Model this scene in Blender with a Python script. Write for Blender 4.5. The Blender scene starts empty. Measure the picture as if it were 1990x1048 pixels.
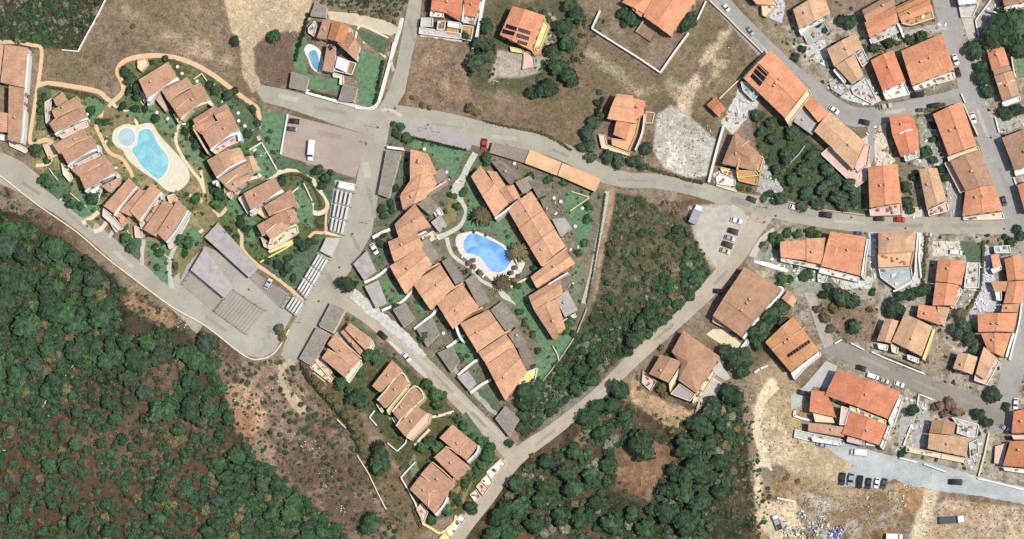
# Aerial view of a hillside holiday village: camera, sky, sun first; then ground and roads, buildings, objects.
import bpy, bmesh, math, random
import numpy as np
from mathutils import Vector, Matrix
from mathutils.geometry import tessellate_polygon
random.seed(7); RNG = np.random.default_rng(11)
SC = bpy.context.scene
COL = SC.collection
# ------------------------------------------------------------------ camera
DIST = 1700.0; WIDTH = 398.0; TILT = math.radians(12.5); AZ = math.radians(140)
zc = Vector((math.sin(TILT)*math.sin(AZ), math.sin(TILT)*math.cos(AZ), math.cos(TILT))).normalized()
xc = Vector((0, 1, 0)).cross(zc).normalized(); yc = zc.cross(xc).normalized()
cam_d = bpy.data.cameras.new('camera'); cam = bpy.data.objects.new('camera', cam_d); COL.objects.link(cam)
cam_d.sensor_width = 36.0; cam_d.lens = 36.0*DIST/WIDTH; cam_d.clip_start = 10; cam_d.clip_end = 9000
CAMPOS = zc*DIST
cam.matrix_world = Matrix(((xc.x, yc.x, zc.x, CAMPOS.x), (xc.y, yc.y, zc.y, CAMPOS.y), (xc.z, yc.z, zc.z, CAMPOS.z), (0, 0, 0, 1)))
SC.camera = cam
# ------------------------------------------------------------------ sky and sun
SUN_EL = math.radians(59); SUN_AZ = math.radians(99)     # azimuth clockwise from north
w = bpy.data.worlds.new('World'); SC.world = w; w.use_nodes = True
nt = w.node_tree; sky = nt.nodes.new('ShaderNodeTexSky'); sky.sky_type = 'NISHITA'; sky.sun_disc = False
sky.sun_elevation = SUN_EL; sky.sun_rotation = SUN_AZ; sky.dust_density = 2.0
bg = nt.nodes['Background']; bg.inputs['Strength'].default_value = 0.1
nt.links.new(sky.outputs[0], bg.inputs[0])
sl = bpy.data.lights.new('sun', 'SUN'); sl.energy = 4.2; sl.angle = math.radians(0.5); sl.color = (1.0, 0.965, 0.91)
so = bpy.data.objects.new('sun', sl); COL.objects.link(so)
sd = Vector((math.sin(SUN_AZ)*math.cos(SUN_EL), math.cos(SUN_AZ)*math.cos(SUN_EL), math.sin(SUN_EL)))
so.rotation_euler = sd.to_track_quat('Z', 'Y').to_euler(); so.location = (0, 0, 300)
SC.view_settings.view_transform = 'Standard'; SC.view_settings.look = 'None'; SC.view_settings.gamma = 1
SC.view_settings.exposure = 0.68; SC.view_settings.use_curve_mapping = False
SC.cycles.max_bounces = 4; SC.cycles.diffuse_bounces = 2
GAIN = 1.95
# ------------------------------------------------------------------ photo pixel -> point at height z
def P(px, py, z=0.0):
    d = (-zc + xc*((px-995.0)/1990.0*WIDTH/DIST) - yc*((py-524.0)/1990.0*WIDTH/DIST))
    t = (z-CAMPOS.z)/d.z
    return CAMPOS + d*t
def PP(pts, z=0.0): return [P(x, y, z) for x, y in pts]
MPP = 0.2
# ------------------------------------------------------------------ materials
def lin(c):
    out = []
    for v in c:
        v = v/255.0
        out.append((v/12.92 if v <= .04045 else ((v+.055)/1.055)**2.4)/GAIN)
    return out
def newmat(name):
    m = bpy.data.materials.new(name); m.use_nodes = True; n = m.node_tree; return m, n, n.nodes['Principled BSDF']
def N(n, t, **kw):
    x = n.nodes.new(t)
    for k, v in kw.items():
        if k in x.inputs.keys(): x.inputs[k].default_value = v
        else: setattr(x, k, v)
    return x
def mixcol(n, fac, a, b, bt='MIX'):
    x = n.nodes.new('ShaderNodeMix'); x.data_type = 'RGBA'; x.blend_type = bt
    for i, s in ((0, fac), (6, a), (7, b)):
        if hasattr(s, 'is_output') or hasattr(s, 'links') and not isinstance(s, (tuple, list, float, int)): n.links.new(s, x.inputs[i])
        else: x.inputs[i].default_value = s
    return x.outputs[2]
def ramp(n, src, stops):
    r = n.nodes.new('ShaderNodeValToRGB'); e = r.color_ramp.elements
    while len(e) < len(stops): e.new(0.5)
    for i, (p, c) in enumerate(stops): e[i].position = p; e[i].color = (c, c, c, 1) if isinstance(c, (int, float)) else (*c, 1)
    n.links.new(src, r.inputs[0]); return r.outputs[0]
def worldpos(n): return n.nodes.new('ShaderNodeNewGeometry').outputs['Position']
MATS = {}
def surf(name, rgb, var=0.25, scale=0.35, rough=0.9, fine=3.0, objvar=0.0, sharp=None):
    """mottled mineral surface: two scales of noise on the base colour, optional darker stains"""
    if name in MATS: return MATS[name]
    m, n, b = newmat(name); c = lin(rgb); pos = worldpos(n)
    n1 = N(n, 'ShaderNodeTexNoise', Scale=scale, Detail=6.0, Roughness=0.65); n.links.new(pos, n1.inputs['Vector'])
    n2 = N(n, 'ShaderNodeTexNoise', Scale=fine, Detail=4.0, Roughness=0.7); n.links.new(pos, n2.inputs['Vector'])
    f = ramp(n, n1.outputs[0], [(0.3, 1-var), (0.7, 1+var)])
    g = ramp(n, n2.outputs[0], [(0.3, 1-var*.6), (0.7, 1+var*.6)])
    col = mixcol(n, 1.0, f, (*c, 1), 'MULTIPLY'); col = mixcol(n, 1.0, col, g, 'MULTIPLY')
    if objvar:
        oi = n.nodes.new('ShaderNodeObjectInfo'); r = ramp(n, oi.outputs['Random'], [(0, 1-objvar), (1, 1+objvar)])
        col = mixcol(n, 1.0, col, r, 'MULTIPLY')
    n.links.new(col, b.inputs['Base Color']); b.inputs['Roughness'].default_value = rough
    bp = N(n, 'ShaderNodeBump', Strength=0.3, Distance=0.05); n.links.new(n2.outputs[0], bp.inputs['Height']); n.links.new(bp.outputs[0], b.inputs['Normal'])
    MATS[name] = m; return m
def tile(name, rgb, stain=(0.55, 0.5, 0.42), amount=0.5):
    """clay tile roof: channels run down the slope (UV v), courses, lichen streaks"""
    if name in MATS: return MATS[name]
    m, n, b = newmat(name); c = lin(rgb)
    uv = n.nodes.new('ShaderNodeUVMap'); uv.uv_map = 'UVMap'
    sx = n.nodes.new('ShaderNodeSeparateXYZ'); n.links.new(uv.outputs[0], sx.inputs[0])
    wv = N(n, 'ShaderNodeTexWave', Scale=0.75, Distortion=0.6, Detail=1.0); wv.wave_type = 'BANDS'; wv.bands_direction = 'X'; n.links.new(uv.outputs[0], wv.inputs['Vector'])
    mp = n.nodes.new('ShaderNodeMapping'); mp.inputs['Scale'].default_value = (1.3, 0.22, 1); n.links.new(uv.outputs[0], mp.inputs[0])
    oi = n.nodes.new('ShaderNodeObjectInfo')
    va = n.nodes.new('ShaderNodeVectorMath'); va.operation = 'ADD'; n.links.new(mp.outputs[0], va.inputs[0])
    cb = n.nodes.new('ShaderNodeCombineXYZ'); ml = N(n, 'ShaderNodeMath', operation='MULTIPLY'); ml.inputs[1].default_value = 91.0
    n.links.new(oi.outputs['Random'], ml.inputs[0]); n.links.new(ml.outputs[0], cb.inputs[0]); n.links.new(ml.outputs[0], cb.inputs[1]); n.links.new(cb.outputs[0], va.inputs[1])
    st = N(n, 'ShaderNodeTexNoise', Scale=0.9, Detail=8.0, Roughness=0.7); n.links.new(va.outputs[0], st.inputs['Vector'])
    va2 = n.nodes.new('ShaderNodeVectorMath'); va2.operation = 'ADD'; n.links.new(uv.outputs[0], va2.inputs[0]); n.links.new(cb.outputs[0], va2.inputs[1])
    bl = N(n, 'ShaderNodeTexNoise', Scale=0.23, Detail=5.0, Roughness=0.6); n.links.new(va2.outputs[0], bl.inputs['Vector'])
    col = mixcol(n, ramp(n, st.outputs[0], [(0.42, 0.0), (0.75, amount)]), (*c, 1), tuple(v*s for v, s in zip(c, stain))+(1,))
    col = mixcol(n, 1.0, col, ramp(n, bl.outputs[0], [(0.3, 0.8), (0.7, 1.16)]), 'MULTIPLY')
    gn = N(n, 'ShaderNodeTexNoise', Scale=1.1, Detail=5.0, Roughness=0.8); n.links.new(va2.outputs[0], gn.inputs['Vector']); col = mixcol(n, 1.0, col, ramp(n, gn.outputs[0], [(0.32, (.72, .74, .7)), (0.5, (1, 1, 1)), (0.68, (1.2, 1.16, 1.1))]), 'MULTIPLY')
    col = mixcol(n, 1.0, col, ramp(n, wv.outputs[0], [(0.0, 0.84), (1.0, 1.1)]), 'MULTIPLY')
    col = mixcol(n, 1.0, col, ramp(n, oi.outputs['Random'], [(0, 0.9), (1, 1.08)]), 'MULTIPLY')
    n.links.new(col, b.inputs['Base Color']); b.inputs['Roughness'].default_value = 0.85
    bp = N(n, 'ShaderNodeBump', Strength=0.5, Distance=0.08); n.links.new(wv.outputs[0], bp.inputs['Height']); n.links.new(bp.outputs[0], b.inputs['Normal'])
    MATS[name] = m; return m
def leafmat(name, dark, light):
    if name in MATS: return MATS[name]
    m, n, b = newmat(name); d, l = lin(dark), lin(light)
    gi = n.nodes.new('ShaderNodeNewGeometry'); oi = n.nodes.new('ShaderNodeObjectInfo')
    ns = N(n, 'ShaderNodeTexNoise', Scale=0.5, Detail=4.0); n.links.new(gi.outputs['Position'], ns.inputs['Vector'])
    ad = N(n, 'ShaderNodeMath', operation='ADD'); n.links.new(gi.outputs['Random Per Island'], ad.inputs[0]); n.links.new(ns.outputs[0], ad.inputs[1])
    hf = N(n, 'ShaderNodeMath', operation='MULTIPLY'); n.links.new(ad.outputs[0], hf.inputs[0]); hf.inputs[1].default_value = 0.5
    r = n.nodes.new('ShaderNodeValToRGB'); e = r.color_ramp.elements; e[0].position = .2; e[0].color = (*d, 1); e[1].position = .85; e[1].color = (*l, 1)
    n.links.new(hf.outputs[0], r.inputs[0])
    col = mixcol(n, 1.0, r.outputs[0], ramp(n, oi.outputs['Random'], [(0, 0.72), (1, 1.25)]), 'MULTIPLY')
    n.links.new(col, b.inputs['Base Color']); b.inputs['Roughness'].default_value = 0.7; b.inputs['Specular IOR Level'].default_value = 0.2
    MATS[name] = m; return m
def plain(name, rgb, rough=0.5, metal=0.0):
    if name in MATS: return MATS[name]
    m, n, b = newmat(name); c = lin(rgb); 
    ns = N(n, 'ShaderNodeTexNoise', Scale=1.3, Detail=4.0); tc = n.nodes.new('ShaderNodeTexCoord'); n.links.new(tc.outputs['Object'], ns.inputs['Vector'])
    n.links.new(mixcol(n, 1.0, (*c, 1), ramp(n, ns.outputs[0], [(0.3, 0.88), (0.7, 1.08)]), 'MULTIPLY'), b.inputs['Base Color'])
    b.inputs['Roughness'].default_value = rough; b.inputs['Metallic'].default_value = metal
    MATS[name] = m; return m
def water(name, rgb, rgb2):
    if name in MATS: return MATS[name]
    m, n, b = newmat(name); pos = worldpos(n)
    ns = N(n, 'ShaderNodeTexNoise', Scale=0.16, Detail=5.0, Distortion=0.8); n.links.new(pos, ns.inputs['Vector'])
    r = n.nodes.new('ShaderNodeValToRGB'); e = r.color_ramp.elements; e[0].position = .38; e[0].color = (*lin(rgb2), 1); e[1].position = .6; e[1].color = (*lin(rgb), 1)
    n.links.new(ns.outputs[0], r.inputs[0]); n.links.new(r.outputs[0], b.inputs['Base Color']); b.inputs['Roughness'].default_value = 0.12
    n2 = N(n, 'ShaderNodeTexNoise', Scale=1.4, Detail=3.0); n.links.new(pos, n2.inputs['Vector'])
    bp = N(n, 'ShaderNodeBump', Strength=0.25, Distance=0.1); n.links.new(n2.outputs[0], bp.inputs['Height']); n.links.new(bp.outputs[0], b.inputs['Normal'])
    MATS[name] = m; return m
WHITE = surf('whitewashed plaster', (238, 234, 226), .10, .5, .8)
CREAM = surf('cream plaster', (232, 214, 176), .12, .5, .8)
YELLOW = surf('yellow plaster', (236, 222, 150), .12, .5, .8)
PINK = surf('pink plaster', (226, 190, 172), .12, .5, .8)
PEACH = surf('peach plaster', (226, 178, 132), .12, .5, .8)
OCHRE = surf('ochre plaster', (205, 150, 90), .15, .5, .8)
CONC = surf('pale concrete', (196, 192, 180), .16, .25, .9)
BLUEC = surf('bluish concrete', (178, 186, 184), .28, .35, .9)
STONE = surf('stone wall', (188, 176, 156), .22, .8, .9)
WALLM = dict(w=WHITE, c=CREAM, y=YELLOW, p=PINK, o=PEACH, k=OCHRE, s=STONE, g=CONC, b=BLUEC,
             l=surf('lilac concrete', (170, 162, 160), .12, .3, .9), t=surf('terrace paving', (206, 172, 148), .16, .5, .9),
             n=surf('brown paving', (150, 120, 96), .18, .5, .9), m=surf('clutter paving', (200, 196, 190), .35, 1.2, .9))
ROOF = dict(
    m=tile('muted terracotta tile', (208, 161, 129)), c=tile('pale terracotta tile', (222, 170, 134)),
    o=tile('orange clay tile', (231, 158, 117)), r=tile('red clay tile', (224, 142, 104)), b=tile('brown clay tile', (188, 146, 114)),
    t=tile('tan clay tile', (224, 180, 142)), y=tile('golden clay tile', (212, 152, 104)), p=tile('pinkish clay tile', (236, 174, 134)),
    k=tile('rust clay tile', (206, 138, 88)), u=tile('apricot sheet', (240, 188, 142), amount=.2),
    g=surf('grey roofing felt', (142, 134, 122), .26, .5, .9, fine=2.0, objvar=.1), d=surf('dark grey roofing', (128, 116, 104), .3, .5, .9, objvar=.1),
    l=surf('lilac grey roofing', (176, 168, 164), .2, .4, .9, objvar=.06), w=surf('white flat roof', (226, 226, 230), .08, .5, .8),
    s=surf('weathered slatting', (156, 142, 128), .25, 1.5, .9))
GLASS = plain('dark window glass', (38, 44, 52), 0.15); FRAME = plain('painted window frame', (120, 84, 56), .6); DOORM = plain('wooden door', (96, 62, 40), .6)
METAL = plain('galvanised metal', (150, 150, 150), .4, .6); TIMBER = plain('grey timber', (120, 108, 98), .8); WHITEP = plain('white paint', (244, 242, 238), .5)
PANEL = plain('solar cell glass', (34, 26, 34), .2); TRUNK = surf('tree bark', (92, 74, 58), .2, 2.0)
LEAF = dict(d=leafmat('dark evergreen leaf', (38, 56, 38), (72, 98, 66)), g=leafmat('green leaf', (44, 72, 42), (84, 122, 72)),
            b=leafmat('bluish leaf', (46, 62, 48), (86, 106, 80)), o=leafmat('olive leaf', (86, 82, 52), (136, 126, 86)), r=leafmat('russet leaf', (104, 80, 62), (152, 120, 94)), h=leafmat('silvery weed leaf', (100, 104, 84), (150, 150, 126)),
            m=leafmat('maquis leaf', (40, 62, 40), (72, 104, 66)))
# ------------------------------------------------------------------ mesh helpers
def tag(o, label=None, cat=None, group=None, kind=None):
    if label: o['label'] = label
    if cat: o['category'] = cat
    if group: o['group'] = group
    if kind: o['kind'] = kind
    return o
def link(name, me, parent=None, loc=None):
    o = bpy.data.objects.new(name, me); COL.objects.link(o)
    if parent is not None: o.parent = parent
    if loc is not None: o.location = loc
    return o
def empty(name, loc, rz=0.0):
    o = link(name, None, None, loc); o.rotation_euler = (0, 0, rz); return o
def mk(name, verts, faces, mats, fm=None, recalc=True, uv=None):
    me = bpy.data.meshes.new(name); me.from_pydata([tuple(v) for v in verts], [], faces)
    for m in (mats if isinstance(mats, (list, tuple)) else [mats]): me.materials.append(m)
    if fm: me.polygons.foreach_set('material_index', fm)
    if uv:
        l = me.uv_layers.new(name='UVMap'); l.data.foreach_set('uv', uv)
    if recalc:
        bm = bmesh.new(); bm.from_mesh(me); bmesh.ops.recalc_face_normals(bm, faces=bm.faces); bm.to_mesh(me); bm.free()
    me.update(); return me
def prism(pts, z0, z1, off=(0, 0, 0)):
    """closed prism over polygon of world points; z1 may be a list"""
    n = len(pts); zt = z1 if isinstance(z1, (list, tuple)) else [z1]*n
    v = [(p.x-off[0], p.y-off[1], z0-off[2]) for p in pts]+[(p.x-off[0], p.y-off[1], zt[i]-off[2]) for i, p in enumerate(pts)]
    f = [list(range(n))[::-1], [n+i for i in range(n)]]+[[i, (i+1) % n, n+(i+1) % n, n+i] for i in range(n)]
    return v, f
class MB:
    def __init__(s): s.v = []; s.f = []; s.m = []
    def add(s, v, f, m=0):
        b = len(s.v); s.v += [tuple(x) for x in v]; s.f += [[i+b for i in q] for q in f]; s.m += [m]*len(f)
    def box(s, c, d, rz=0.0, m=0, taper=1.0):
        ca, sa = math.cos(rz), math.sin(rz); v = []
        for z, k in ((-.5, 1.0), (.5, taper)):
            for x, y in ((-.5, -.5), (.5, -.5), (.5, .5), (-.5, .5)):
                X, Y = x*d[0]*k, y*d[1]*k
                v.append((c[0]+X*ca-Y*sa, c[1]+X*sa+Y*ca, c[2]+z*d[2]))
        s.add(v, [[3, 2, 1, 0], [4, 5, 6, 7], [0, 1, 5, 4], [1, 2, 6, 5], [2, 3, 7, 6], [3, 0, 4, 7]], m)
    def bar(s, a, b, wd, h, m=0):
        """box from a to b (tops on the segment), width wd, height h downward"""
        a, b = Vector(a), Vector(b); d = (b-a); n = Vector((-d.y, d.x, 0)); n = n.normalized()*(wd/2) if n.length > 1e-6 else Vector((wd/2, 0, 0)); u = Vector((0, 0, h))
        v = [a-n-u, b-n-u, b+n-u, a+n-u, a-n, b-n, b+n, a+n]
        s.add(v, [[3, 2, 1, 0], [4, 5, 6, 7], [0, 1, 5, 4], [1, 2, 6, 5], [2, 3, 7, 6], [3, 0, 4, 7]], m)
    def cyl(s, c, r, h, n=10, m=0, r2=None):
        r2 = r if r2 is None else r2
        v = [(c[0]+r*math.cos(2*math.pi*i/n), c[1]+r*math.sin(2*math.pi*i/n), c[2]) for i in range(n)]+[(c[0]+r2*math.cos(2*math.pi*i/n), c[1]+r2*math.sin(2*math.pi*i/n), c[2]+h) for i in range(n)]
        s.add(v, [list(range(n))[::-1], list(range(n, 2*n))]+[[i, (i+1) % n, n+(i+1) % n, n+i] for i in range(n)], m)
    def mesh(s, name, mats, recalc=False): return mk(name, s.v, s.f, mats, s.m, recalc)
def smooth(pts, closed=False, step=4):
    """Catmull-Rom through 2D points"""
    n = len(pts); out = []
    rng = range(n if closed else n-1)
    for i in rng:
        g = (lambda k: pts[k % n]) if closed else (lambda k: pts[max(0, min(n-1, k))])
        p0, p1, p2, p3 = g(i-1), g(i), g(i+1), g(i+2)
        for j in range(step):
            t = j/step
            out.append(tuple(.5*(2*p1[k]+(p2[k]-p0[k])*t+(2*p0[k]-5*p1[k]+4*p2[k]-p3[k])*t*t+(3*p1[k]-p0[k]-3*p2[k]+p3[k])*t**3) for k in (0, 1)))
    if not closed: out.append(tuple(pts[-1][:2]))
    return out
def offset_strip(pts, wd):
    """left and right edges of a polyline in px; wd scalar or list"""
    n = len(pts); L, R = [], []
    for i in range(n):
        a = pts[max(0, i-1)]; b = pts[min(n-1, i+1)]; dx, dy = b[0]-a[0], b[1]-a[1]; l = math.hypot(dx, dy) or 1
        h = (wd[i] if isinstance(wd, (list, tuple)) else wd)/2
        L.append((pts[i][0]-dy/l*h, pts[i][1]+dx/l*h)); R.append((pts[i][0]+dy/l*h, pts[i][1]-dx/l*h))
    return L, R
# ------------------------------------------------------------------ flat sheets, stacked a centimetre or so apart
LEVELS = []; PAVED = []
def level(pts, base=0.02, step=0.014):
    x0 = min(p[0] for p in pts); x1 = max(p[0] for p in pts); y0 = min(p[1] for p in pts); y1 = max(p[1] for p in pts); k = 0
    for (a, b, c, d, l) in LEVELS:
        if a < x1 and c > x0 and b < y1 and d > y0: k = max(k, l+1)
    LEVELS.append((x0, y0, x1, y1, k)); return base+step*k
def rough_edge(pts, amp, seg=6):
    out = []; n = len(pts)
    for i in range(n):
        a, b = pts[i], pts[(i+1) % n]; l = math.hypot(b[0]-a[0], b[1]-a[1]); k = max(1, int(l/seg))
        for j in range(k):
            t = j/k; out.append((a[0]+(b[0]-a[0])*t+random.uniform(-amp, amp), a[1]+(b[1]-a[1])*t+random.uniform(-amp, amp)))
    return out
def sheet(name, pts, mat, kind='structure', rough=0.0, label=None, cat=None, group=None):
    z = level(pts)
    if kind != 'stuff': PAVED.append((min(p[0] for p in pts), min(p[1] for p in pts), max(p[0] for p in pts), max(p[1] for p in pts), list(pts)))
    if rough: pts = rough_edge(pts, rough)
    v = [Vector((p.x, p.y, z)) for p in PP(pts, 0.0)]; fs = []
    for a, b, c in tessellate_polygon([v]):
        s = (v[b]-v[a]).cross(v[c]-v[a]).z
        if abs(s) > 1e-9: fs.append((a, b, c) if s > 0 else (a, c, b))
    me = mk(name, v, fs, mat, recalc=False)
    return tag(link(name, me), label, cat, group, kind)
def strip(name, pts, wd, mat, kind='structure', sm=True, **kw):
    if sm:
        if isinstance(wd, (list, tuple)):
            q = smooth([(p[0], p[1]) for p in pts]); ww = smooth([(i, a) for i, a in enumerate(wd)]); wd = [a[1] for a in ww]
        else: q = smooth(pts)
    else: q = pts
    L, R = offset_strip(q, wd)
    poly = L+R[::-1]; z = level(poly); PAVED.append((min(p[0] for p in poly), min(p[1] for p in poly), max(p[0] for p in poly), max(p[1] for p in poly), poly)); n = len(L); a = PP(L); b = PP(R)
    v = [(p.x, p.y, z) for p in a]+[(p.x, p.y, z) for p in b]
    me = mk(name, v, [[i, n+i, n+i+1, i+1] for i in range(n-1)], mat, recalc=False)
    return tag(link(name, me), kind=kind, **kw)
# ------------------------------------------------------------------ the ground: one sheet, soil colours blended over it
def fractal(shape, cell, octaves=5, seed=0, rough=0.55, aspect=1.0):
    r = np.random.default_rng(seed); H, W = shape; out = np.zeros(shape); amp = 1.0; tot = 0
    for o in range(octaves):
        c = max(1.0, cell/2**o); gh, gw = int(H/c)+3, int(W/(c*aspect))+3; g = r.random((gh, gw))
        y = np.arange(H)/c; x = np.arange(W)/(c*aspect); iy = y.astype(int); ix = x.astype(int); fy = (y-iy)[:, None]; fx = (x-ix)[None, :]
        fy = fy*fy*(3-2*fy); fx = fx*fx*(3-2*fx)
        a = g[iy][:, ix]; b_ = g[iy][:, ix+1]; c_ = g[iy+1][:, ix]; d = g[iy+1][:, ix+1]
        out += amp*((a*(1-fx)+b_*fx)*(1-fy)+(c_*(1-fx)+d*fx)*fy); tot += amp; amp *= rough
    return out/tot-0.5
ST = 2.5                                     # photo px per cell
GX = np.arange(-60, 2055, ST); GY = np.arange(-60, 1110, ST); SHP = (len(GY), len(GX)); XX, YY = np.meshgrid(GX, GY)
N1 = fractal(SHP, 26, 6, 1); N2 = fractal(SHP, 8, 4, 2, .7); N3 = fractal(SHP, 60, 5, 3); N4 = fractal(SHP, 5, 3, 4, .8); NS = fractal(SHP, 10, 4, 5, .6, 6.0)
COLR = np.zeros(SHP+(3,)); COLR[:] = lin((128, 110, 90))
def sdist(pts):
    """positive inside, in px"""
    p = np.array(pts, float); ins = np.zeros(SHP, bool); dmin = np.full(SHP, 1e9)
    for i in range(len(p)):
        a, b = p[i], p[(i+1) % len(p)]; d = b-a
        t = np.clip(((XX-a[0])*d[0]+(YY-a[1])*d[1])/max(d@d, 1e-9), 0, 1)
        dmin = np.minimum(dmin, np.hypot(XX-a[0]-t*d[0], YY-a[1]-t*d[1]))
        c = ((a[1] > YY) != (b[1] > YY)) & (XX < (b[0]-a[0])*(YY-a[1])/((b[1]-a[1]) or 1e-9)+a[0]); ins ^= c
    return np.where(ins, dmin, -dmin)
def soil(rgb, pts, soft=6, warp=14, var=.25, alpha=1.0, tint=None, line=None):
    if line:                                  # a worn track: distance to a polyline, half width line
        p = np.array(pts, float); dm = np.full(SHP, 1e9)
        for i in range(len(p)-1):
            a, b = p[i], p[i+1]; d = b-a; t = np.clip(((XX-a[0])*d[0]+(YY-a[1])*d[1])/max(d@d, 1e-9), 0, 1)
            dm = np.minimum(dm, np.hypot(XX-a[0]-t*d[0], YY-a[1]-t*d[1]))
        s = line-dm
    else: s = sdist(pts)
    s = s+N1*warp*(4.5 if warp > 7 else 2)+N2*warp*1.6
    m = np.clip(s/soft+.5, 0, 1); m = (m*m*(3-2*m)*alpha)[..., None]
    c = np.array(lin(rgb))[None, None]*(1+var*2.6*(N1*.8+N2*1.1+N4*1.1))[..., None]
    if tint is not None: c = c+(np.array(lin(tint))[None, None]-c)*np.clip(((N3*2.2+N1*2.0+N2*2.2))*1.3+.42, 0, 1)[..., None]
    COLR[:] = COLR*(1-m)+np.clip(c, .002, 1)*m
FULL = [(-60, -60), (2060, -60), (2060, 1110), (-60, 1110)]
soil((146, 128, 108), FULL, var=.2, tint=(112, 98, 76))
soil((88, 78, 60), [(-60, -60), (210, -60), (205, 0), (150, 98), (85, 92), (0, 80), (-60, 80)], tint=(64, 62, 46), var=.35)
soil((66, 84, 56), [(35, 30), (95, 50), (110, 90), (70, 85), (30, 60)], soft=14, alpha=.8)
soil((142, 123, 102), [(206, 0), (420, -40), (440, 60), (480, 130), (500, 178), (430, 158), (360, 118), (260, 112), (228, 160), (215, 180), (80, 158), (85, 96), (150, 99)], warp=3, tint=(126, 112, 84))
soil((205, 184, 146), [(428, -50), (600, -50), (606, 30), (580, 62), (528, 66), (497, 85), (490, 130), (508, 172), (492, 178), (474, 150), (468, 90), (445, 50)], warp=6, var=.14, tint=(188, 168, 138))
soil((146, 124, 104), [(494, 95), (520, 70), (575, 60), (590, 110), (568, 165), (512, 165)], warp=7, tint=(118, 98, 84), var=.4)
soil((136, 117, 99), [(815, 70), (905, 90), (920, 120), (910, 170), (930, 225), (790, 205), (800, 120)], warp=5, tint=(148, 122, 98))
soil((118, 104, 82), [(920, 0), (1080, 0), (1180, 40), (1130, 120), (1080, 190), (920, 170), (905, 100)], warp=8, tint=(92, 92, 66))
soil((168, 158, 140), [(968, 100), (1030, 108), (1068, 60), (1064, 20), (1085, 40), (1080, 90), (1050, 140), (1012, 150), (965, 150), (950, 160)], warp=3, var=.14)
soil((136, 116, 96), [(1135, 60), (1290, 150), (1300, 190), (1260, 210), (1180, 180), (1130, 250), (1110, 290), (960, 240), (930, 190), (1020, 200), (1080, 180)], warp=6, tint=(118, 104, 78), var=.22)
soil((142, 123, 102), [(1290, 140), (1380, 0), (1480, 95), (1440, 170), (1370, 220), (1330, 210)], warp=4, tint=(116, 106, 76), var=.2)
soil((196, 176, 146), [(1424, 50), (1395, 90), (1360, 130), (1345, 170), (1330, 215)], soft=10, warp=8, line=11, var=.2)
soil((196, 180, 146), [(1385, 110), (1420, 115), (1400, 150), (1375, 165)], soft=8, warp=8, alpha=.8)
soil((210, 206, 192), [(1276, 226), (1302, 206), (1326, 214), (1392, 272), (1380, 340), (1338, 346), (1288, 326), (1270, 292)], warp=4, soft=5, tint=(174, 168, 154), var=.3)
soil((58, 64, 44), [(-60, 380), (60, 420), (130, 470), (205, 515), (250, 560), (330, 600), (390, 670), (440, 750), (470, 860), (560, 940), (640, 1000), (720, 1110), (-60, 1110)], warp=8, tint=(82, 68, 52), var=.45)
soil((148, 126, 106), [(-20, 345), (30, 362), (200, 512), (330, 602), (410, 650), (470, 702), (560, 690), (600, 760), (690, 830), (720, 900), (750, 980), (790, 1060), (690, 1060), (560, 930), (480, 860), (430, 740), (360, 640), (310, 640), (240, 565), (200, 530), (100, 440), (0, 395)], warp=14, tint=(104, 86, 70), var=.6)
soil((176, 144, 112), [(235, 575), (330, 600), (345, 640), (300, 620), (250, 600)], warp=9, tint=(138, 104, 76), var=.5)
soil((190, 160, 128), [(440, 740), (500, 760), (520, 800), (480, 860), (455, 820)], warp=12, var=.4, tint=(150, 110, 84))
soil((160, 134, 110), [(250, 720), (340, 700), (350, 740), (300, 775)], warp=12, alpha=.7, tint=(140, 112, 88))
soil((122, 98, 80), [(100, 850), (280, 860), (420, 800), (440, 960), (300, 1000), (150, 1010)], warp=22, soft=30, alpha=.8, tint=(84, 74, 56), var=.6)
soil((100, 84, 66), [(0, 700), (400, 720), (450, 900), (600, 1048), (0, 1048)], warp=20, soft=40, alpha=.75, tint=(92, 68, 54), var=.6)
soil((134, 106, 84), [(110, 590), (160, 580), (180, 640), (130, 700), (60, 640)], warp=20, soft=20, alpha=.7, tint=(84, 80, 58))
soil((196, 176, 142), [(572, 700), (548, 720), (552, 755), (585, 795)], line=9, soft=5, warp=3)
soil((128, 106, 84), [(580, 700), (620, 720), (700, 800), (720, 860), (790, 930), (830, 1030), (790, 1060), (730, 940), (690, 850), (600, 770)], warp=6, tint=(96, 90, 62), var=.3)
soil((94, 90, 66), [(1190, 372), (1350, 395), (1340, 440), (1385, 530), (1350, 585), (1200, 700), (1100, 790), (1010, 860), (1000, 800), (1090, 690), (1160, 560)], warp=5, tint=(64, 74, 50), var=.5)
soil((146, 122, 100), [(1240, 375), (1350, 392), (1330, 430), (1260, 410)], warp=9, alpha=.85, tint=(110, 84, 64), var=.4)
soil((165, 138, 112), [(1190, 368), (1170, 470), (1150, 580)], line=8, soft=5, warp=3, var=.25)
soil((112, 124, 110), [(1060, 740), (1140, 700), (1150, 760), (1060, 830), (1030, 820)], warp=10, alpha=.7, tint=(140, 136, 126))
soil((196, 184, 160), [(1338, 402), (1430, 394), (1466, 425), (1436, 490), (1404, 526), (1380, 515), (1352, 470)], warp=3, var=.14, tint=(180, 168, 144))
soil((172, 142, 100), [(1420, 405), (1466, 415), (1458, 450), (1425, 510)], line=6, soft=5, warp=3)
soil((68, 68, 48), [(990, 910), (1080, 840), (1170, 770), (1250, 790), (1300, 800), (1440, 760), (1460, 900), (1480, 1110), (860, 1110), (930, 1000)], warp=8, tint=(98, 80, 62), var=.45)
soil((146, 116, 92), [(1180, 870), (1260, 850), (1310, 870), (1290, 930), (1260, 970), (1200, 940)], warp=10, tint=(110, 84, 60), var=.35)
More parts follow.
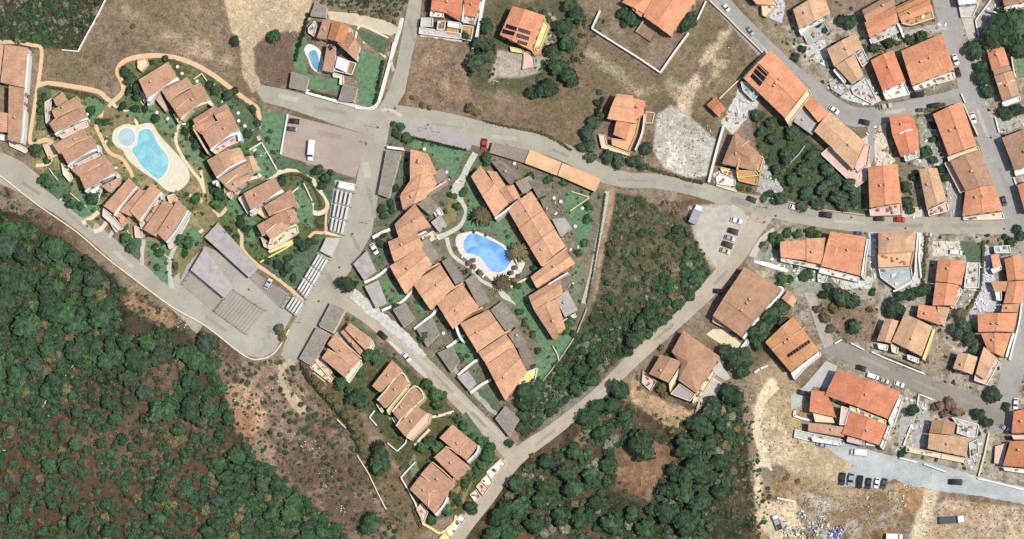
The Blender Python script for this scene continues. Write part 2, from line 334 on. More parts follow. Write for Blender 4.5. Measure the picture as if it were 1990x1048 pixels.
soil((138, 110, 86), [(1140, 830), (1110, 850), (1125, 870), (1160, 850)], warp=8, var=.3)
soil((168, 140, 108), [(1225, 720), (1260, 770), (1340, 800), (1400, 790), (1440, 760), (1400, 840), (1300, 830), (1230, 780)], warp=7, var=.3)
soil((150, 128, 104), [(1440, 740), (1500, 700), (1560, 760), (1580, 820), (1500, 800), (1470, 760)], warp=6, tint=(170, 150, 118))
soil((206, 188, 154), [(1462, 790), (1490, 775), (1530, 770), (1585, 800), (1600, 860), (1680, 900), (1740, 925), (1640, 945), (1560, 925), (1480, 905), (1464, 850)], warp=9, soft=14, tint=(178, 158, 128), var=.3)
soil((166, 146, 106), [(1500, 785), (1550, 785), (1590, 850), (1540, 840)], warp=8, alpha=.8, soft=10)
soil((170, 150, 118), [(1500, 800), (1530, 830), (1560, 880), (1600, 905)], line=6, soft=10, warp=8, alpha=.7)
soil((160, 138, 108), [(1530, 790), (1570, 830), (1610, 890)], line=4, soft=8, warp=8, alpha=.6)
soil((222, 206, 172), [(1500, 745), (1480, 775), (1470, 830), (1490, 900)], line=9, soft=8, warp=4, var=.1)
soil((218, 202, 170), [(1500, 905), (1470, 900), (1478, 980), (1490, 1048)], line=10, soft=8, warp=8, var=.15)
soil((150, 122, 92), [(1500, 920), (1640, 950), (1760, 945), (1740, 1110), (1480, 1110), (1470, 980)], warp=12, soft=16, tint=(170, 152, 124), var=.3)
soil((206, 188, 154), [(1478, 970), (1545, 980), (1560, 1040), (1500, 1050), (1470, 1010)], warp=7, var=.16)
soil((182, 172, 158), [(1565, 965), (1640, 980), (1700, 960), (1745, 990), (1700, 1050), (1600, 1060)], warp=14, tint=(140, 118, 90), var=.4)
soil((194, 174, 146), [(1800, 1000), (1840, 968), (1900, 980), (2060, 990), (2060, 1110), (1780, 1110)], warp=4, tint=(172, 146, 116), var=.3)
soil((206, 190, 158), [(1812, 950), (1800, 985), (1778, 1060)], line=15, soft=8, warp=3, var=.12)
soil((158, 126, 92), [(1745, 945), (1795, 950), (1790, 985), (1760, 1010)], warp=6, var=.3)
soil((172, 162, 144), [(1480, 60), (2060, -60), (2060, 960), (1900, 925), (1590, 850), (1600, 690), (1500, 560), (1440, 500), (1480, 420), (1680, 410), (1690, 330), (1640, 240)], warp=3, tint=(128, 118, 98), var=.5)
soil((96, 98, 72), [(1450, 205), (1530, 240), (1600, 290), (1680, 380), (1680, 412), (1500, 385), (1470, 300)], warp=6, tint=(70, 86, 60), var=.35)
soil((206, 200, 180), [(1405, 240), (1450, 175), (1475, 200), (1425, 260)], warp=3, var=.12)
soil((140, 120, 100), [(1590, 560), (1640, 570), (1700, 590), (1710, 660), (1640, 665), (1610, 640)], warp=6, tint=(124, 108, 88), var=.2)
soil((158, 142, 124), [(1790, 680), (1830, 650), (1850, 690), (1840, 730), (1800, 730)], warp=5)
soil((120, 128, 96), [(1970, 90), (2060, 80), (2060, 150), (1975, 140)], warp=3)
soil((150, 136, 112), [(1440, 0), (1530, 60), (1550, 130), (1510, 110)], warp=5, tint=(120, 110, 84))
soil((126, 118, 100), [(720, 240), (900, 290), (960, 310), (1180, 370), (1150, 600), (1080, 700), (980, 830), (680, 560)], warp=3, tint=(104, 110, 84), var=.2)
soil((112, 124, 82), [(70, 170), (230, 190), (500, 190), (640, 370), (600, 520), (400, 460), (340, 540), (60, 320)], warp=3, tint=(156, 138, 98), var=.4)
soil((104, 110, 74), [(230, 130), (330, 105), (440, 160), (510, 230), (560, 330), (640, 360), (640, 450), (560, 560), (420, 440), (380, 250), (250, 240)], warp=4, tint=(88, 112, 70), var=.4)
soil((96, 92, 62), [(620, 700), (720, 660), (850, 760), (960, 880), (900, 1000), (830, 1010), (790, 930), (740, 840)], warp=4, tint=(80, 90, 60), var=.3)
soil((178, 160, 134), [(240, 20), (300, 60), (360, 90), (440, 120)], line=7, soft=14, warp=14, alpha=.6)
soil((176, 158, 134), [(830, 110), (870, 150), (860, 210)], line=6, soft=12, warp=14, alpha=.6)
soil((118, 100, 80), [(150, 110), (220, 90), (300, 30), (330, 50), (240, 120), (180, 140)], soft=20, warp=18, alpha=.6)
soil((112, 94, 76), [(980, 215), (1060, 215), (1110, 240), (1090, 270), (1000, 245)], soft=20, warp=18, alpha=.55)
soil((182, 168, 140), [(1150, 110), (1200, 140), (1250, 180)], line=8, soft=14, warp=14, alpha=.5)
soil((186, 170, 142), [(1240, 180), (1300, 160), (1330, 190)], line=7, soft=14, warp=12, alpha=.6)
# assemble: fine grid over the place, coarse cells out to the horizon
def build_ground():
    o = P(0, 0); ux = (P(1, 0)-o); uy = (P(0, 1)-o)
    gx = np.concatenate([[-6000, -2000, -400], GX, [2500, 4000, 8000]]); gy = np.concatenate([[-6000, -2000, -400], GY, [1500, 3000, 7000]])
    W_, H_ = len(gx), len(gy); X, Y = np.meshgrid(gx, gy)
    # exact mapping for the fine part
    rx = (X-995.0)/1990.0*WIDTH/DIST; ry = -(Y-524.0)/1990.0*WIDTH/DIST
    dx = -zc.x+xc.x*rx+yc.x*ry; dy = -zc.y+xc.y*rx+yc.y*ry; dz = -zc.z+xc.z*rx+yc.z*ry; t = -CAMPOS.z/dz
    co = np.stack([CAMPOS.x+dx*t, CAMPOS.y+dy*t, np.zeros_like(X)], -1).reshape(-1, 3)
    i = (np.arange(H_-1)[:, None]*W_+np.arange(W_-1)[None, :]).reshape(-1); q = np.stack([i, i+W_, i+W_+1, i+1], -1)
    me = bpy.data.meshes.new('ground'); me.vertices.add(len(co)); me.vertices.foreach_set('co', co.ravel())
    me.loops.add(q.size); me.loops.foreach_set('vertex_index', q.ravel()); me.polygons.add(len(q)); me.polygons.foreach_set('loop_start', np.arange(len(q))*4)
    me.update(calc_edges=True)
    C = np.zeros((H_, W_, 4)); C[..., 3] = 1; C[..., :3] = np.array(lin((118, 102, 80)))
    C[3:-3, 3:-3, :3] = COLR
    a = me.attributes.new('soil', 'FLOAT_COLOR', 'POINT'); a.data.foreach_set('color', C.ravel().astype(np.float32))
    m, n, b = newmat('soil'); at = n.nodes.new('ShaderNodeAttribute'); at.attribute_name = 'soil'; pos = worldpos(n)
    f1 = N(n, 'ShaderNodeTexNoise', Scale=1.1, Detail=6.0, Roughness=.75); n.links.new(pos, f1.inputs['Vector'])
    f2 = N(n, 'ShaderNodeTexNoise', Scale=0.28, Detail=8.0, Roughness=.7, Distortion=.7); n.links.new(pos, f2.inputs['Vector'])
    f3 = N(n, 'ShaderNodeTexVoronoi', Scale=0.55); n.links.new(pos, f3.inputs['Vector'])
    c = mixcol(n, 1.0, at.outputs['Color'], ramp(n, f1.outputs[0], [(.3, .68), (.5, 1.0), (.72, 1.34)]), 'MULTIPLY')
    c = mixcol(n, 1.0, c, ramp(n, f2.outputs[0], [(.3, .8), (.7, 1.2)]), 'MULTIPLY')
    c = mixcol(n, 1.0, c, ramp(n, f3.outputs['Distance'], [(.0, .72), (.22, 1.0), (1, 1.02)]), 'MULTIPLY')
    v4 = N(n, 'ShaderNodeTexVoronoi', Scale=1.6); n.links.new(pos, v4.inputs['Vector']); c = mixcol(n, 1.0, c, ramp(n, v4.outputs['Distance'], [(.08, .7), (.3, 1.04), (.8, 1.12)]), 'MULTIPLY')
    f5 = N(n, 'ShaderNodeTexNoise', Scale=.55, Detail=3.0, Roughness=.8, Distortion=1.6); n.links.new(pos, f5.inputs['Vector']); c = mixcol(n, 1.0, c, ramp(n, f5.outputs[0], [(.36, .78), (.5, 1), (.66, 1.25)]), 'MULTIPLY')
    n.links.new(c, b.inputs['Base Color']); b.inputs['Roughness'].default_value = 1.0; b.inputs['Specular IOR Level'].default_value = .1
    bp = N(n, 'ShaderNodeBump', Strength=.5, Distance=.3); n.links.new(f1.outputs[0], bp.inputs['Height']); n.links.new(bp.outputs[0], b.inputs['Normal'])
    me.materials.append(m); tag(link('ground', me), kind='structure')
build_ground()
# ------------------------------------------------------------------ roads
def roadmat(name, rgb, var=.1):
    m, n, b = newmat(name); c = lin(rgb); pos = worldpos(n)
    a = N(n, 'ShaderNodeTexNoise', Scale=.11, Detail=7.0, Roughness=.65); n.links.new(pos, a.inputs['Vector'])
    a2 = N(n, 'ShaderNodeTexNoise', Scale=2.2, Detail=4.0, Roughness=.8); n.links.new(pos, a2.inputs['Vector'])
    v = N(n, 'ShaderNodeTexVoronoi', Scale=.13, Randomness=1.0); v.feature = 'DISTANCE_TO_EDGE'; 
    dn = n.nodes.new('ShaderNodeVectorMath'); dn.operation = 'ADD'; n.links.new(pos, dn.inputs[0]); n.links.new(a.outputs['Color'], dn.inputs[1]); n.links.new(dn.outputs[0], v.inputs['Vector'])
    k = mixcol(n, 1.0, (*c, 1), ramp(n, a.outputs[0], [(.28, 1-var*1.6), (.5, 1.0), (.72, 1+var*1.4)]), 'MULTIPLY')
    k = mixcol(n, 1.0, k, ramp(n, a2.outputs[0], [(.3, 1-var), (.7, 1+var)]), 'MULTIPLY')
    k = mixcol(n, 1.0, k, ramp(n, v.outputs[0], [(0, .9), (.02, 1.0)]), 'MULTIPLY')
    w3 = N(n, 'ShaderNodeTexNoise', Scale=.42, Detail=5.0, Roughness=.75, Distortion=1.2); n.links.new(pos, w3.inputs['Vector']); k = mixcol(n, 1.0, k, ramp(n, w3.outputs[0], [(.34, .86), (.45, 1.0), (.62, 1.0), (.72, 1.1)]), 'MULTIPLY')
    n.links.new(k, b.inputs['Base Color']); b.inputs['Roughness'].default_value = .92; return m
RA = roadmat('worn asphalt', (174, 167, 150)); RB = roadmat('dusty road', (184, 172, 150), .13); RC = roadmat('grey asphalt', (163, 160, 153)); RD = roadmat('dark asphalt', (148, 140, 130))
RP = roadmat('pinkish paving', (176, 158, 144), .08); RL = roadmat('patchy concrete road', (182, 188, 186), .2); RG = roadmat('car park asphalt', (176, 171, 158), .1); RLI = roadmat('lilac paving', (174, 168, 162), .08)
RV = roadmat('pale verge', (200, 194, 180), .16)
sheet('road', [(797, -12), (783, 60), (770, 130), (757, 170), (748, 190), (738, 207), (718, 213), (695, 212), (650, 200), (600, 185), (545, 172), (508, 166), (500, 180), (512, 198), (556, 210), (712, 262), (704, 300), (695, 340), (690, 366), (668, 455), (640, 495), (596, 580), (575, 615), (560, 645), (546, 690), (560, 706), (580, 700), (590, 690), (618, 632), (646, 585), (668, 580), (662, 560), (684, 520), (700, 495), (722, 455), (735, 380), (748, 300), (757, 245), (775, 200), (787, 180), (800, 110), (813, 60), (821, -12)], RA)
strip('road', [(652, 572), (700, 600), (760, 650), (830, 715), (900, 785), (960, 845), (1004, 892)], [44, 36, 32, 30, 29, 30, 34], RB)
strip('road', [(868, 1075), (905, 1020), (945, 972), (1000, 893), (1080, 833), (1160, 768), (1240, 690), (1320, 620), (1380, 560), (1430, 500), (1462, 450), (1492, 400)], [30, 30, 27, 32, 26, 24, 28, 26, 32, 32, 34, 44], RB)
strip('road', [(752, 222), (850, 238), (940, 262), (1000, 272), (1050, 280), (1110, 303), (1165, 335), (1220, 350), (1270, 352), (1340, 364), (1420, 387), (1500, 404), (1600, 425), (1700, 436), (1800, 438), (1900, 438), (2010, 440)], [40, 44, 50, 44, 36, 34, 34, 30, 28, 29, 32, 38, 36, 33, 33, 34, 34], RA)
strip('road', [(1372, -30), (1420, 25), (1470, 78), (1530, 135), (1590, 185), (1630, 215), (1665, 228), (1710, 224), (1760, 212), (1820, 200), (1885, 185)], [34, 34, 36, 36, 36, 38, 38, 34, 32, 32, 34], RC)
strip('road', [(1828, -30), (1845, 40), (1868, 120), (1888, 190), (1922, 270), (1945, 340), (1968, 400), (1980, 450), (1985, 520), (1990, 600), (1982, 660), (1965, 730), (1950, 800), (1948, 840)], [44, 44, 34, 40, 44, 46, 46, 46, 40, 44, 44, 42, 40, 36], RC)
strip('road', [(1600, 672), (1660, 690), (1740, 722), (1830, 762), (1900, 790), (1960, 815)], [26, 36, 36, 36, 38, 44], RD)
strip('road', [(1700, 228), (1696, 270), (1690, 300), (1682, 330)], [26, 22, 20, 14], RC)
sheet('road', [(1590, 858), (1640, 862), (1700, 878), (1745, 888), (1800, 896), (1850, 910), (1900, 926), (2010, 952), (2010, 984), (1960, 974), (1890, 962), (1830, 955), (1800, 948), (1765, 945), (1740, 930), (1700, 948), (1640, 945), (1625, 930), (1660, 905), (1620, 880)], RL, rough=1.2)
strip('road', [(-30, 315), (30, 340), (80, 375), (130, 410), (190, 458), (250, 512), (310, 560), (345, 585), (400, 625)], [60, 56, 44, 36, 34, 34, 36, 40, 60], RA)
sheet('car_park', [(330, 548), (398, 478), (470, 512), (561, 572), (575, 600), (553, 640), (536, 682), (507, 696), (474, 690), (400, 634), (352, 600)], RG)
sheet('car_park', [(557, 222), (543, 300), (600, 318), (690, 346), (706, 300), (712, 262)], RP)
sheet('car_park', [(782, 234), (836, 246), (923, 268), (912, 293), (850, 278), (790, 262), (780, 262)], RLI)
sheet('car_park', [(1342, 404), (1430, 398), (1456, 420), (1430, 482), (1402, 520), (1384, 510), (1356, 470)], surf('gravel', (190, 184, 170), .2, .3, .95), rough=2.5)
strip('dirt_track', [(566, 700), (552, 712), (545, 728), (547, 745), (556, 764), (572, 784), (590, 800)], [9, 9, 8, 7, 8, 12, 18], surf('pale dirt track', (190, 170, 140), .25, .5))
strip('dirt_track', [(1512, 752), (1488, 776), (1474, 800), (1470, 840), (1478, 880), (1500, 915)], [10, 9, 8, 8, 7, 5], surf('pale track', (222, 204, 168), .2, .5))
strip('pavement', [(665, 578), (712, 608), (760, 640), (820, 702), (890, 770), (960, 835), (990, 868)], [2, 3, 6, 7, 8, 8, 5], surf('worn kerb strip', (188, 182, 168), .14, .5))
strip('pavement', [(757, 664), (790, 695), (818, 722), (830, 735)], [5, 9, 9, 4], RV)
strip('pavement', [(1180, 372), (1172, 420), (1160, 480), (1148, 540), (1134, 590)], 9, surf('pavement slab', (190, 190, 176), .12, .5))
strip('pavement', [(575, 172), (600, 178), (650, 194), (700, 209), (722, 211), (735, 200), (745, 170), (758, 120), (775, 62), (782, 35)], [8, 7, 7, 6, 6, 6, 6, 7, 8, 7], surf('white pavement', (222, 218, 206), .1, .5))
strip('pavement', [(740, 215), (760, 214), (780, 226)], 6, RV)
strip('driveway', [(1545, 498), (1560, 540), (1580, 590), (1598, 640), (1612, 672)], [12, 16, 18, 20, 22], surf('grey gravel drive', (176, 168, 154), .2, .4))
sheet('driveway', [(1562, 752), (1605, 702), (1628, 712), (1612, 755), (1580, 752), (1555, 790), (1538, 796), (1536, 770)], surf('concrete drive', (188, 190, 184), .14, .4))
strip('driveway', [(1462, 500), (1478, 470), (1496, 452), (1505, 445)], [14, 12, 8, 6], RV)
sheet('driveway', [(1860, 0), (1885, 5), (1895, 60), (1895, 72), (1882, 78), (1870, 40)], RV)
sheet('driveway', [(1385, 640), (1410, 640), (1440, 668), (1450, 680), (1440, 690), (1395, 665), (1372, 650)], surf('cream drive', (226, 210, 176), .12, .4))
sheet('driveway', [(1395, 696), (1420, 735), (1410, 740), (1385, 725)], CONC)
sheet('driveway', [(640, 120), (782, 48), (786, 60), (760, 48), (690, 22), (640, 22)][:0] or [(636, 22), (690, 26), (755, 42), (780, 58), (760, 70), (690, 50), (640, 38)], surf('sandy drive', (206, 192, 164), .14, .4))
# ------------------------------------------------------------------ garden paths, lawns, plots
TC = surf('terracotta path', (228, 190, 150), .14, .6); CP = surf('cream path', (228, 214, 180), .12, .6)
for pts, wd, mt in [([(-12, 82), (30, 82), (62, 88), (80, 94), (79, 130), (73, 170), (66, 215), (58, 270), (62, 280)], 7, TC),
    ([(76, 165), (95, 162), (140, 168), (190, 178), (205, 190), (217, 198)], 9, TC), ([(217, 200), (238, 180), (238, 162), (228, 140), (238, 122), (262, 112), (300, 108), (340, 112), (380, 126), (420, 150), (452, 175), (486, 200), (500, 212), (506, 240), (512, 262), (500, 270)], 9, TC),
    ([(217, 200), (200, 222), (186, 240), (196, 266), (212, 296), (236, 308), (252, 330), (258, 345)], 7, TC), ([(217, 200), (235, 215), (256, 220), (268, 245)], 6, CP),
    ([(60, 282), (90, 272), (104, 282), (118, 292)], 9, TC), ([(352, 235), (344, 255), (342, 275), (352, 300), (372, 330), (388, 350), (398, 375)], 6, CP), ([(398, 375), (390, 330)], 5, CP),
    ([(455, 340), (452, 355), (466, 365), (452, 388), (436, 410), (425, 418), (400, 400), (385, 385), (368, 380)], 7, TC), ([(425, 418), (405, 438), (388, 452)], 6, CP), ([(462, 440), (470, 460), (472, 485), (500, 515), (530, 535), (560, 558), (590, 586)], 7, TC),
    ([(520, 352), (545, 334), (575, 330), (600, 338), (618, 365), (634, 385), (636, 405), (620, 415), (606, 410), (606, 395)], 9, CP), ([(636, 400), (634, 430), (632, 452), (612, 452), (600, 462)], 6, TC), ([(632, 452), (662, 458)], 7, CP),
    ([(430, 470), (424, 452), (410, 444)], 5, CP), ([(102, 300), (95, 318), (70, 322)], 6, CP), ([(136, 352), (126, 372), (116, 388)], 7, CP), ([(192, 412), (172, 428), (160, 434)], 8, CP), ([(208, 430), (196, 446), (182, 450)], 8, CP), ([(222, 446), (212, 462)], 7, CONC), ([(280, 466), (276, 490), (276, 515)], 8, CONC), ([(344, 470), (332, 495), (328, 525), (334, 560)], 10, CONC),
    ([(924, 298), (910, 322), (900, 345), (888, 370), (897, 392), (906, 412), (895, 438), (868, 455), (850, 462)], [12, 12, 13, 22, 9, 8, 8, 9, 12], surf('pale garden path', (200, 202, 184), .12, .6)),
    ([(868, 462), (876, 490), (890, 505), (912, 520), (935, 545), (968, 562), (980, 575), (1002, 590), (1030, 620), (1050, 660), (1075, 690)], [8, 7, 7, 6, 6, 8, 12, 6, 4, 3, 3], surf('pale garden path', (200, 202, 184))),
    ([(757, 812), (790, 830), (812, 812), (845, 810), (882, 800)], 5, CP), ([(806, 866), (820, 850), (835, 835)], 5, CP),
    ([(705, 82), (722, 88), (745, 108), (750, 112)], 4, CP), ([(690, 80), (700, 50), (730, 62), (755, 74)], 4, CP)]:
    strip('footpath', pts, wd, mt)
GR = [surf('lawn', (96, 130, 90), .4, .6), surf('lawn dark', (82, 104, 74), .45, .6), surf('lawn olive', (134, 124, 80), .35, .6), surf('lawn pale', (112, 130, 98), .35, .6)]
for pts, k in [([(562, 240), (546, 300), (520, 300), (505, 262), (510, 215), (552, 222)], 0), ([(545, 302), (600, 322), (688, 348), (660, 352), (640, 448), (634, 440), (640, 395), (615, 350), (570, 328), (540, 330)], 1), ([(580, 352), (608, 400), (608, 445), (582, 430), (572, 395)], 0), ([(560, 500), (632, 452), (620, 490), (585, 560), (560, 555), (505, 512)], 1), ([(500, 330), (530, 320), (540, 336), (512, 352)], 0),
    ([(240, 220), (300, 200), (330, 270), (345, 300), (300, 240), (260, 232)], 0), ([(300, 212), (342, 232), (344, 258), (320, 260)], 3), ([(165, 190), (205, 195), (200, 220), (175, 235)], 0), ([(205, 205), (238, 215), (262, 228), (262, 240), (222, 250), (196, 250)], 2), ([(72, 172), (100, 170), (100, 215), (90, 245), (70, 250)], 1),
    ([(405, 160), (440, 175), (470, 195), (500, 235), (505, 262), (480, 280), (455, 220)], 1), ([(478, 288), (512, 275), (535, 325), (500, 340)], 0), ([(345, 250), (372, 255), (396, 300), (398, 330), (370, 310)], 3), ([(398, 385), (425, 425), (400, 455), (380, 420)], 2), ([(438, 400), (460, 375), (495, 430), (505, 465), (480, 470)], 0), ([(88, 330), (130, 330), (140, 380), (112, 388), (75, 355)], 1), ([(122, 390), (165, 370), (195, 405), (160, 425)], 0), ([(232, 450), (275, 465), (272, 510), (230, 472)], 1), ([(284, 468), (340, 475), (322, 510), (328, 555), (300, 535)], 0), ([(345, 500), (390, 475), (362, 520), (350, 545)], 2), ([(340, 455), (380, 440), (395, 470), (350, 500)], 0), ([(165, 430), (185, 425), (180, 445)], 2),
    ([(585, 140), (630, 150), (660, 156), (662, 178), (600, 172)], 0), ([(566, 90), (590, 70), (600, 85), (590, 120), (600, 150), (572, 140)], 0), ([(696, 95), (745, 115), (735, 160), (725, 205), (695, 203), (700, 170), (690, 150)], 0), ([(690, 55), (752, 75), (745, 108), (705, 80)], 1),
    ([(792, 262), (905, 292), (890, 330), (880, 350), (835, 300), (800, 285)], 0), ([(905, 340), (960, 425), (990, 440), (1020, 500), (985, 500), (965, 450), (900, 442), (910, 400)], 0), ([(875, 370), (892, 395), (885, 430), (860, 440)], 2), ([(1095, 370), (1110, 372), (1145, 385), (1150, 440), (1138, 480), (1100, 420)], 0), ([(1120, 450), (1145, 452), (1130, 500), (1115, 500)], 0), ([(1110, 520), (1130, 515), (1125, 570), (1118, 600)], 3), ([(985, 570), (1030, 545), (1030, 570), (1050, 610), (1080, 690), (1060, 690), (1015, 610)], 0), ([(1080, 655), (1120, 640), (1110, 670), (1085, 700), (1075, 690)], 0), ([(1030, 690), (1070, 680), (1082, 705), (1030, 770), (1015, 760), (1045, 715)], 0),
    ([(733, 545), (752, 535), (787, 572), (790, 585), (768, 592), (752, 590)], 0), ([(800, 585), (815, 570), (835, 600), (820, 612)], 0), ([(880, 670), (900, 650), (925, 690), (915, 705), (895, 700)], 0), ([(930, 760), (945, 755), (975, 790), (962, 808)], 1), ([(712, 480), (740, 470), (752, 500), (735, 520)], 1), ([(735, 395), (765, 380), (770, 420), (740, 440)], 1), ([(788, 335), (775, 370), (755, 380), (785, 300)], 1),
    ([(1866, 470), (1910, 472), (1908, 510), (1880, 512)], 1), ([(1975, 100), (2010, 90), (2010, 150), (1982, 152)], 3), ([(668, 606), (725, 650), (745, 690), (760, 700), (720, 680)], 1), ([(880, 830), (905, 800), (955, 870), (960, 895), (935, 910), (925, 860)], 1), ([(865, 960), (910, 935), (925, 920), (900, 980), (860, 1000)], 2), ([(795, 900), (806, 880), (815, 920), (800, 930)], 3)]:
    sheet('lawn', pts, GR[k], kind='stuff', rough=1.4, label='mown garden grass among the houses', cat='grass', group='lawns between the houses')

YARD = dict(a=surf('pale yard concrete', (204, 202, 192), .3, .5), b=surf('blue-grey yard', (192, 196, 202), .22, .4), c=surf('cream yard', (216, 204, 180), .28, .5), d=surf('grey yard', (176, 172, 162), .3, .5), e=surf('green-grey yard', (150, 154, 132), .35, .6))
YARDS = [('a', [(1612, 152), (1655, 168), (1690, 152), (1712, 196), (1690, 206), (1640, 192), (1608, 172)]), ('c', [(1700, 246), (1722, 240), (1728, 300), (1742, 312), (1722, 330), (1700, 332)]), ('d', [(1785, 295), (1812, 272), (1838, 322), (1800, 326), (1775, 320)]), ('e', [(1782, 226), (1812, 232), (1835, 300), (1792, 298)]), ('c', [(1752, 402), (1792, 402), (1792, 422), (1752, 422)]), ('d', [(1838, 325), (1868, 380), (1870, 420), (1846, 422), (1840, 380)]),
 ('e', [(1500, 470), (1516, 505), (1600, 530), (1620, 570), (1560, 570), (1510, 540), (1485, 500)]), ('a', [(1592, 522), (1680, 542), (1704, 532), (1690, 562), (1640, 562)]), ('b', [(1913, 475), (1926, 480), (1926, 520), (1945, 570), (1945, 606), (1900, 606), (1882, 625), (1892, 590), (1910, 550)]), ('c', [(1812, 468), (1866, 470), (1866, 500), (1812, 498)]), ('a', [(1880, 510), (1910, 512), (1905, 565), (1872, 565)]), ('b', [(1688, 452), (1705, 452), (1706, 545), (1690, 520)]), ('a', [(1776, 456), (1798, 456), (1790, 565), (1760, 570), (1776, 540)]),
 ('d', [(1756, 772), (1800, 782), (1808, 815), (1800, 868), (1752, 872), (1744, 850)]), ('d', [(1886, 818), (1918, 842), (1900, 922), (1872, 902)]), ('a', [(1442, 162), (1478, 198), (1424, 262), (1402, 238)]), ('d', [(1486, 345), (1512, 352), (1530, 384), (1490, 380)]), ('c', [(1640, 300), (1686, 260), (1692, 330), (1680, 358)]), ('b', [(1500, 0), (1528, -4), (1520, 46), (1494, 36)]), ('a', [(1556, 84), (1604, 78), (1610, 132), (1572, 112)]), ('d', [(1690, 82), (1838, 40), (1842, 58), (1700, 94)]), ('d', [(1898, 30), (1925, 6), (1950, 14), (1934, 60), (1900, 70)]), ('e', [(1960, 490), (1950, 470), (1980, 470), (1985, 492)]),
 ('d', [(1926, 216), (1950, 222), (2000, 226), (2000, 240), (1944, 262)]), ('c', [(1386, 336), (1400, 330), (1432, 372), (1390, 360)]), ('d', [(1480, 300), (1500, 340), (1490, 380), (1470, 372), (1476, 340)]), ('e', [(1870, 565), (1895, 575), (1868, 600), (1856, 600)]), ('c', [(820, 60), (900, 70), (896, 82), (816, 70)]), ('d', [(880, 710), (925, 760), (975, 812), (950, 800), (900, 745), (860, 700)]), ('a', [(690, 560), (725, 590), (790, 645), (830, 690), (820, 695), (740, 630), (680, 580)]), ('d', [(650, 650), (668, 640), (672, 650), (700, 676), (690, 690)]), ('c', [(600, 708), (640, 732), (632, 744), (598, 722)])]
YARDS += [('d', [(652, 350), (694, 358), (668, 462), (636, 450)]), ('d', [(640, 462), (662, 464), (640, 506), (596, 584), (574, 566), (618, 490)]), ('d', [(570, 572), (596, 588), (580, 618), (552, 600)])]
for k, pts in YARDS: sheet('yard', pts, YARD[k], rough=1.6)

PT = [roadmat('old asphalt patch', (162, 154, 142)), roadmat('pale asphalt patch', (190, 182, 168)), roadmat('fresh asphalt patch', (156, 148, 138))]
for i, (x, y, a, l, w_) in enumerate([(722, 395, 1.35, 60, 7), (712, 330, 1.4, 30, 14), (690, 470, 1.1, 34, 6), (640, 540, 1.0, 50, 8), (760, 120, 1.3, 40, 5), (800, 60, 1.35, 46, 6), (870, 245, .15, 60, 5), (980, 268, .1, 50, 8), (1090, 298, .4, 34, 6), (1230, 351, .05, 60, 5), (1350, 366, .25, 46, 7), (1440, 392, .25, 40, 12), (1560, 416, .2, 50, 6), (1650, 432, .1, 60, 5), (1760, 438, .02, 70, 6), (1880, 438, 0, 60, 8), (1480, 90, .85, 50, 5), (1560, 160, .75, 40, 7), (1640, 216, .5, 30, 9), (1740, 217, -.2, 40, 6), (1830, 197, -.2, 30, 8), (1872, 130, 1.2, 50, 5), (1910, 240, 1.2, 60, 6), (1950, 350, 1.2, 50, 6), (1700, 706, .4, 60, 6), (1800, 750, .4, 60, 5), (1880, 782, .4, 40, 9), (860, 742, .8, 60, 5), (780, 668, .75, 50, 5), (930, 815, .8, 40, 6), (1060, 850, -.65, 50, 6), (1180, 752, -.7, 50, 5), (1290, 646, -.7, 50, 6), (1400, 540, -.85, 40, 6), (560, 190, .25, 40, 9), (640, 214, .2, 60, 7), (150, 430, .75, 60, 6), (240, 504, .7, 50, 8), (60, 366, .6, 40, 6), (420, 630, .6, 50, 8), (530, 640, 0, 24, 14), (640, 262, .2, 50, 10), (600, 300, .2, 30, 12)]):
    c, s_ = math.cos(a), math.sin(a); sheet('road_patch', [(x-c*l/2-s_*-w_/2, y-s_*l/2+c*-w_/2), (x+c*l/2-s_*-w_/2, y+s_*l/2+c*-w_/2), (x+c*l/2-s_*w_/2, y+s_*l/2+c*w_/2), (x-c*l/2-s_*w_/2, y-s_*l/2+c*w_/2)], PT[i % 3 if i % 5 else 0], rough=.9)

# ------------------------------------------------------------------ building kit
LANDMARKS = []      # (px, py, phrase) used to tell trees and walls apart by what they stand beside
def win_mesh(w_, h_, door=False):
    mb = MB(); t = .08
    mb.box((0, 0, 0), (w_, .05, h_), m=1)
    for s in (-1, 1): mb.box((s*(w_/2+t/2), -.03, 0), (t, .14, h_+2*t), m=0)
    mb.box((0, -.03, h_/2+t/2), (w_, .14, t), m=0); mb.box((0, -.06, -h_/2-t/2), (w_+.1, .24, t), m=0); mb.box((0, -.03, 0), (.05, .1, h_), m=0)
    return mb.mesh('door' if door else 'window', [FRAME, DOORM if door else GLASS])
WINM = win_mesh(1.1, 1.2); FWINM = win_mesh(1.5, 2.1); DOOR = win_mesh(1.0, 2.1, True)
def chim_mesh():
    mb = MB(); mb.box((0, 0, .1), (.55, .7, 1.4), m=0); mb.box((0, 0, .86), (.75, .9, .12), m=1); mb.box((0, 0, 1.0), (.45, .55, .16), m=0); return mb.mesh('chimney', [CREAM, ROOF['m']])
CHIM = chim_mesh()
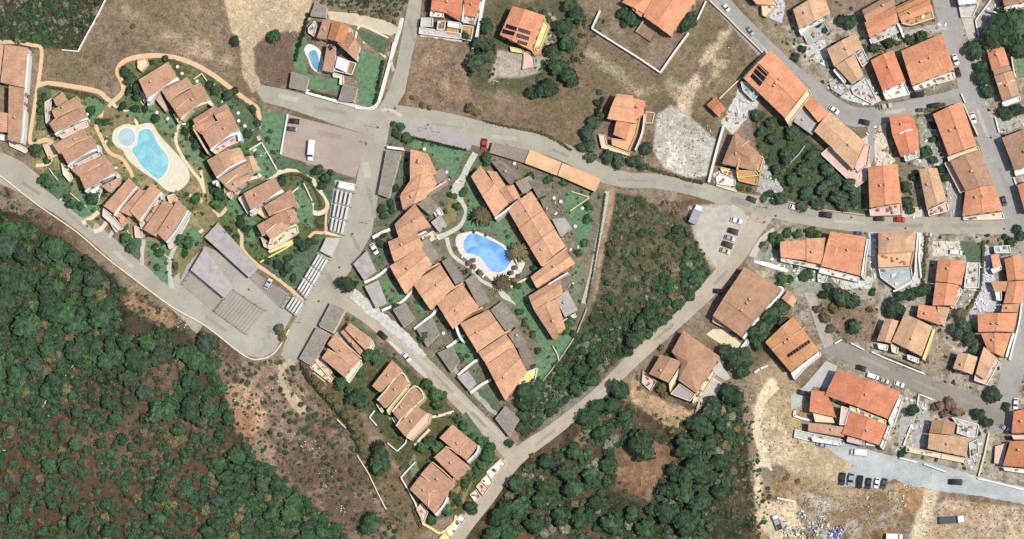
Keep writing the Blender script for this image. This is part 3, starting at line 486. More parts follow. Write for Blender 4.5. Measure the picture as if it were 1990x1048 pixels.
def topo(q, kind, rise):
    """q: corner points at eave height; returns verts, faces of the roof's top surface, gable faces"""
    A = [Vector(p) for p in q]; up = Vector((0, 0, rise)); n = len(A); t = 0.5
    if isinstance(kind, tuple): kind, t = kind
    if kind == 'f': return A, [list(range(n))], []
    if kind == 'p':
        c = sum(A, Vector())/n+up; return A+[c], [[i, (i+1) % n, n] for i in range(n)], []
    k = kind[0]; r = int(kind[1]) if len(kind) > 1 else 0
    if k == 'm':
        A = A[r:]+A[:r]; return [A[0], A[1], A[2]+up, A[3]+up], [[0, 1, 2, 3]], [[1, 2, 'b'], [2, 3, 'b'], [3, 0, 'b']]
    A = A[r:]+A[:r]                            # ridge runs parallel to edge 0-1
    m1 = A[1].lerp(A[2], t)+up; m0 = A[0].lerp(A[3], t)+up
    if k == 'h':
        L = (m1-m0).length; d = min((A[1]-A[2]).length*.5, L*.45)/max(L, .01); m0, m1 = m0.lerp(m1, d), m1.lerp(m0, d)
        return A+[m0, m1], [[0, 1, 5, 4], [4, 5, 2, 3], [1, 2, 5], [3, 0, 4]], []
    return A+[m0, m1], [[0, 1, 5, 4], [4, 5, 2, 3]], [[1, 2, 5], [3, 0, 4]]
def shrink(q, d):
    c = sum((Vector(p) for p in q), Vector())/len(q); out = []
    for p in q:
        v = Vector(p)-c; l = v.length; out.append(c+v*max(.3, (l-d)/l))
    return out
def rise_fix(q, kind, rise): return rise
class House:
    def __init__(s, name, label, cat, lm, roofs, wall='w', ex=(), group=None, chim=1, win=True, parapet=None):
        allp = [p for r in roofs for p in r[4]] if roofs else [(0, 0)]
        cx = sum(p[0] for p in allp)/len(allp); cy = sum(p[1] for p in allp)/len(allp)
        s.o = P(cx, cy, 0); s.root = tag(empty(name, s.o), label, cat, group); s.tops = []; s.n = 0; s.wall = WALLM[wall]
        if lm: LANDMARKS.append((cx, cy, lm))
        for r in roofs: s.roof(*r, win=win)
        for i in range(chim):
            k = int((cx*7+cy*3+i*5) % max(1, len(roofs))); q = roofs[k][4]; a, b = (.3+.37*((cx*13+i*.4) % 1)), .35+.3*((cy*11) % 1)
            px = (q[0][0]*(1-a)+q[1][0]*a)*(1-b)+(q[-1][0]*(1-a)+q[2 % len(q)][0]*a)*b; py = (q[0][1]*(1-a)+q[1][1]*a)*(1-b)+(q[-1][1]*(1-a)+q[2 % len(q)][1]*a)*b
            s.chimney(px, py)
        for e in ex: getattr(s, e[0])(*e[1:])
    def child(s, name, me, parent=None): 
        o = link(name, me, parent or s.root); return o
    def roof(s, kind, eave, rise, mat, px, win=True, wall=None):
        q = PP(px, eave); L = s.o; v, f, g = topo(q, kind, rise)
        m = ROOF[mat]; flat = (kind == 'f'); th = .3 if flat else .16
        nv = len(v); vv = [p-L for p in v]+[p-L-Vector((0, 0, th)) for p in v]; ff = []; uv = []; cnt = {}
        for a in f:
            for i in range(len(a)): cnt[(a[i], a[(i+1) % len(a)])] = 1
        for a in f: ff.append(list(a))
        for a in f: ff.append([i+nv for i in a][::-1])
        for (i, j) in list(cnt):
            if (j, i) not in cnt: ff.append([i, j, j+nv, i+nv])
        for a in ff:
            pts = [vv[i] for i in a]; nn = (pts[1]-pts[0]).cross(pts[2]-pts[1]); nn = nn.normalized() if nn.length > 1e-9 else Vector((0, 0, 1))
            if nn.z < 0: nn = -nn
            u = Vector((0, 0, 1)).cross(nn)
            if u.length < .02: u = (vv[1]-vv[0])
            u.normalize(); w_ = nn.cross(u)
            for p in pts: uv += [p.dot(u), p.dot(w_)]
        me = mk('roof', vv, ff, m, uv=None, recalc=False); l = me.uv_layers.new(name='UVMap'); l.data.foreach_set('uv', uv)
        ro = s.child('roof', me); s.tops.append([[v[i] for i in a] for a in f])
        if kind != 'f' and mat not in 'gdlws':                              # ridge tiles
            ks = kind[0] if isinstance(kind, tuple) else kind
            if ks[0] in 'gh':
                mb = MB(); a, b = v[4]-L, v[5]-L; mb.bar(a+Vector((0, 0, .1)), b+Vector((0, 0, .1)), .3, .14); s.child('ridge_tiles', mb.mesh('ridge_tiles', [m]), ro)
        iq = shrink(q, .4 if not flat else .12); bv, bf, bg_ = topo(iq, kind, max(0, rise-.12)); dz = Vector((0, 0, -(th+.02)))
        bv = [p+dz for p in bv]; n = len(bv); n4 = len(q)
        V = [p-L for p in bv]; F = [list(a) for a in bf]
        cn = {}
        for a in bf:
            for i in range(len(a)): cn[(a[i], a[(i+1) % len(a)])] = 1
        bot = {}
        def low(i):
            if i not in bot: bot[i] = len(V); V.append(Vector((bv[i].x-L.x, bv[i].y-L.y, 0)))
            return bot[i]
        ed = [(i, j) for (i, j) in cn if (j, i) not in cn]
        for i, j in ed: F.append([j, i, low(i), low(j)])
        s.child('wall', mk('wall', V, F, WALLM[wall] if wall else s.wall))
        if flat and mat in 'gdlw':
            mb = MB()
            for i in range(len(q)): mb.bar(q[i]-L+Vector((0, 0, .14)), q[(i+1) % len(q)]-L+Vector((0, 0, .14)), .16, .2)
            s.child('roof_rim', mb.mesh('roof_rim', [m if mat != 'w' else WHITE]))
        if win and eave > 2.6:
            c = sum(iq, Vector())/len(iq); k = 0
            for i in range(len(iq)):
                a, b = iq[i], iq[(i+1) % len(iq)]; d = b-a; d.z = 0; l = d.length
                if l < 2.4: continue
                nrm = Vector((d.y, -d.x, 0)).normalized(); mid = (a+b)/2
                if nrm.dot(Vector((mid.x-c.x, mid.y-c.y, 0))) < 0: nrm = -nrm
                if nrm.x*.6-nrm.y*.8 < -.15: continue
                ang = math.atan2(nrm.x, -nrm.y); fl = [1.5] if eave < 4.6 else [1.5, 4.2]
                for z in fl:
                    m_ = max(1, int(l/3.4))
                    for j in range(m_):
                        t = (j+.5)/m_; p = a+d*t+nrm*.02
                        if z+.8 > eave-.3: continue
                        isd = (z < 2 and j == 0 and k == 0); k += isd
                        me = DOOR if isd else WINM; o = s.child('door' if isd else 'window', me); o.location = (p.x-L.x, p.y-L.y, 1.06 if isd else z); o.rotation_euler = (0, 0, ang)
    def z_at(s, px, py, dflt=5.0):
        z = dflt
        for _ in range(4):
            p = P(px, py, z); hit = None
            for t in s.tops:
                for f in t:
                    ins = False; n = len(f)
                    for i in range(n):
                        a, b = f[i], f[(i+1) % n]
                        if (a.y > p.y) != (b.y > p.y) and p.x < (b.x-a.x)*(p.y-a.y)/(b.y-a.y)+a.x: ins = not ins
                    if ins:
                        nn = (f[1]-f[0]).cross(f[2]-f[0]); 
                        if abs(nn.z) > 1e-6:
                            zz = f[0].z-((p.x-f[0].x)*nn.x+(p.y-f[0].y)*nn.y)/nn.z; hit = zz if hit is None else max(hit, zz)
            if hit is None: return dflt
            z = hit
        return z
    def chimney(s, px, py):
        z = s.z_at(px, py, 5); p = P(px, py, z); o = s.child('chimney', CHIM); o.location = (p.x-s.o.x, p.y-s.o.y, z+.25); o.rotation_euler = (0, 0, (px*.37) % 1.5)
    def terrace(s, z, mat, px, par=1, pm=None, clutter=0):
        """a raised floor with a low parapet, optionally with small furniture"""
        q = [p-s.o for p in PP(px, z)]; v, f = prism(q, 0, z); t = s.child('terrace', mk('terrace', v, f, WALLM[mat] if mat in WALLM else ROOF[mat]))
        if par:
            mb = MB(); n = len(q); c = sum(q, Vector())/n
            for i in range(n):
                a, b = q[i], q[(i+1) % n]; mb.bar(a+Vector((0, 0, .7)), b+Vector((0, 0, .7)), .28, .72)
            s.child('parapet', mb.mesh('parapet', [WALLM[pm] if pm else WALLM['w']]), t)
        if clutter:
            xs = [p[0] for p in px]; ys = [p[1] for p in px]; mb = MB(); cx, cy = sum(xs)/len(xs), sum(ys)/len(ys)
            for i in range(clutter):
                k = random.choice(px); f_ = random.uniform(.1, .75); x, y = cx+(k[0]-cx)*f_, cy+(k[1]-cy)*f_; p = P(x, y, z)-s.o
                w1, w2, h = random.uniform(.5, 1.6), random.uniform(.4, 1.0), random.uniform(.4, 1.1)
                mb.box((p.x, p.y, z+h-.05), (w1, w2, .1), random.uniform(0, 3), random.randrange(3))
                for sx in (-1, 1): mb.box((p.x+sx*w1*.3, p.y, z+h/2-.05), (.1, .1, h-.1), 0, 0)
            s.child('outdoor_furniture', mb.mesh('outdoor_furniture', [WHITEP, ROOF['d'], ROOF['k']]))
    def line(s, z, wd, mat, pts, name='parapet', sm=True):
        """a raised wall or verge along a px polyline; its top at z (or following the roof +0.35 when z is None)"""
        q = smooth(pts, step=3) if sm and len(pts) > 2 else pts; mb = MB(); prev = None; w_ = P(wd, 0)-P(0, 0)
        for x, y in q:
            zz = s.z_at(x, y, 5)+.35 if z is None else z; p = P(x, y, zz)-s.o
            if prev is not None: mb.bar(prev, p, w_.length, min(.7, zz) if z is None else zz)
            prev = p
        s.child(name, mb.mesh(name, [WALLM[mat] if mat in WALLM else ROOF[mat]]))
    def solar(s, quad, nx, ny, gap=.12):
        """a framed array of panels lying just above the roof"""
        mb = MB(); 
        def B(u, v): 
            x = (quad[0][0]*(1-u)+quad[1][0]*u)*(1-v)+(quad[3][0]*(1-u)+quad[2][0]*u)*v; y = (quad[0][1]*(1-u)+quad[1][1]*u)*(1-v)+(quad[3][1]*(1-u)+quad[2][1]*u)*v
            z = s.z_at(x, y, 5); p = P(x, y, z)-s.o; p.z = z+.14; return p
        for i in range(nx):
            for j in range(ny):
                u0, u1, v0, v1 = (i+gap/2)/nx, (i+1-gap/2)/nx, (j+gap/2)/ny, (j+1-gap/2)/ny; c = [B(u0, v0), B(u1, v0), B(u1, v1), B(u0, v1)]; d = Vector((0, 0, .06))
                mb.add([p-d for p in c]+c, [[3, 2, 1, 0], [4, 5, 6, 7], [0, 1, 5, 4], [1, 2, 6, 5], [2, 3, 7, 6], [3, 0, 4, 7]], 0)
        me = mb.mesh('solar_panels', [PANEL], True); s.child('solar_panels', me)
    def slats(s, z, quad, n=12, mat='s', posts=True):
        pergola_parts(s.root, s.o, z, quad, n, ROOF[mat] if mat in ROOF else WALLM[mat])
def pergola_parts(root, o, z, quad, n, mat, sw=.16, along=1, posts=3):
    q = PP(quad, z); q = [p-o for p in q]; mb = MB()
    for i in range(n):
        t = (i+.5)/n
        a, b = (q[0].lerp(q[1], t), q[3].lerp(q[2], t)) if along else (q[0].lerp(q[3], t), q[1].lerp(q[2], t)); mb.bar(a, b, sw, .14)
    link('slats', mb.mesh('slats', [mat]), root)
    for a, b in (((q[0], q[1]), (q[3], q[2])) if along else ((q[0], q[3]), (q[1], q[2]))):
        mb = MB(); mb.bar(a-Vector((0, 0, .15)), b-Vector((0, 0, .15)), .18, .18); link('beam', mb.mesh('beam', [mat]), root)
        for k in range(posts+1):
            p = a.lerp(b, min(.98, max(.02, k/posts))); mb = MB(); mb.box((p.x, p.y, (z-.34)/2), (.16, .16, z-.34)); link('post', mb.mesh('post', [mat]), root)
def carport(label, quad, mat, z=2.7, lm=None, slab=.28, name='carport', cat='carport', wallback=False, rise=0.0, group=None):
    q = PP(quad, z); o = sum(q, Vector())/4; o.z = 0; r = tag(empty(name, o), label, cat, group); q = [p-o for p in q]
    if rise: q[2].z += rise; q[3].z += rise
    zt = [p.z for p in q]; v = [(p.x, p.y, p.z-slab) for p in q]+[tuple(p) for p in q]
    me = mk('roof', v, [[3, 2, 1, 0], [4, 5, 6, 7], [0, 1, 5, 4], [1, 2, 6, 5], [2, 3, 7, 6], [3, 0, 4, 7]], mat); l = me.uv_layers.new(name='UVMap')
    for lp in me.loops: c = me.vertices[lp.vertex_index].co; l.data[lp.index].uv = (c.x, c.y)
    link('roof', me, r)
    mb = MB(); 
    for i in range(4): mb.bar(q[i]+Vector((0, 0, .06)), q[(i+1) % 4]+Vector((0, 0, .06)), .14, .3)
    link('roof_rim', mb.mesh('roof_rim', [STONE]), r)
    for a, b in ((q[0], q[1]), (q[3], q[2])):
        n = max(1, int((a-b).length/5))
        for k in range(n+1):
            p = a.lerp(b, k/n); p = p*.93; h = min(a.z, b.z)-slab-.02; mb = MB(); mb.box((p.x, p.y, h/2), (.25, .25, h)); link('post', mb.mesh('post', [WHITE]), r)
    mb = MB(); a, b = (q[2]+(q[1]-q[2])*.05), (q[3]+(q[0]-q[3])*.05); a.z = b.z = min(q[2].z, q[3].z)-slab-.03; mb.bar(a*.97, b*.97, .2, a.z); link('back_wall', mb.mesh('back_wall', [WHITE]), r)
    if lm: LANDMARKS.append((sum(p[0] for p in quad)/4, sum(p[1] for p in quad)/4, lm))
    return r
def pergola(label, quad, z, n, mat, along=1, sw=.16, group=None, lm=None, posts=3):
    o = sum(PP(quad, 0), Vector())/4; r = tag(empty('pergola', o), label, 'pergola', group); pergola_parts(r, o, z, quad, n, mat, sw, along, posts)
    if lm: LANDMARKS.append((sum(p[0] for p in quad)/4, sum(p[1] for p in quad)/4, lm))
    return r
def garden_wall(label, pts, h=1.1, wd=.3, mat=None, sm=False, name='garden_wall', cat='wall', group=None):
    q = smooth(pts, step=3) if sm and len(pts) > 2 else pts; mat = mat or WHITE; o = P(*q[0]); mb = MB(); cp = MB(); prev = None
    for i, (x, y) in enumerate(q):
        p = P(x, y, h)-o
        if prev is not None:
            mb.bar(prev-Vector((0, 0, .08)), p-Vector((0, 0, .08)), wd, h-.08); cp.bar(prev, p, wd+.1, .08)
        prev = p
    r = tag(link(name, mb.mesh(name, [mat]), None, o), label, cat, group); link('coping', cp.mesh('coping', [mat]), r); return r
# ------------------------------------------------------------------ buildings of the west holiday village
G1 = 'terraced holiday houses around the bean-shaped pool'
def TH(label, lm, roofs, **k): return House('terraced_house', label, 'house', lm, roofs, **k)
House('long_building', 'long building with pale terracotta roofs and white edge strip on the far left edge', 'building', 'the long building on the left edge',
    [('m3', 5.5, 1.2, 'm', [(9, 87), (56, 94), (49, 172), (1, 160)]), ('m3', 5.5, 1.0, 'm', [(17, 166), (49, 173), (41, 280), (15, 272)]), ('g1', 4.6, .9, 'm', [(-26, 216), (22, 221), (19, 258), (-26, 254)]), ('g1', 5.6, 1.0, 'm', [(-40, 84), (7, 87), (-1, 157), (-40, 152)])],
    wall='w', ex=[('line', 5.2, 3, 'w', [(55, 105), (51, 160), (49, 180)]), ('line', 5.0, 3, 'w', [(48, 215), (45, 262), (42, 278)]), ('terrace', 1.2, 'w', [(-10, 262), (16, 264), (14, 274), (-10, 270)], 1), ('terrace', .8, 'c', [(18, 275), (40, 282), (54, 292), (50, 298), (20, 284)], 1)], chim=2)
TH('small village house with a stepped terracotta roof, topmost in the west row', 'the top of the west row',
    [('m0', 4.6, .8, 'm', [(103, 192), (122, 179), (131, 193), (110, 207)]), ('m0', 5.2, 1.1, 'm', [(100, 215), (150, 186), (160, 206), (107, 230)]), ('m0', 5.6, 1.3, 'm', [(95, 240), (160, 207), (169, 229), (108, 259)])],
    ex=[('line', 5.4, 3.6, 'w', [(107, 262), (122, 250), (140, 240), (160, 233), (170, 231)]), ('terrace', 2.6, 'p', [(112, 262), (168, 236), (172, 246), (122, 270)], 1, None, 4), ('line', None, 2, 'o', [(100, 238), (120, 222), (160, 206)]), ('terrace', 1.2, 'p', [(88, 200), (101, 192), (96, 232), (90, 240)], 1)], group=None)
TH('curved terracotta village house second from the top in the west row', 'the second west row house',
    [('m0', 5.2, 1.2, 'm', [(102, 281), (162, 250), (171, 265), (115, 300)]), ('m0', 5.6, 1.3, 'm', [(118, 295), (179, 265), (191, 285), (133, 320)])],
    ex=[('line', 5.4, 3.6, 'w', [(132, 324), (148, 309), (168, 298), (190, 290)]), ('line', 5.4, 3.4, 'w', [(190, 282), (192, 296)]), ('terrace', 2.6, 'p', [(137, 326), (190, 298), (196, 302), (148, 334)], 1, None, 3), ('line', None, 2, 'o', [(116, 298), (140, 281), (178, 265)]), ('terrace', 1.2, 'p', [(84, 282), (100, 280), (112, 302), (96, 310)], 1, 'c')])
TH('curved terracotta village house third from the top in the west row, white triangular patio below', 'the third west row house',
    [('m0', 5.2, 1.2, 'm', [(138, 330), (203, 301), (213, 313), (155, 345)]), ('m0', 5.6, 1.3, 'm', [(155, 345), (213, 313), (226, 335), (167, 370)]), ('m1', 4.2, .8, 'm', [(198, 362), (229, 346), (236, 353), (213, 375)])],
    ex=[('line', 5.4, 3.8, 'w', [(166, 373), (178, 360), (200, 348), (227, 338)]), ('line', 5.4, 4, 'w', [(226, 336), (229, 346)]), ('terrace', 1.4, 'w', [(168, 372), (196, 358), (200, 366), (188, 398), (176, 384)], 1), ('line', None, 2, 'o', [(156, 344), (180, 326), (213, 313)]), ('terrace', 1.2, 'c', [(120, 318), (132, 326), (142, 346), (136, 354), (124, 340)], 1)])
TH('terracotta village house with white curved right wall, leftmost of the south row', 'the left end of the south row',
    [('m3', 5.4, 1.2, 'm', [(201, 400), (252, 347), (267, 362), (221, 415)]), ('m3', 4.4, 1.0, 'm', [(232, 411), (272, 369), (289, 372), (254, 421)]), ('f', 3.4, 0, 'm', [(224, 415), (232, 411), (251, 430), (238, 441)])],
    ex=[('line', 5.4, 3.6, 'w', [(222, 419), (236, 398), (252, 378), (267, 363)]), ('terrace', 2.2, 'p', [(202, 405), (220, 420), (240, 444), (232, 448), (200, 420)], 1), ('terrace', 1.6, 'p', [(206, 420), (216, 428), (232, 446), (226, 452)], 1)])
TH('terracotta village house with striped white terrace on its right, middle of the south row', 'the middle of the south row',
    [('m3', 5.4, 1.3, 'm', [(252, 410), (297, 357), (314, 373), (270, 430)]), ('m3', 4.3, .8, 'm', [(282, 427), (302, 402), (316, 396), (290, 440)])],
    ex=[('line', 5.5, 3.2, 'w', [(272, 431), (284, 411), (298, 392), (314, 374)]), ('line', 5.2, 3.2, 'w', [(313, 374), (314, 388)]), ('terrace', 2.4, 'p', [(272, 434), (284, 414), (300, 396), (314, 388), (290, 442), (276, 446)], 1), ('terrace', 1.2, 'p', [(262, 440), (276, 446), (278, 462), (264, 462)], 1)])
TH('double terracotta village house with large pink patio, rightmost of the south row', 'the right end of the south row',
    [('m3', 5.4, 1.2, 'm', [(278, 446), (320, 390), (338, 399), (298, 458)]), ('m3', 5.7, 1.3, 'm', [(304, 453), (347, 389), (365, 407), (323, 471)])],
    ex=[('line', 5.6, 2.6, 'o', [(300, 458), (320, 432), (346, 391)]), ('line', 5.6, 2.6, 'w', [(324, 472), (344, 446), (366, 409)]), ('terrace', 1.6, 'p', [(326, 474), (366, 412), (368, 426), (338, 480), (330, 484)], 1), ('terrace', 1.8, 'o', [(326, 382), (338, 378), (345, 386), (340, 396), (330, 394)], 1)])
TH('terracotta village house with white crescent terrace at the top of the path loop', 'the top house in the path loop',
    [('m0', 5.6, 1.3, 'm', [(269, 155), (327, 120), (345, 151), (287, 193)])],
    ex=[('line', 5.5, 6.5, 'w', [(288, 197), (300, 181), (316, 167), (332, 159), (346, 153)]), ('terrace', 2.2, 'w', [(287, 193), (296, 188), (298, 200), (288, 206)], 1), ('terrace', 1.4, 'c', [(268, 118), (286, 114), (290, 126), (276, 140), (268, 132)], 1, 'o'), ('terrace', 1.2, 'w', [(272, 178), (276, 178), (288, 198), (282, 200)], 1), ('terrace', 2.6, 't', [(303, 194), (312, 180), (326, 214), (322, 218)], 0)])
TH('wide double terracotta village house with curved party walls, second inside the path loop', 'the double house in the path loop',
    [('m0', 5.2, 1.1, 'm', [(314, 177), (364, 150), (374, 163), (327, 197)]), ('m0', 5.7, 1.3, 'm', [(328, 198), (390, 161), (407, 190), (350, 230)])],
    ex=[('line', None, 2, 'o', [(327, 198), (350, 180), (390, 161)]), ('line', None, 2, 'o', [(338, 215), (352, 204), (366, 193)]), ('line', 5.4, 4, 'c', [(352, 233), (366, 216), (384, 205), (410, 197)]), ('line', 5.0, 5, 'w', [(404, 198), (412, 204)]), ('terrace', 2.8, 'p', [(338, 222), (350, 228), (356, 232), (348, 240)], 1, 'c'), ('line', None, 1.6, 'k', [(374, 178), (376, 188), (386, 194)])])
TH('long pinkish terracotta village house with chimney stacks in the upper east row', 'the upper east row house',
    [('m0', 5.0, .9, 'm', [(374, 232), (416, 206), (428, 212), (382, 248)]), ('m0', 5.2, 1.0, 'p', [(374, 247), (412, 226), (418, 232), (392, 262)]), ('g0', 5.2, .9, 'm', [(413, 216), (440, 201), (450, 222), (422, 234)]), ('m0', 5.7, 1.3, 'm', [(390, 257), (450, 223), (464, 250), (410, 290)])],
    ex=[('line', None, 2.4, 'o', [(375, 246), (390, 235), (404, 227)]), ('line', None, 2, 'o', [(392, 256), (415, 240), (450, 223)]), ('line', 5.4, 5, 'w', [(410, 293), (424, 276), (444, 264), (466, 258)]), ('line', 5.0, 6, 'w', [(464, 258), (466, 274)]), ('terrace', 2.8, 'p', [(412, 294), (464, 262), (464, 276), (440, 286), (420, 300)], 1, None, 4), ('line', 5.2, 3, 'p', [(376, 250), (392, 278), (404, 298)])])
TH('orange-toned terracotta village house with two curved white walls in the east row', 'the middle east row house',
    [('g1', 5.4, 1.0, 'm', [(402, 312), (445, 289), (455, 318), (421, 346)]), ('g0', 5.0, .9, 't', [(440, 292), (466, 287), (478, 312), (452, 322)]), ('m0', 5.2, 1.0, 'm', [(424, 348), (478, 316), (484, 334), (438, 362)]), ('g1', 5.2, .9, 't', [(476, 306), (492, 303), (505, 330), (482, 342)]), ('m0', 5.4, 1.0, 't', [(436, 361), (482, 338), (490, 346), (451, 373)])],
    ex=[('line', 5.8, 3, 'w', [(421, 346), (440, 330), (462, 318), (478, 311)]), ('line', None, 2, 'c', [(436, 361), (448, 350), (462, 339)]), ('line', 5.2, 4, 'w', [(413, 356), (422, 352), (422, 362)]), ('line', 4.6, 6, 'c', [(456, 368), (468, 356), (486, 348), (505, 343)]), ('line', 5.2, 5, 'w', [(503, 338), (506, 344)]), ('terrace', 2.2, 'p', [(436, 362), (452, 374), (450, 388), (438, 376)], 1, 'c')])
TH('terracotta village house with diagonal white stair terrace, second from the bottom in the east row', 'the lower east row house',
    [('m0', 5.6, 1.3, 'm', [(473, 376), (534, 344), (548, 369), (489, 410)])], ex=[('line', 5.4, 5, 'w', [(487, 413), (502, 396), (522, 384), (550, 371)]), ('terrace', 2.0, 'p', [(464, 386), (474, 380), (488, 408), (482, 416)], 1), ('terrace', 2.4, 'w', [(486, 412), (510, 396), (512, 402), (498, 416), (488, 420)], 1)])
TH('terracotta village house with cluttered white terrace at the bottom of the east row', 'the bottom east row house',
    [('m0', 5.4, 1.2, 'm', [(512, 401), (565, 368), (580, 399), (524, 419)]), ('m0', 5.4, 1.1, 'm', [(499, 438), (546, 411), (560, 426), (510, 458)]), ('g1', 5.2, .8, 'm', [(544, 410), (572, 407), (579, 428), (552, 440)]), ('m0', 5.0, .8, 't', [(512, 448), (552, 430), (566, 440), (526, 465)])],
    ex=[('line', None, 2.2, 'o', [(522, 419), (540, 412), (566, 402)]), ('line', None, 2, 'c', [(509, 458), (522, 447), (536, 436)]), ('line', 5.2, 4, 'c', [(524, 474), (530, 458), (545, 448), (576, 437)]), ('terrace', 2.4, 'c', [(522, 474), (530, 456), (576, 437), (580, 452), (548, 474), (524, 486)], 1, None, 8), ('terrace', 1.0, 'y', [(520, 488), (576, 462), (578, 470), (524, 492)], 0), ('terrace', 2.2, 'c', [(500, 414), (508, 400), (520, 418), (514, 424)], 1, 'o'), ('terrace', 2.2, 'p', [(508, 462), (520, 470), (524, 484), (514, 480)], 1, 'c')])
# ------------------------------------------------------------------ the central holiday village: two long terraces
SIDE_L = [
 ('topmost unit, beside the small lawn', [('g0', 5.4, 1.2, 'c', [(798, 290), (832, 299), (850, 338), (797, 352)])], [('chimney', 815, 312)]),
 ('second unit from the top', [('g0', 5.4, 1.2, 'c', [(777, 380), (800, 346), (838, 333), (849, 357)]), ('g0', 5.4, 1.2, 'c', [(783, 408), (777, 381), (849, 357), (826, 386)]), ('f', 3.2, 0, 'g', [(839, 336), (862, 326), (873, 352), (850, 358)])], [('line', 5.4, 3, 'p', [(806, 388), (835, 372), (858, 357)])]),
 ('third unit, beside the white pool kiosk', [('g0', 5.4, 1.2, 'c', [(767, 436), (806, 396), (838, 440), (776, 464)]), ('f', 3.2, 0, 'g', [(808, 394), (832, 377), (853, 402), (835, 418)])], [('line', 5.6, 3, 'w', [(776, 466), (800, 462), (828, 450)]), ('line', 5.6, 3, 'p', [(805, 392), (832, 374), (868, 352)])]),
 ('fourth unit, left of the round pool gate', [('g0', 5.4, 1.2, 'c', [(754, 470), (808, 446), (824, 478), (766, 510)]), ('f', 3.2, 0, 'g', [(812, 474), (832, 462), (856, 500), (838, 514)])], []),
 ('fifth unit', [('g0', 5.4, 1.2, 'c', [(757, 517), (820, 480), (840, 514), (788, 572)])], [('line', 5.9, 2.4, 'o', [(800, 546), (815, 532), (854, 512)])]),
 ('sixth, level with the pool end', [('g0', 5.4, 1.2, 'c', [(801, 550), (856, 515), (884, 557), (837, 603)]), ('f', 3.2, 0, 'g', [(859, 508), (874, 500), (903, 545), (888, 557)])], [('line', 5.9, 2.4, 'o', [(846, 588), (860, 572), (900, 550)])]),
 ('seventh unit', [('g0', 5.4, 1.2, 'c', [(848, 589), (898, 552), (931, 597), (880, 640)]), ('f', 3.2, 0, 'g', [(904, 545), (922, 532), (952, 585), (931, 597)])], [('line', 5.9, 2.6, 'o', [(890, 626), (905, 612), (938, 598)]), ('line', 5.2, 4, 'w', [(886, 634), (892, 652), (900, 664)])]),
 ('eighth unit', [('g0', 5.6, 1.3, 'c', [(894, 629), (950, 602), (982, 647), (928, 684)]), ('f', 3.2, 0, 'g', [(953, 602), (978, 584), (1010, 626), (985, 646)])], [('line', 5.9, 2.4, 'o', [(926, 684), (945, 668), (992, 641)])]),
 ('ninth unit, narrow', [('g0', 5.6, 1.2, 'c', [(929, 685), (983, 649), (999, 671), (945, 708)]), ('f', 3.2, 0, 'g', [(988, 650), (1006, 636), (1024, 664), (1004, 676)])], [('line', 5.9, 2.2, 'o', [(944, 708), (965, 690), (998, 672)])]),
 ('last unit at the bottom end', [('g0', 5.6, 1.3, 'c', [(945, 709), (999, 672), (1024, 722), (982, 779)]), ('f', 3.2, 0, 'd', [(1006, 676), (1022, 666), (1042, 702), (1020, 716)])], [('terrace', 3.0, 'y', [(1006, 752), (1022, 724), (1044, 716), (1040, 740), (1016, 764)], 1)])]
for ph, rf, ex in SIDE_L:
    TH('pale terracotta unit left of the blue pool, '+ph, None, rf, ex=ex, wall='o', group=None)
LANDMARKS += [(790, 350, 'the top of the long central terrace'), (800, 500, 'the mid long central terrace'), (960, 660, 'the lower long central terrace'), (1000, 760, 'the end of the long central terrace')]
SIDE_R = [
 ('topmost unit', [('g0', 5.4, 1.2, 'c', [(915, 343), (934, 322), (988, 395), (962, 423)]), ('g0', 5.0, .9, 'c', [(946, 331), (965, 334), (984, 363), (968, 371)]), ('g1', 5.2, .9, 'c', [(970, 369), (998, 359), (1011, 384), (988, 395)]), ('f', 3.2, 0, 'd', [(955, 314), (975, 312), (1012, 340), (990, 358)])], [('line', 5.8, 3.4, 'w', [(962, 425), (985, 408), (1012, 386)])]),
 ('second unit from the top', [('g1', 5.5, 1.2, 'c', [(986, 407), (1033, 372), (1056, 408), (1008, 444)]), ('f', 3.2, 0, 'd', [(1028, 352), (1052, 348), (1064, 378), (1046, 384)])], []),
 ('third unit', [('g1', 5.5, 1.2, 'c', [(1008, 445), (1056, 409), (1078, 444), (1030, 481)]), ('f', 3.2, 0, 'd', [(1050, 388), (1066, 380), (1080, 412), (1064, 422)])], []),
 ('fourth unit, beside the grey flat roof', [('g1', 5.5, 1.2, 'c', [(1030, 482), (1078, 445), (1099, 479), (1052, 518)]), ('f', 3.2, 0, 'l', [(1073, 426), (1098, 424), (1112, 444), (1090, 460)])], [('line', 5.8, 2.4, 'o', [(1054, 517), (1080, 498), (1101, 482)])]),
 ('fifth unit, stepped left', [('g0', 5.3, 1.1, 'c', [(1031, 538), (1098, 486), (1118, 512), (1043, 560)]), ('f', 3.2, 0, 'd', [(1075, 552), (1100, 530), (1113, 545), (1092, 566)])], [('line', 5.6, 2.6, 'w', [(1066, 553), (1085, 541), (1104, 530)])]),
 ('sixth unit, above the light grey roof', [('g0', 5.3, 1.1, 'c', [(1027, 576), (1088, 538), (1094, 568), (1038, 603)]), ('f', 3.3, 0, 'l', [(1079, 579), (1103, 564), (1123, 602), (1098, 616)])], [('line', 5.6, 2.6, 'o', [(1062, 588), (1078, 578), (1092, 570)])]),
 ('last unit at the bottom end', [('g1', 5.3, 1.1, 'c', [(1038, 603), (1082, 580), (1099, 638), (1075, 660)])], [('terrace', 1.2, 'w', [(1088, 628), (1118, 610), (1120, 616), (1092, 634)], 1)])]
for ph, rf, ex in SIDE_R:
    TH('pale terracotta unit right of the blue pool, '+ph, None, rf, ex=ex, wall='o')
LANDMARKS += [(950, 360, 'the top right central terrace'), (1050, 450, 'the middle right central terrace'), (1070, 600, 'the bottom right central terrace')]
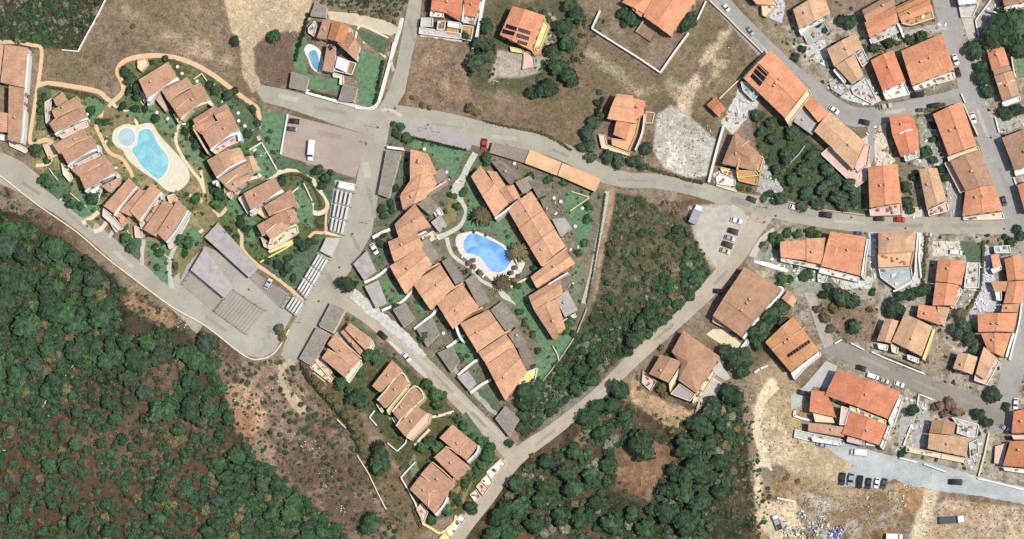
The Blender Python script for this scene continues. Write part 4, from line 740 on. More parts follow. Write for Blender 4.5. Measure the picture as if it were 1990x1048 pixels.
House('kiosk', 'small white poolside kiosk with flat grey top and little terraces', 'kiosk', 'the white pool kiosk', [('f', 3.0, 0, 'l', [(838, 432), (856, 418), (868, 436), (852, 450)])], chim=0, ex=[('terrace', 1.0, 'w', [(842, 412), (854, 404), (862, 416), (850, 424)], 1, None, 2), ('terrace', .8, 'c', [(820, 462), (842, 450), (852, 462), (828, 474)], 1, None, 5)])
carport('tan striped pergola roof between the first two units right of the pool', [(1002, 354), (1030, 342), (1042, 360), (1016, 376)], ROOF['s'], 3.0, None)
for q, lb in [([(687, 513), (713, 487), (731, 527), (708, 545)], 'pale lilac flat garage roof by the round tree, topmost of the road row'), ([(709, 557), (735, 545), (752, 590), (731, 599)], 'grey flat garage roof below the pale lilac one in the road row'), ([(764, 602), (787, 589), (806, 620), (785, 636)], 'grey flat garage roof third from the top of the road row'), ([(810, 640), (840, 619), (854, 649), (830, 674)], 'two-tone grey flat garage roof at the middle of the road row'), ([(851, 686), (879, 674), (894, 703), (877, 724)], 'grey flat garage roof next to a round shrub, fifth in the road row'), ([(889, 733), (910, 722), (925, 745), (912, 760)], 'small lilac grey garage roof sixth in the road row')]:
    carport(lb, q, ROOF['l' if 'lilac' in lb else 'g'], 2.8, None, name='garage', cat='garage', group='flat-roofed garages along the slanting road')
carport('lilac grey chamfered garage roof near the lower road junction, last of the road row', [(963, 814), (982, 790), (1009, 815), (990, 849)], ROOF['g'], 2.8, 'the last garage by the junction', name='garage', cat='garage', group='flat-roofed garages along the slanting road')
carport('long brownish grey carport roof beside the main road', [(735, 377), (751, 292), (780, 296), (756, 385)], ROOF['g'], 2.9, 'the long grey carport')
carport('left apricot carport roof beside the pergola row', [(1020, 317), (1030, 291), (1091, 316), (1082, 341)], ROOF['u'], 3.0, 'the left apricot carport', group='two apricot carports by the bend')
carport('right apricot carport roof at the road bend', [(1084, 341), (1093, 317), (1168, 348), (1157, 373)], ROOF['u'], 3.0, 'the right apricot carport', group='two apricot carports by the bend')
pergola('dark slatted parking pergola with a red car beside its left end', [(951, 297), (957, 276), (1027, 292), (1019, 317)], 2.5, 20, ROOF['s'], lm='the slatted parking pergola', posts=4, sw=.22)
carport('long lilac carport roof along the top of the village car park', [(398, 461), (424, 433), (502, 521), (485, 540)], ROOF['l'], 3.0, 'the long lilac carport')
carport('wide lilac carport roof in the middle of the village car park', [(371, 525), (398, 481), (454, 559), (436, 579)], ROOF['l'], 3.0, 'the wide lilac carport')
pergola('bare grid pergola at the left of the village car park', [(354, 552), (371, 527), (437, 580), (417, 604)], 2.5, 9, ROOF['g'], sw=.09)
pergola('larger bare grid pergola at the middle of the village car park', [(452, 561), (518, 604), (481, 650), (416, 603)], 2.5, 12, ROOF['g'], sw=.09, lm='the bare grid pergola')
pergola('bare grid pergola sheltering the single parked car beside the terracotta path', [(486, 538), (502, 521), (562, 572), (548, 598)], 2.5, 12, ROOF['g'], sw=.09)
WP = surf('white painted beams', (216, 214, 206), .12, .9)
def white_pergola(lb, q, bays, across=4):
    """bays of thick white slats running with the road, joined by grey cross beams"""
    o = sum(PP(q, 0), Vector())/4; r = tag(empty('pergola', o), lb, 'pergola', 'white road-side pergolas'); w_ = [p-o for p in PP(q, 2.6)]
    for b in range(bays):
        t0, t1 = (b+.08)/bays, (b+.96)/bays; mb = MB()
        for i in range(across):
            u = (i+.3)/across; a = w_[0].lerp(w_[1], u).lerp(w_[3].lerp(w_[2], u), t0); c = w_[0].lerp(w_[1], u).lerp(w_[3].lerp(w_[2], u), t1); mb.bar(a, c, .82, .12)
        link('slats', mb.mesh('slats', [WP]), r)
    for b in range(bays+1):
        t = b/bays; a = w_[0].lerp(w_[3], t); c = w_[1].lerp(w_[2], t); mb = MB(); mb.bar(a-Vector((0, 0, .13)), c-Vector((0, 0, .13)), .25, .2); link('beam', mb.mesh('beam', [STONE]), r)
        for e in (a, c): mb = MB(); mb.box((e.x, e.y, 1.13), (.25, .25, 2.26)); link('post', mb.mesh('post', [WP]), r)
    return r
white_pergola('white slatted pergola on the upper left side of the main road', [(655, 366), (688, 374), (669, 456), (641, 448)], 3)
carport('white solid canopy capping the upper road-side pergola', [(660, 352), (691, 358), (688, 372), (656, 364)], WHITE, 2.7, 'the upper white pergola')
white_pergola('white slatted pergola in the middle along the main road', [(620, 492), (641, 504), (596, 580), (578, 562)], 3)
carport('white-grey solid canopy capping the middle road-side pergola', [(634, 462), (662, 463), (645, 500), (622, 488)], CONC, 2.7, 'the middle white pergola')
white_pergola('white slatted pergola at the corner of the village car park', [(571, 575), (593, 589), (577, 614), (556, 598)], 1)
carport('upper grey-brown carport roof at the top of the yellow villa row', [(620, 632), (643, 589), (671, 602), (648, 646)], ROOF['g'], 2.8, 'the upper villa-row carport')
carport('lower grey-brown carport roof at the top of the yellow villa row', [(582, 697), (616, 636), (642, 650), (606, 712)], ROOF['g'], 2.8, 'the lower villa-row carport')
# ------------------------------------------------------------------ villa row below the slanting road
TH('dull red village house behind the garage pair with small chimney pots', 'the upper villa-row house', [('m0', 4.8, 1.0, 'm', [(670, 640), (680, 627), (724, 660), (710, 681)]), ('m0', 3.2, .5, 'm', [(662, 646), (668, 640), (706, 682), (700, 690)])], wall='c', ex=[('terrace', 1.2, 'y', [(708, 686), (724, 664), (728, 672), (716, 694)], 1)], chim=2)
TH('terracotta villa with cream walls directly right of the lower grey-brown carport', 'the carport-side villa', [('m0', 5.0, 1.0, 'm', [(636, 669), (649, 652), (700, 698), (684, 713)]), ('m0', 5.4, 1.1, 'm', [(625, 696), (637, 679), (686, 712), (670, 734)])], wall='c', ex=[('line', None, 2.4, 'o', [(636, 678), (660, 692), (686, 712)]), ('line', None, 2.2, 'o', [(650, 652), (675, 672), (702, 696)]), ('terrace', 1.4, 'p', [(612, 700), (622, 692), (646, 724), (638, 732)], 1, 'c', 3), ('terrace', 1.2, 'c', [(603, 714), (614, 706), (648, 736), (642, 744)], 1, 'c', 4), ('terrace', 2.0, 'c', [(672, 736), (690, 712), (702, 700), (704, 708), (678, 744)], 1)])
for lb, q, e in [('yellow terraced villa with plain terracotta roof, first of the stepped row of four', [(723, 750), (762, 700), (784, 721), (738, 763)], []),
    ('yellow terraced villa framed by cream parapets, second of the stepped row of four', [(733, 777), (779, 725), (795, 745), (748, 794)], [('line', 5.3, 2.4, 'c', [(733, 778), (752, 756), (779, 724), (794, 744)]), ('terrace', 3.6, 'y', [(752, 798), (796, 746), (794, 756), (766, 788), (756, 806)], 1, 'c'), ('terrace', 1.2, 'c', [(732, 786), (738, 788), (746, 800), (742, 802)], 1)]),
    ('yellow terraced villa with L-shaped cream edge, third of the stepped row of four', [(762, 801), (806, 751), (824, 770), (776, 818)], [('line', 5.3, 2.4, 'c', [(762, 800), (780, 778), (806, 750), (824, 770), (812, 784), (786, 812)]), ('terrace', 1.2, 'c', [(762, 812), (768, 812), (776, 824), (770, 826)], 1)]),
    ('yellow terraced villa with pink side terraces, fourth of the stepped row of four', [(770, 828), (810, 789), (830, 803), (788, 849)], [('line', 5.3, 2.4, 'c', [(770, 828), (786, 806), (812, 786)]), ('terrace', 3.4, 'p', [(790, 850), (830, 804), (838, 806), (834, 822), (800, 856)], 1, 'c')])]:
    TH(lb, None, [('m0', 5.0, 1.1, 'm', q)], wall='y', ex=e, group='yellow villas stepping down the hill')
LANDMARKS += [(750, 740, 'the first yellow stepped villa'), (800, 810, 'the last yellow stepped villas')]
for lb, q, e, g in [('upper of the four stacked terracotta villas near the road junction', [(854, 851), (879, 825), (929, 866), (907, 896)], [('line', None, 2, 'o', [(866, 868), (880, 874), (893, 884), (896, 870), (908, 860)]), ('line', 5, 3, 'w', [(908, 898), (926, 880), (930, 866)])], 'm0'),
    ('second of the four stacked terracotta villas, with a small boxed terrace', [(843, 889), (866, 868), (914, 908), (887, 933)], [('line', 5.3, 2, 'o', [(878, 924), (896, 900), (884, 890)]), ('f', )], 'm0'),
    ('third of the four stacked terracotta villas, framed by light ridges', [(818, 921), (838, 899), (884, 940), (862, 966)], [('line', 5.4, 2, 'o', [(818, 922), (838, 938), (856, 956), (884, 928)]), ('line', 5.4, 2, 'o', [(840, 898), (862, 916), (884, 938)])], 'm0'),
    ('lowest of the four stacked terracotta villas, with an open boxed patio', [(796, 951), (816, 925), (872, 960), (846, 1000)], [('line', None, 2, 'o', [(832, 956), (834, 970), (832, 988), (835, 960), (852, 952)]), ('terrace', 1.4, 'p', [(810, 990), (820, 978), (832, 996), (824, 1016)], 1, 'c', 3), ('line', 5, 3, 'w', [(846, 1001), (862, 982), (870, 966)])], 'm0')]:
    TH(lb, None, [(g, 5.0, 1.1, 'm', q)], wall='c', ex=[x for x in e if len(x) > 1])
LANDMARKS += [(880, 860, 'the upper stacked villa'), (840, 970, 'the lowest stacked villa')]
House('terraces', 'row of small cream patios stepping down beside the diagonal road', 'patio', 'the roadside patios', [], wall='c', chim=0) if False else None
# ------------------------------------------------------------------ north side
House('villa', 'villa with brown-orange roofs, white flat terrace and dark solar panels beside a small pool', 'villa', 'the small-pool villa',
    [('m1', 5.0, 1.0, 'b', [(616, 75), (628, 38), (643, 41), (634, 78)]), ('g0', 5.6, 1.3, 'k', [(636, 76), (647, 39), (680, 52), (668, 86)]), ('g0', 5.2, 1.2, 'b', [(655, 84), (683, 60), (699, 88), (692, 118)]), ('m1', 4.6, .9, 'b', [(627, 138), (636, 86), (652, 90), (648, 142)]), ('f', 5.2, 0, 'w', [(652, 131), (656, 110), (679, 119), (673, 141)])],
    wall='w', ex=[('solar', [(644, 84), (649, 78), (652, 84), (648, 92)], 1, 2), ('solar', [(636, 92), (643, 86), (648, 94), (640, 100)], 1, 2), ('solar', [(657, 96), (662, 92), (672, 104), (666, 110)], 2, 2), ('terrace', 3.4, 'n', [(641, 113), (653, 108), (651, 132), (640, 128)], 1), ('terrace', 3.2, 'n', [(674, 118), (692, 124), (684, 146), (650, 138), (652, 132), (674, 140)], 1), ('terrace', 1.4, 'c', [(648, 142), (668, 148), (668, 166), (660, 164), (662, 152), (648, 150)], 1, 'w'), ('terrace', 1.6, 'w', [(678, 55), (684, 58), (691, 84), (686, 88)], 1), ('terrace', 1.6, 'm', [(600, 56), (612, 42), (616, 50), (612, 72), (600, 64)], 1, None, 4)])
carport('grey flat pavilion roof at the top corner of the small-pool villa plot', [(603, 31), (613, 4), (635, 14), (633, 35)], ROOF['g'], 3.0, None, name='pavilion', cat='pavilion', group='grey pavilions of the small-pool villa')
carport('larger grey pavilion roof at the lower left corner of the small-pool villa plot', [(562, 170), (567, 140), (601, 151), (594, 177)], ROOF['g'], 3.0, None, name='pavilion', cat='pavilion', group='grey pavilions of the small-pool villa')
carport('smaller grey pavilion roof at the street gate of the small-pool villa plot', [(658, 195), (667, 164), (695, 171), (688, 199)], ROOF['g'], 3.0, None, name='pavilion', cat='pavilion', group='grey pavilions of the small-pool villa')
TH('left half of the bright red-roofed double house with white front terraces at the top', 'the red double house', [('g1', 5.6, 1.2, 'r', [(837, 20), (843, -16), (902, -12), (897, 30)]), ('g1', 5.4, .8, 'r', [(864, 24), (866, 10), (898, 26), (894, 42)])],
    ex=[('terrace', 3.0, 'w', [(838, 22), (862, 26), (862, 34), (836, 32)], 1, None, 3), ('terrace', 2.8, 'g', [(820, 36), (841, 36), (840, 52), (818, 52)], 1, 'w'), ('terrace', 2.8, 'n', [(852, 42), (866, 42), (864, 58), (850, 58)], 1, 'w', 2), ('terrace', 1.4, 'm', [(816, 54), (895, 66), (893, 76), (815, 66)], 1, 'w'), ('terrace', 3.0, 'w', [(872, 42), (896, 46), (894, 56), (870, 52)], 1), ('terrace', 1.6, 'k', [(868, 54), (892, 58), (890, 70), (868, 66)], 0)])
TH('right half of the bright red-roofed double house against the white driveway', None, [('g1', 5.6, 1.2, 'r', [(901, 30), (905, -16), (938, -14), (926, 34)])],
    ex=[('line', 6.2, 2.5, 'w', [(898, 42), (903, 0), (904, -16)], 'parapet', False), ('terrace', 3.0, 'm', [(900, 30), (926, 34), (922, 48), (900, 44)], 1, 'w', 5), ('terrace', 1.6, 'k', [(898, 50), (920, 52), (916, 80), (896, 76)], 1, 'w', 2), ('line', 2.0, 5, 'w', [(941, -12), (932, 40), (922, 88), (918, 92)])])
House('house', 'orange-roofed house with rows of solar panels and a cream side wall', 'house', 'the solar-panel hip house', [(('g0', .42), 6.0, 1.6, 'o', [(971, 68), (996, 12), (1059, 31), (1032, 98)]), ('f', 3.2, 0, 'o', [(1030, 93), (1054, 89), (1050, 105), (1038, 108)])], wall='y',
    ex=[('solar', [(977, 44), (1006, 53), (1003, 61), (974, 52)], 7, 1), ('solar', [(974, 55), (1003, 63), (1001, 71), (972, 64)], 7, 1), ('solar', [(1008, 53), (1032, 61), (1030, 69), (1006, 61)], 6, 1), ('solar', [(1005, 64), (1029, 72), (1027, 80), (1003, 73)], 6, 1), ('solar', [(1003, 76), (1026, 83), (1024, 90), (1001, 83)], 6, 1),
        ('terrace', 3.0, 'y', [(1038, 96), (1058, 42), (1067, 50), (1050, 96), (1042, 104)], 1, 'y'), ('terrace', 1.2, 'y', [(992, 92), (1018, 98), (1016, 104), (994, 100)], 1, 'y'), ('terrace', .5, 'p', [(1018, 98), (1030, 104), (1038, 112), (1040, 130), (1016, 136), (1018, 112)], 1, 's')])
House('house', 'sprawling orange-roofed house with a brown patio at the top centre', 'house', 'the sprawling orange house', [(('g0', .5), 5.6, 1.4, 'o', [(1250, 32), (1276, -20), (1352, 0), (1303, 70)]), ('g0', 5.0, 1.2, 'o', [(1208, 4), (1250, -24), (1284, -6), (1254, 28)]), ('m0', 4.2, .5, 'p', [(1228, 18), (1240, 10), (1254, 20), (1246, 34)])], wall='p',
    ex=[('terrace', .6, 'n', [(1236, 62), (1252, 38), (1282, 54), (1266, 82)], 1, 'n'), ('line', 2.2, 2, 's', [(1252, 38), (1236, 62)])])
House('house', 'large orange gabled house with three dark solar strips along the curving street', 'house', 'the three-strip solar house', [(('g1', .5), 6.2, 1.5, 'o', [(1445, 152), (1498, 97), (1570, 172), (1525, 229)])], wall='c',
    ex=[('solar', [(1455, 148), (1474, 122), (1497, 143), (1478, 171)], 3, 1, .16), ('terrace', 5.6, 'c', [(1526, 231), (1571, 174), (1577, 184), (1532, 242)], 1, 'c'), ('terrace', 2.4, 'b', [(1440, 160), (1452, 162), (1475, 184), (1464, 196), (1444, 176)], 1, 'w', 3)], chim=3)
House('house', 'narrow bright orange roof stepping down from the three-strip solar house', 'house', None, [('g0', 5.6, 1.2, 'o', [(1560, 202), (1578, 187), (1611, 221), (1590, 238)]), ('f', 3.2, 0, 'l', [(1542, 236), (1560, 206), (1588, 240), (1578, 262)])], wall='p')
House('house', 'tan double-pitched house with rust marks at the lower end of the diagonal terrace', 'house', 'the tan diagonal house', [('g1', 5.6, 1.2, 't', [(1582, 255), (1612, 218), (1648, 248), (1620, 290)]), ('g1', 5.4, 1.3, 't', [(1618, 290), (1646, 246), (1681, 276), (1658, 330)])], wall='o', ex=[('terrace', 1.4, 'p', [(1596, 300), (1612, 286), (1658, 334), (1680, 322), (1684, 350), (1664, 364)], 1, 'w', 3), ('terrace', 2.0, 'p', [(1662, 326), (1682, 280), (1692, 284), (1686, 320), (1668, 336)], 1, 'p')])
House('shed', 'small orange-roofed outbuilding beside the pale concrete yard', 'shed', 'the small orange outbuilding', [('g0', 3.2, .8, 'k', [(1373, 204), (1391, 187), (1409, 211), (1396, 227)])], wall='w', chim=0)
House('house', 'salmon-roofed house with stacked front terraces left of the pale gravel plot', 'house', 'the salmon house by the gravel plot', [(('g1', .5), 6.0, 1.4, 'p', [(1180, 231), (1199, 182), (1230, 186), (1236, 240)]), ('g0', 5.8, 1.2, 'o', [(1215, 184), (1254, 197), (1250, 222), (1226, 240)]), ('g1', 4.8, .9, 'o', [(1192, 262), (1199, 232), (1228, 236), (1217, 272)])], wall='o',
    ex=[('terrace', 3.0, 'o', [(1218, 274), (1230, 228), (1245, 222), (1236, 262), (1222, 294), (1190, 282), (1190, 270)], 1, 'o'), ('terrace', 1.4, 'c', [(1180, 282), (1190, 286), (1224, 298), (1222, 303), (1170, 288), (1164, 262), (1176, 264)], 1, 'c'), ('line', 3.2, 2, 'w', [(1252, 222), (1248, 256), (1234, 292)]), ('terrace', 1.6, 'n', [(1256, 218), (1272, 220), (1268, 240), (1254, 240)], 1, 'c')])
House('house', 'dark brown half-hipped house with ochre balconies between garden and road', 'house', 'the dark brown house', [('h0', 5.8, 1.6, 'b', [(1428, 256), (1476, 298), (1469, 333), (1403, 318)])], wall='k',
    ex=[('line', 6.8, 2.2, 'o', [(1456, 274), (1441, 286), (1436, 312), (1432, 330)]), ('terrace', 4.0, 'k', [(1432, 332), (1470, 334), (1474, 342), (1434, 346)], 1, 'y'), ('terrace', 2.6, 'k', [(1434, 348), (1472, 346), (1470, 360), (1436, 352)], 1, 'o'), ('terrace', 1.2, 'c', [(1400, 326), (1430, 332), (1432, 348), (1404, 336)], 1, 'y', 3), ('terrace', .8, 'w', [(1392, 346), (1400, 338), (1430, 350), (1428, 362), (1394, 358)], 1, 'w', 3), ('terrace', 2.0, 'k', [(1472, 300), (1484, 308), (1476, 336), (1472, 330)], 1, 'c')])
# ------------------------------------------------------------------ the town on the east side
def HO(label, lm, roofs, **k): return House('house', label, 'house', lm, roofs, **k)
HO('tan-roofed house with white curved terrace at the top of the curving street', 'the tan top-street house', [('g1', 5.6, 1.3, 't', [(1541, 18), (1600, -14), (1614, 26), (1553, 57)])], ex=[('terrace', 3.0, 'w', [(1553, 60), (1570, 44), (1600, 32), (1602, 40), (1572, 56), (1558, 70)], 1, None, 2), ('terrace', 1.0, 'b', [(1560, 66), (1600, 42), (1612, 62), (1590, 80), (1570, 86)], 1, 'g', 4)])
HO('brown and orange roofed house with a dark left side in the upper town block', 'the brown-orange upper block house', [('g0', 5.8, 1.2, 'b', [(1675, 20), (1736, -14), (1740, 10), (1684, 43)]), ('g0', 5.8, 1.0, 'o', [(1680, 44), (1740, 12), (1746, 42), (1690, 74)])], ex=[('terrace', 1.6, 'm', [(1690, 78), (1746, 46), (1752, 60), (1720, 76), (1694, 86)], 1, 'w', 7)])
HO('golden and orange roofed house beside the upper right street', 'the golden upper block house', [('g0', 5.6, 1.1, 'y', [(1740, 14), (1800, -16), (1806, -2), (1744, 26)]), ('g0', 5.6, 1.1, 'o', [(1744, 28), (1806, -1), (1813, 20), (1752, 44)])], ex=[('terrace', 3.0, 'k', [(1752, 46), (1812, 22), (1814, 36), (1770, 50)], 1, 'w', 4), ('line', 3.4, 4, 'w', [(1742, 40), (1750, 56), (1756, 72)])])
HO('tan-roofed house with cluttered white yard in the inner bend of the street', 'the tan house inside the bend', [('g1', 5.6, 1.2, 't', [(1607, 95), (1664, 65), (1676, 92), (1621, 130)]), ('g1', 5.2, 1.1, 't', [(1623, 129), (1661, 106), (1679, 148), (1654, 162)])], ex=[('terrace', 2.4, 'm', [(1662, 104), (1676, 94), (1688, 120), (1676, 130)], 1, 'w', 6), ('terrace', .7, 'm', [(1654, 172), (1682, 152), (1704, 194), (1690, 200), (1660, 184)], 1, 'w', 10), ('terrace', 3.0, 'w', [(1616, 150), (1626, 136), (1650, 160), (1644, 168)][:0] or [(1620, 138), (1624, 134), (1644, 158), (1640, 162)], 1), ('terrace', .9, 'b', [(1612, 160), (1630, 152), (1650, 176), (1636, 186), (1616, 174)], 1, 's', 5)])
HO('narrow red-roofed house with white front terrace left of the long dark gap', 'the narrow red-roofed house', [(('g1', .45), 5.8, 1.2, 'r', [(1692, 117), (1736, 98), (1760, 159), (1715, 177)])], ex=[('terrace', 2.6, 'w', [(1716, 180), (1758, 162), (1768, 184), (1722, 194)], 1, 'w', 6)])
HO('big square red-brown roofed house at the street corner', 'the big red-brown corner house', [(('g0', .45), 6.2, 1.6, 'o', [(1751, 99), (1831, 65), (1853, 136), (1772, 166)])], ex=[('terrace', 3.0, 'w', [(1774, 170), (1853, 139), (1856, 150), (1800, 170), (1778, 176)], 1, 'w', 5), ('terrace', 3.2, 'c', [(1818, 154), (1852, 142), (1856, 154), (1822, 164)], 1, 'w', 4), ('line', 6.0, 1.6, 'o', [(1831, 66), (1842, 100), (1854, 138)], 'parapet', False)], chim=2)
HO('red-orange house with a white chimney wall left of the planted alley', 'the red-orange alley house', [(('g0', .5), 5.8, 1.2, 'r', [(1728, 225), (1774, 222), (1782, 254), (1734, 262)]), ('g1', 5.2, 1.1, 'r', [(1734, 262), (1783, 250), (1786, 292), (1750, 304)])], ex=[('line', 6.4, 2.4, 'w', [(1748, 260), (1762, 254), (1774, 252)]), ('terrace', 2.6, 'm', [(1756, 300), (1786, 291), (1786, 306), (1760, 314)], 1, 'w', 5)])
HO('long bright orange gabled house beside the right-hand street, upper of the attached three', 'the long orange street house', [(('g1', .45), 6.0, 1.5, 'o', [(1813, 222), (1869, 198), (1898, 284), (1843, 302)])], ex=[('terrace', 3.6, 'c', [(1842, 306), (1900, 286), (1904, 292), (1844, 314)], 1, 'c'), ('line', 4.0, 2.4, 'c', [(1872, 202), (1890, 240), (1900, 262)])], chim=2)
HO('brown weathered roof house in the middle of the attached three along the street', None, [(('g1', .5), 5.8, 1.4, 'b', [(1846, 314), (1904, 291), (1932, 358), (1876, 371)])], ex=[('terrace', 2.4, 'p', [(1836, 318), (1845, 314), (1874, 372), (1866, 376)], 1, 'p')])
HO('bright orange roof house at the bottom of the attached three along the street', 'the orange street corner house', [(('g1', .5), 5.6, 1.3, 'o', [(1876, 372), (1932, 359), (1949, 409), (1870, 420)])], ex=[('terrace', 1.2, 'c', [(1872, 424), (1948, 414), (1952, 426), (1874, 428)], 1, 'w', 7)], chim=2)
HO('square bright orange roof house with pinkish front terrace on the long street', 'the square orange house', [(('g1', .5), 6.0, 1.4, 'o', [(1687, 325), (1744, 319), (1752, 394), (1690, 404)])], ex=[('terrace', 2.8, 'p', [(1690, 408), (1752, 397), (1753, 418), (1692, 420)], 1, 'p', 7)], chim=2)
HO('narrow tan roof house with striped front terrace right of the dark garden trees', 'the narrow tan house', [(('g1', .5), 5.6, 1.2, 't', [(1786, 329), (1821, 327), (1840, 389), (1801, 406)])], ex=[('terrace', 2.4, 'p', [(1804, 410), (1840, 393), (1844, 410), (1806, 420)], 1, 'w', 6), ('line', 3.0, 2, 'p', [(1784, 328), (1788, 342), (1796, 378), (1802, 408)])])
HO('wide brown-roofed house cut by the right edge beyond the street', 'the brown right-edge house', [(('g1', .4), 5.8, 1.5, 'b', [(1947, 268), (2012, 245), (2032, 318), (1971, 330)])], ex=[('terrace', 2.6, 'w', [(1972, 333), (2014, 322), (2018, 332), (1974, 342)], 1, 'w')])
HO('orange roof sliver at the right edge below the brown-roofed house', None, [('g1', 5.6, 1.2, 'o', [(1977, 360), (2022, 346), (2036, 402), (1992, 414)])])
HO('orange roof house beside the round street trees', 'the orange house by the street trees', [(('g1', .5), 5.2, 1.2, 'o', [(1914, 84), (1946, 78), (1962, 126), (1928, 138)]), ('f', 4.4, 0, 'b', [(1930, 136), (1962, 128), (1966, 136), (1932, 146)])])
HO('pinkish brown roof house below the round street trees', None, [(('g1', .5), 4.8, 1.1, 'm', [(1932, 148), (1968, 138), (1982, 184), (1948, 196)])], ex=[('line', 5.4, 1.8, 'w', [(1940, 164), (1958, 158), (1972, 156)]), ('terrace', 2.2, 'w', [(1948, 200), (1982, 188), (1984, 196), (1950, 208)], 1, 'w'), ('line', 3, 2, 'w', [(1966, 110), (1970, 135), (1974, 150)])])
HO('brown roof corner with white edging at the top right corner', None, [('g1', 5.6, 1.2, 'b', [(1945, -14), (1990, -26), (2014, 0), (1952, 12)])], ex=[('terrace', 3.2, 'w', [(1952, 16), (2010, -2), (2012, 6), (1954, 24)], 1, 'w')])
HO('white-terraced building at the top right with a dark stain', 'the white top-right building', [('f', 5.6, 0, 'w', [(1858, -14), (1892, -20), (1898, 6), (1864, 10)])], ex=[('terrace', 1.0, 'm', [(1864, 12), (1902, 8), (1890, 34), (1868, 34)], 1, 'w')], chim=0)
HO('pale pink flat building at the top edge beside the three parked cars', None, [('f', 5.0, 0, 'p', [(1446, -20), (1484, -24), (1506, 10), (1470, 8)])], ex=[('terrace', 2.0, 'c', [(1480, 6), (1504, 0), (1512, 10), (1490, 34), (1482, 30)], 1, 'o', 3)], chim=0)
HO('salmon and orange double house under the long street, left part', 'the salmon double house', [('g0', 5.6, 1.1, 'p', [(1516, 470), (1566, 466), (1566, 506), (1517, 500)]), ('g0', 5.8, 1.1, 'p', [(1567, 464), (1604, 462), (1598, 514), (1567, 508)])], wall='c', ex=[('terrace', 2.4, 'c', [(1518, 503), (1597, 516), (1592, 524), (1518, 508)], 1, 'w', 6)])
HO('bright orange roof with long white ridge stripe, right part of the double house', 'the bright orange double house', [(('g0', .42), 6.0, 1.5, 'o', [(1614, 450), (1683, 460), (1671, 536), (1595, 517)])], wall='w', ex=[('line', None, 2.2, 'o', [(1598, 512), (1608, 480), (1612, 464), (1630, 472)]), ('line', None, 2.6, 'o', [(1628, 478), (1621, 498)], 'parapet'), ('terrace', 2.8, 'w', [(1596, 521), (1670, 540), (1668, 548), (1592, 530)], 1, 'w', 6), ('terrace', 3.0, 'w', [(1674, 536), (1685, 466), (1690, 468), (1684, 500), (1680, 544)], 1, 'w'), ('terrace', 1.0, 'm', [(1590, 522), (1612, 528), (1604, 550), (1590, 548)], 1, 'w', 6)])
HO('fan-shaped hip roof house with pale crumbling lower half beside the alley', 'the fan-roofed house', [('h0', 5.6, 1.8, 't', [(1707, 451), (1781, 447), (1777, 488), (1707, 494)])], wall='o', ex=[('terrace', 5.0, 'o', [(1707, 496), (1776, 490), (1770, 516), (1708, 520)], 1, 'o', 10), ('terrace', 2.0, 'b', [(1708, 522), (1770, 518), (1774, 546), (1742, 562), (1712, 540)], 1, 'w', 4), ('line', 2.4, 3, 'w', [(1784, 452), (1780, 500), (1776, 540), (1752, 560), (1736, 566)])])
HO('long salmon roof house with white side yard, attached above the tan corner villa', 'the long salmon house', [(('g1', .55), 5.8, 1.2, 'o', [(1823, 503), (1879, 508), (1868, 554), (1818, 547)]), (('g1', .5), 5.4, 1.1, 'o', [(1818, 549), (1863, 554), (1857, 594), (1812, 594)])], ex=[('terrace', 1.6, 'm', [(1880, 512), (1904, 512), (1902, 560), (1874, 560)], 1, 'w', 7), ('terrace', 2.4, 'c', [(1845, 594), (1866, 560), (1870, 566), (1852, 600)], 1, 'w', 4)])
HO('orange roof wing between the long salmon house and the tan corner villa', None, [('g0', 5.2, 1.0, 'o', [(1786, 592), (1818, 596), (1828, 632), (1782, 616)]), ('g0', 4.8, .7, 't', [(1822, 596), (1846, 598), (1834, 634), (1822, 626)])])
HO('large tan hip-roofed villa with pale yellow side wall below the garden trees', 'the tan corner villa', [(('g0', .5), 6.2, 1.6, 't', [(1733, 664), (1758, 610), (1812, 635), (1791, 693)]), ('g0', 4.8, 1.0, 't', [(1704, 662), (1720, 619), (1746, 624), (1733, 668)])], wall='y',
    ex=[('terrace', 5.2, 'y', [(1792, 698), (1813, 640), (1817, 640), (1797, 700)], 0), ('terrace', 2.6, 'w', [(1706, 668), (1726, 672), (1724, 682), (1708, 678)], 1, 'w', 1), ('terrace', 2.8, 'w', [(1764, 690), (1786, 698), (1784, 706), (1764, 698)], 1, 'w', 1), ('terrace', 3.2, 'c', [(1732, 670), (1746, 674), (1744, 688), (1734, 684)], 1, 'w')])
HO('orange gabled house with a blue-grey forecourt at its upper left, right side of town', 'the orange forecourt house', [(('g1', .5), 5.8, 1.3, 'o', [(1900, 610), (1978, 609), (1970, 645), (1901, 645)])], chim=2)
HO('narrow orange roof house attached below the orange forecourt house', None, [(('g1', .55), 5.4, 1.2, 'o', [(1906, 648), (1965, 648), (1950, 694), (1920, 682)])], ex=[('line', 3.2, 4, 'w', [(1970, 648), (1962, 672), (1956, 694)])])
HO('tan roof house with pink terrace at the lower right street corner', 'the tan pink-terrace house', [(('g0', .5), 5.4, 1.2, 't', [(1852, 716), (1863, 684), (1900, 694), (1890, 728)]), (('g1', .5), 5.6, 1.2, 't', [(1896, 726), (1912, 674), (1938, 696), (1914, 738)])], wall='p', ex=[('terrace', 3.2, 'p', [(1914, 738), (1937, 700), (1942, 704), (1918, 748), (1894, 740), (1896, 728)], 1, 'w', 4)])
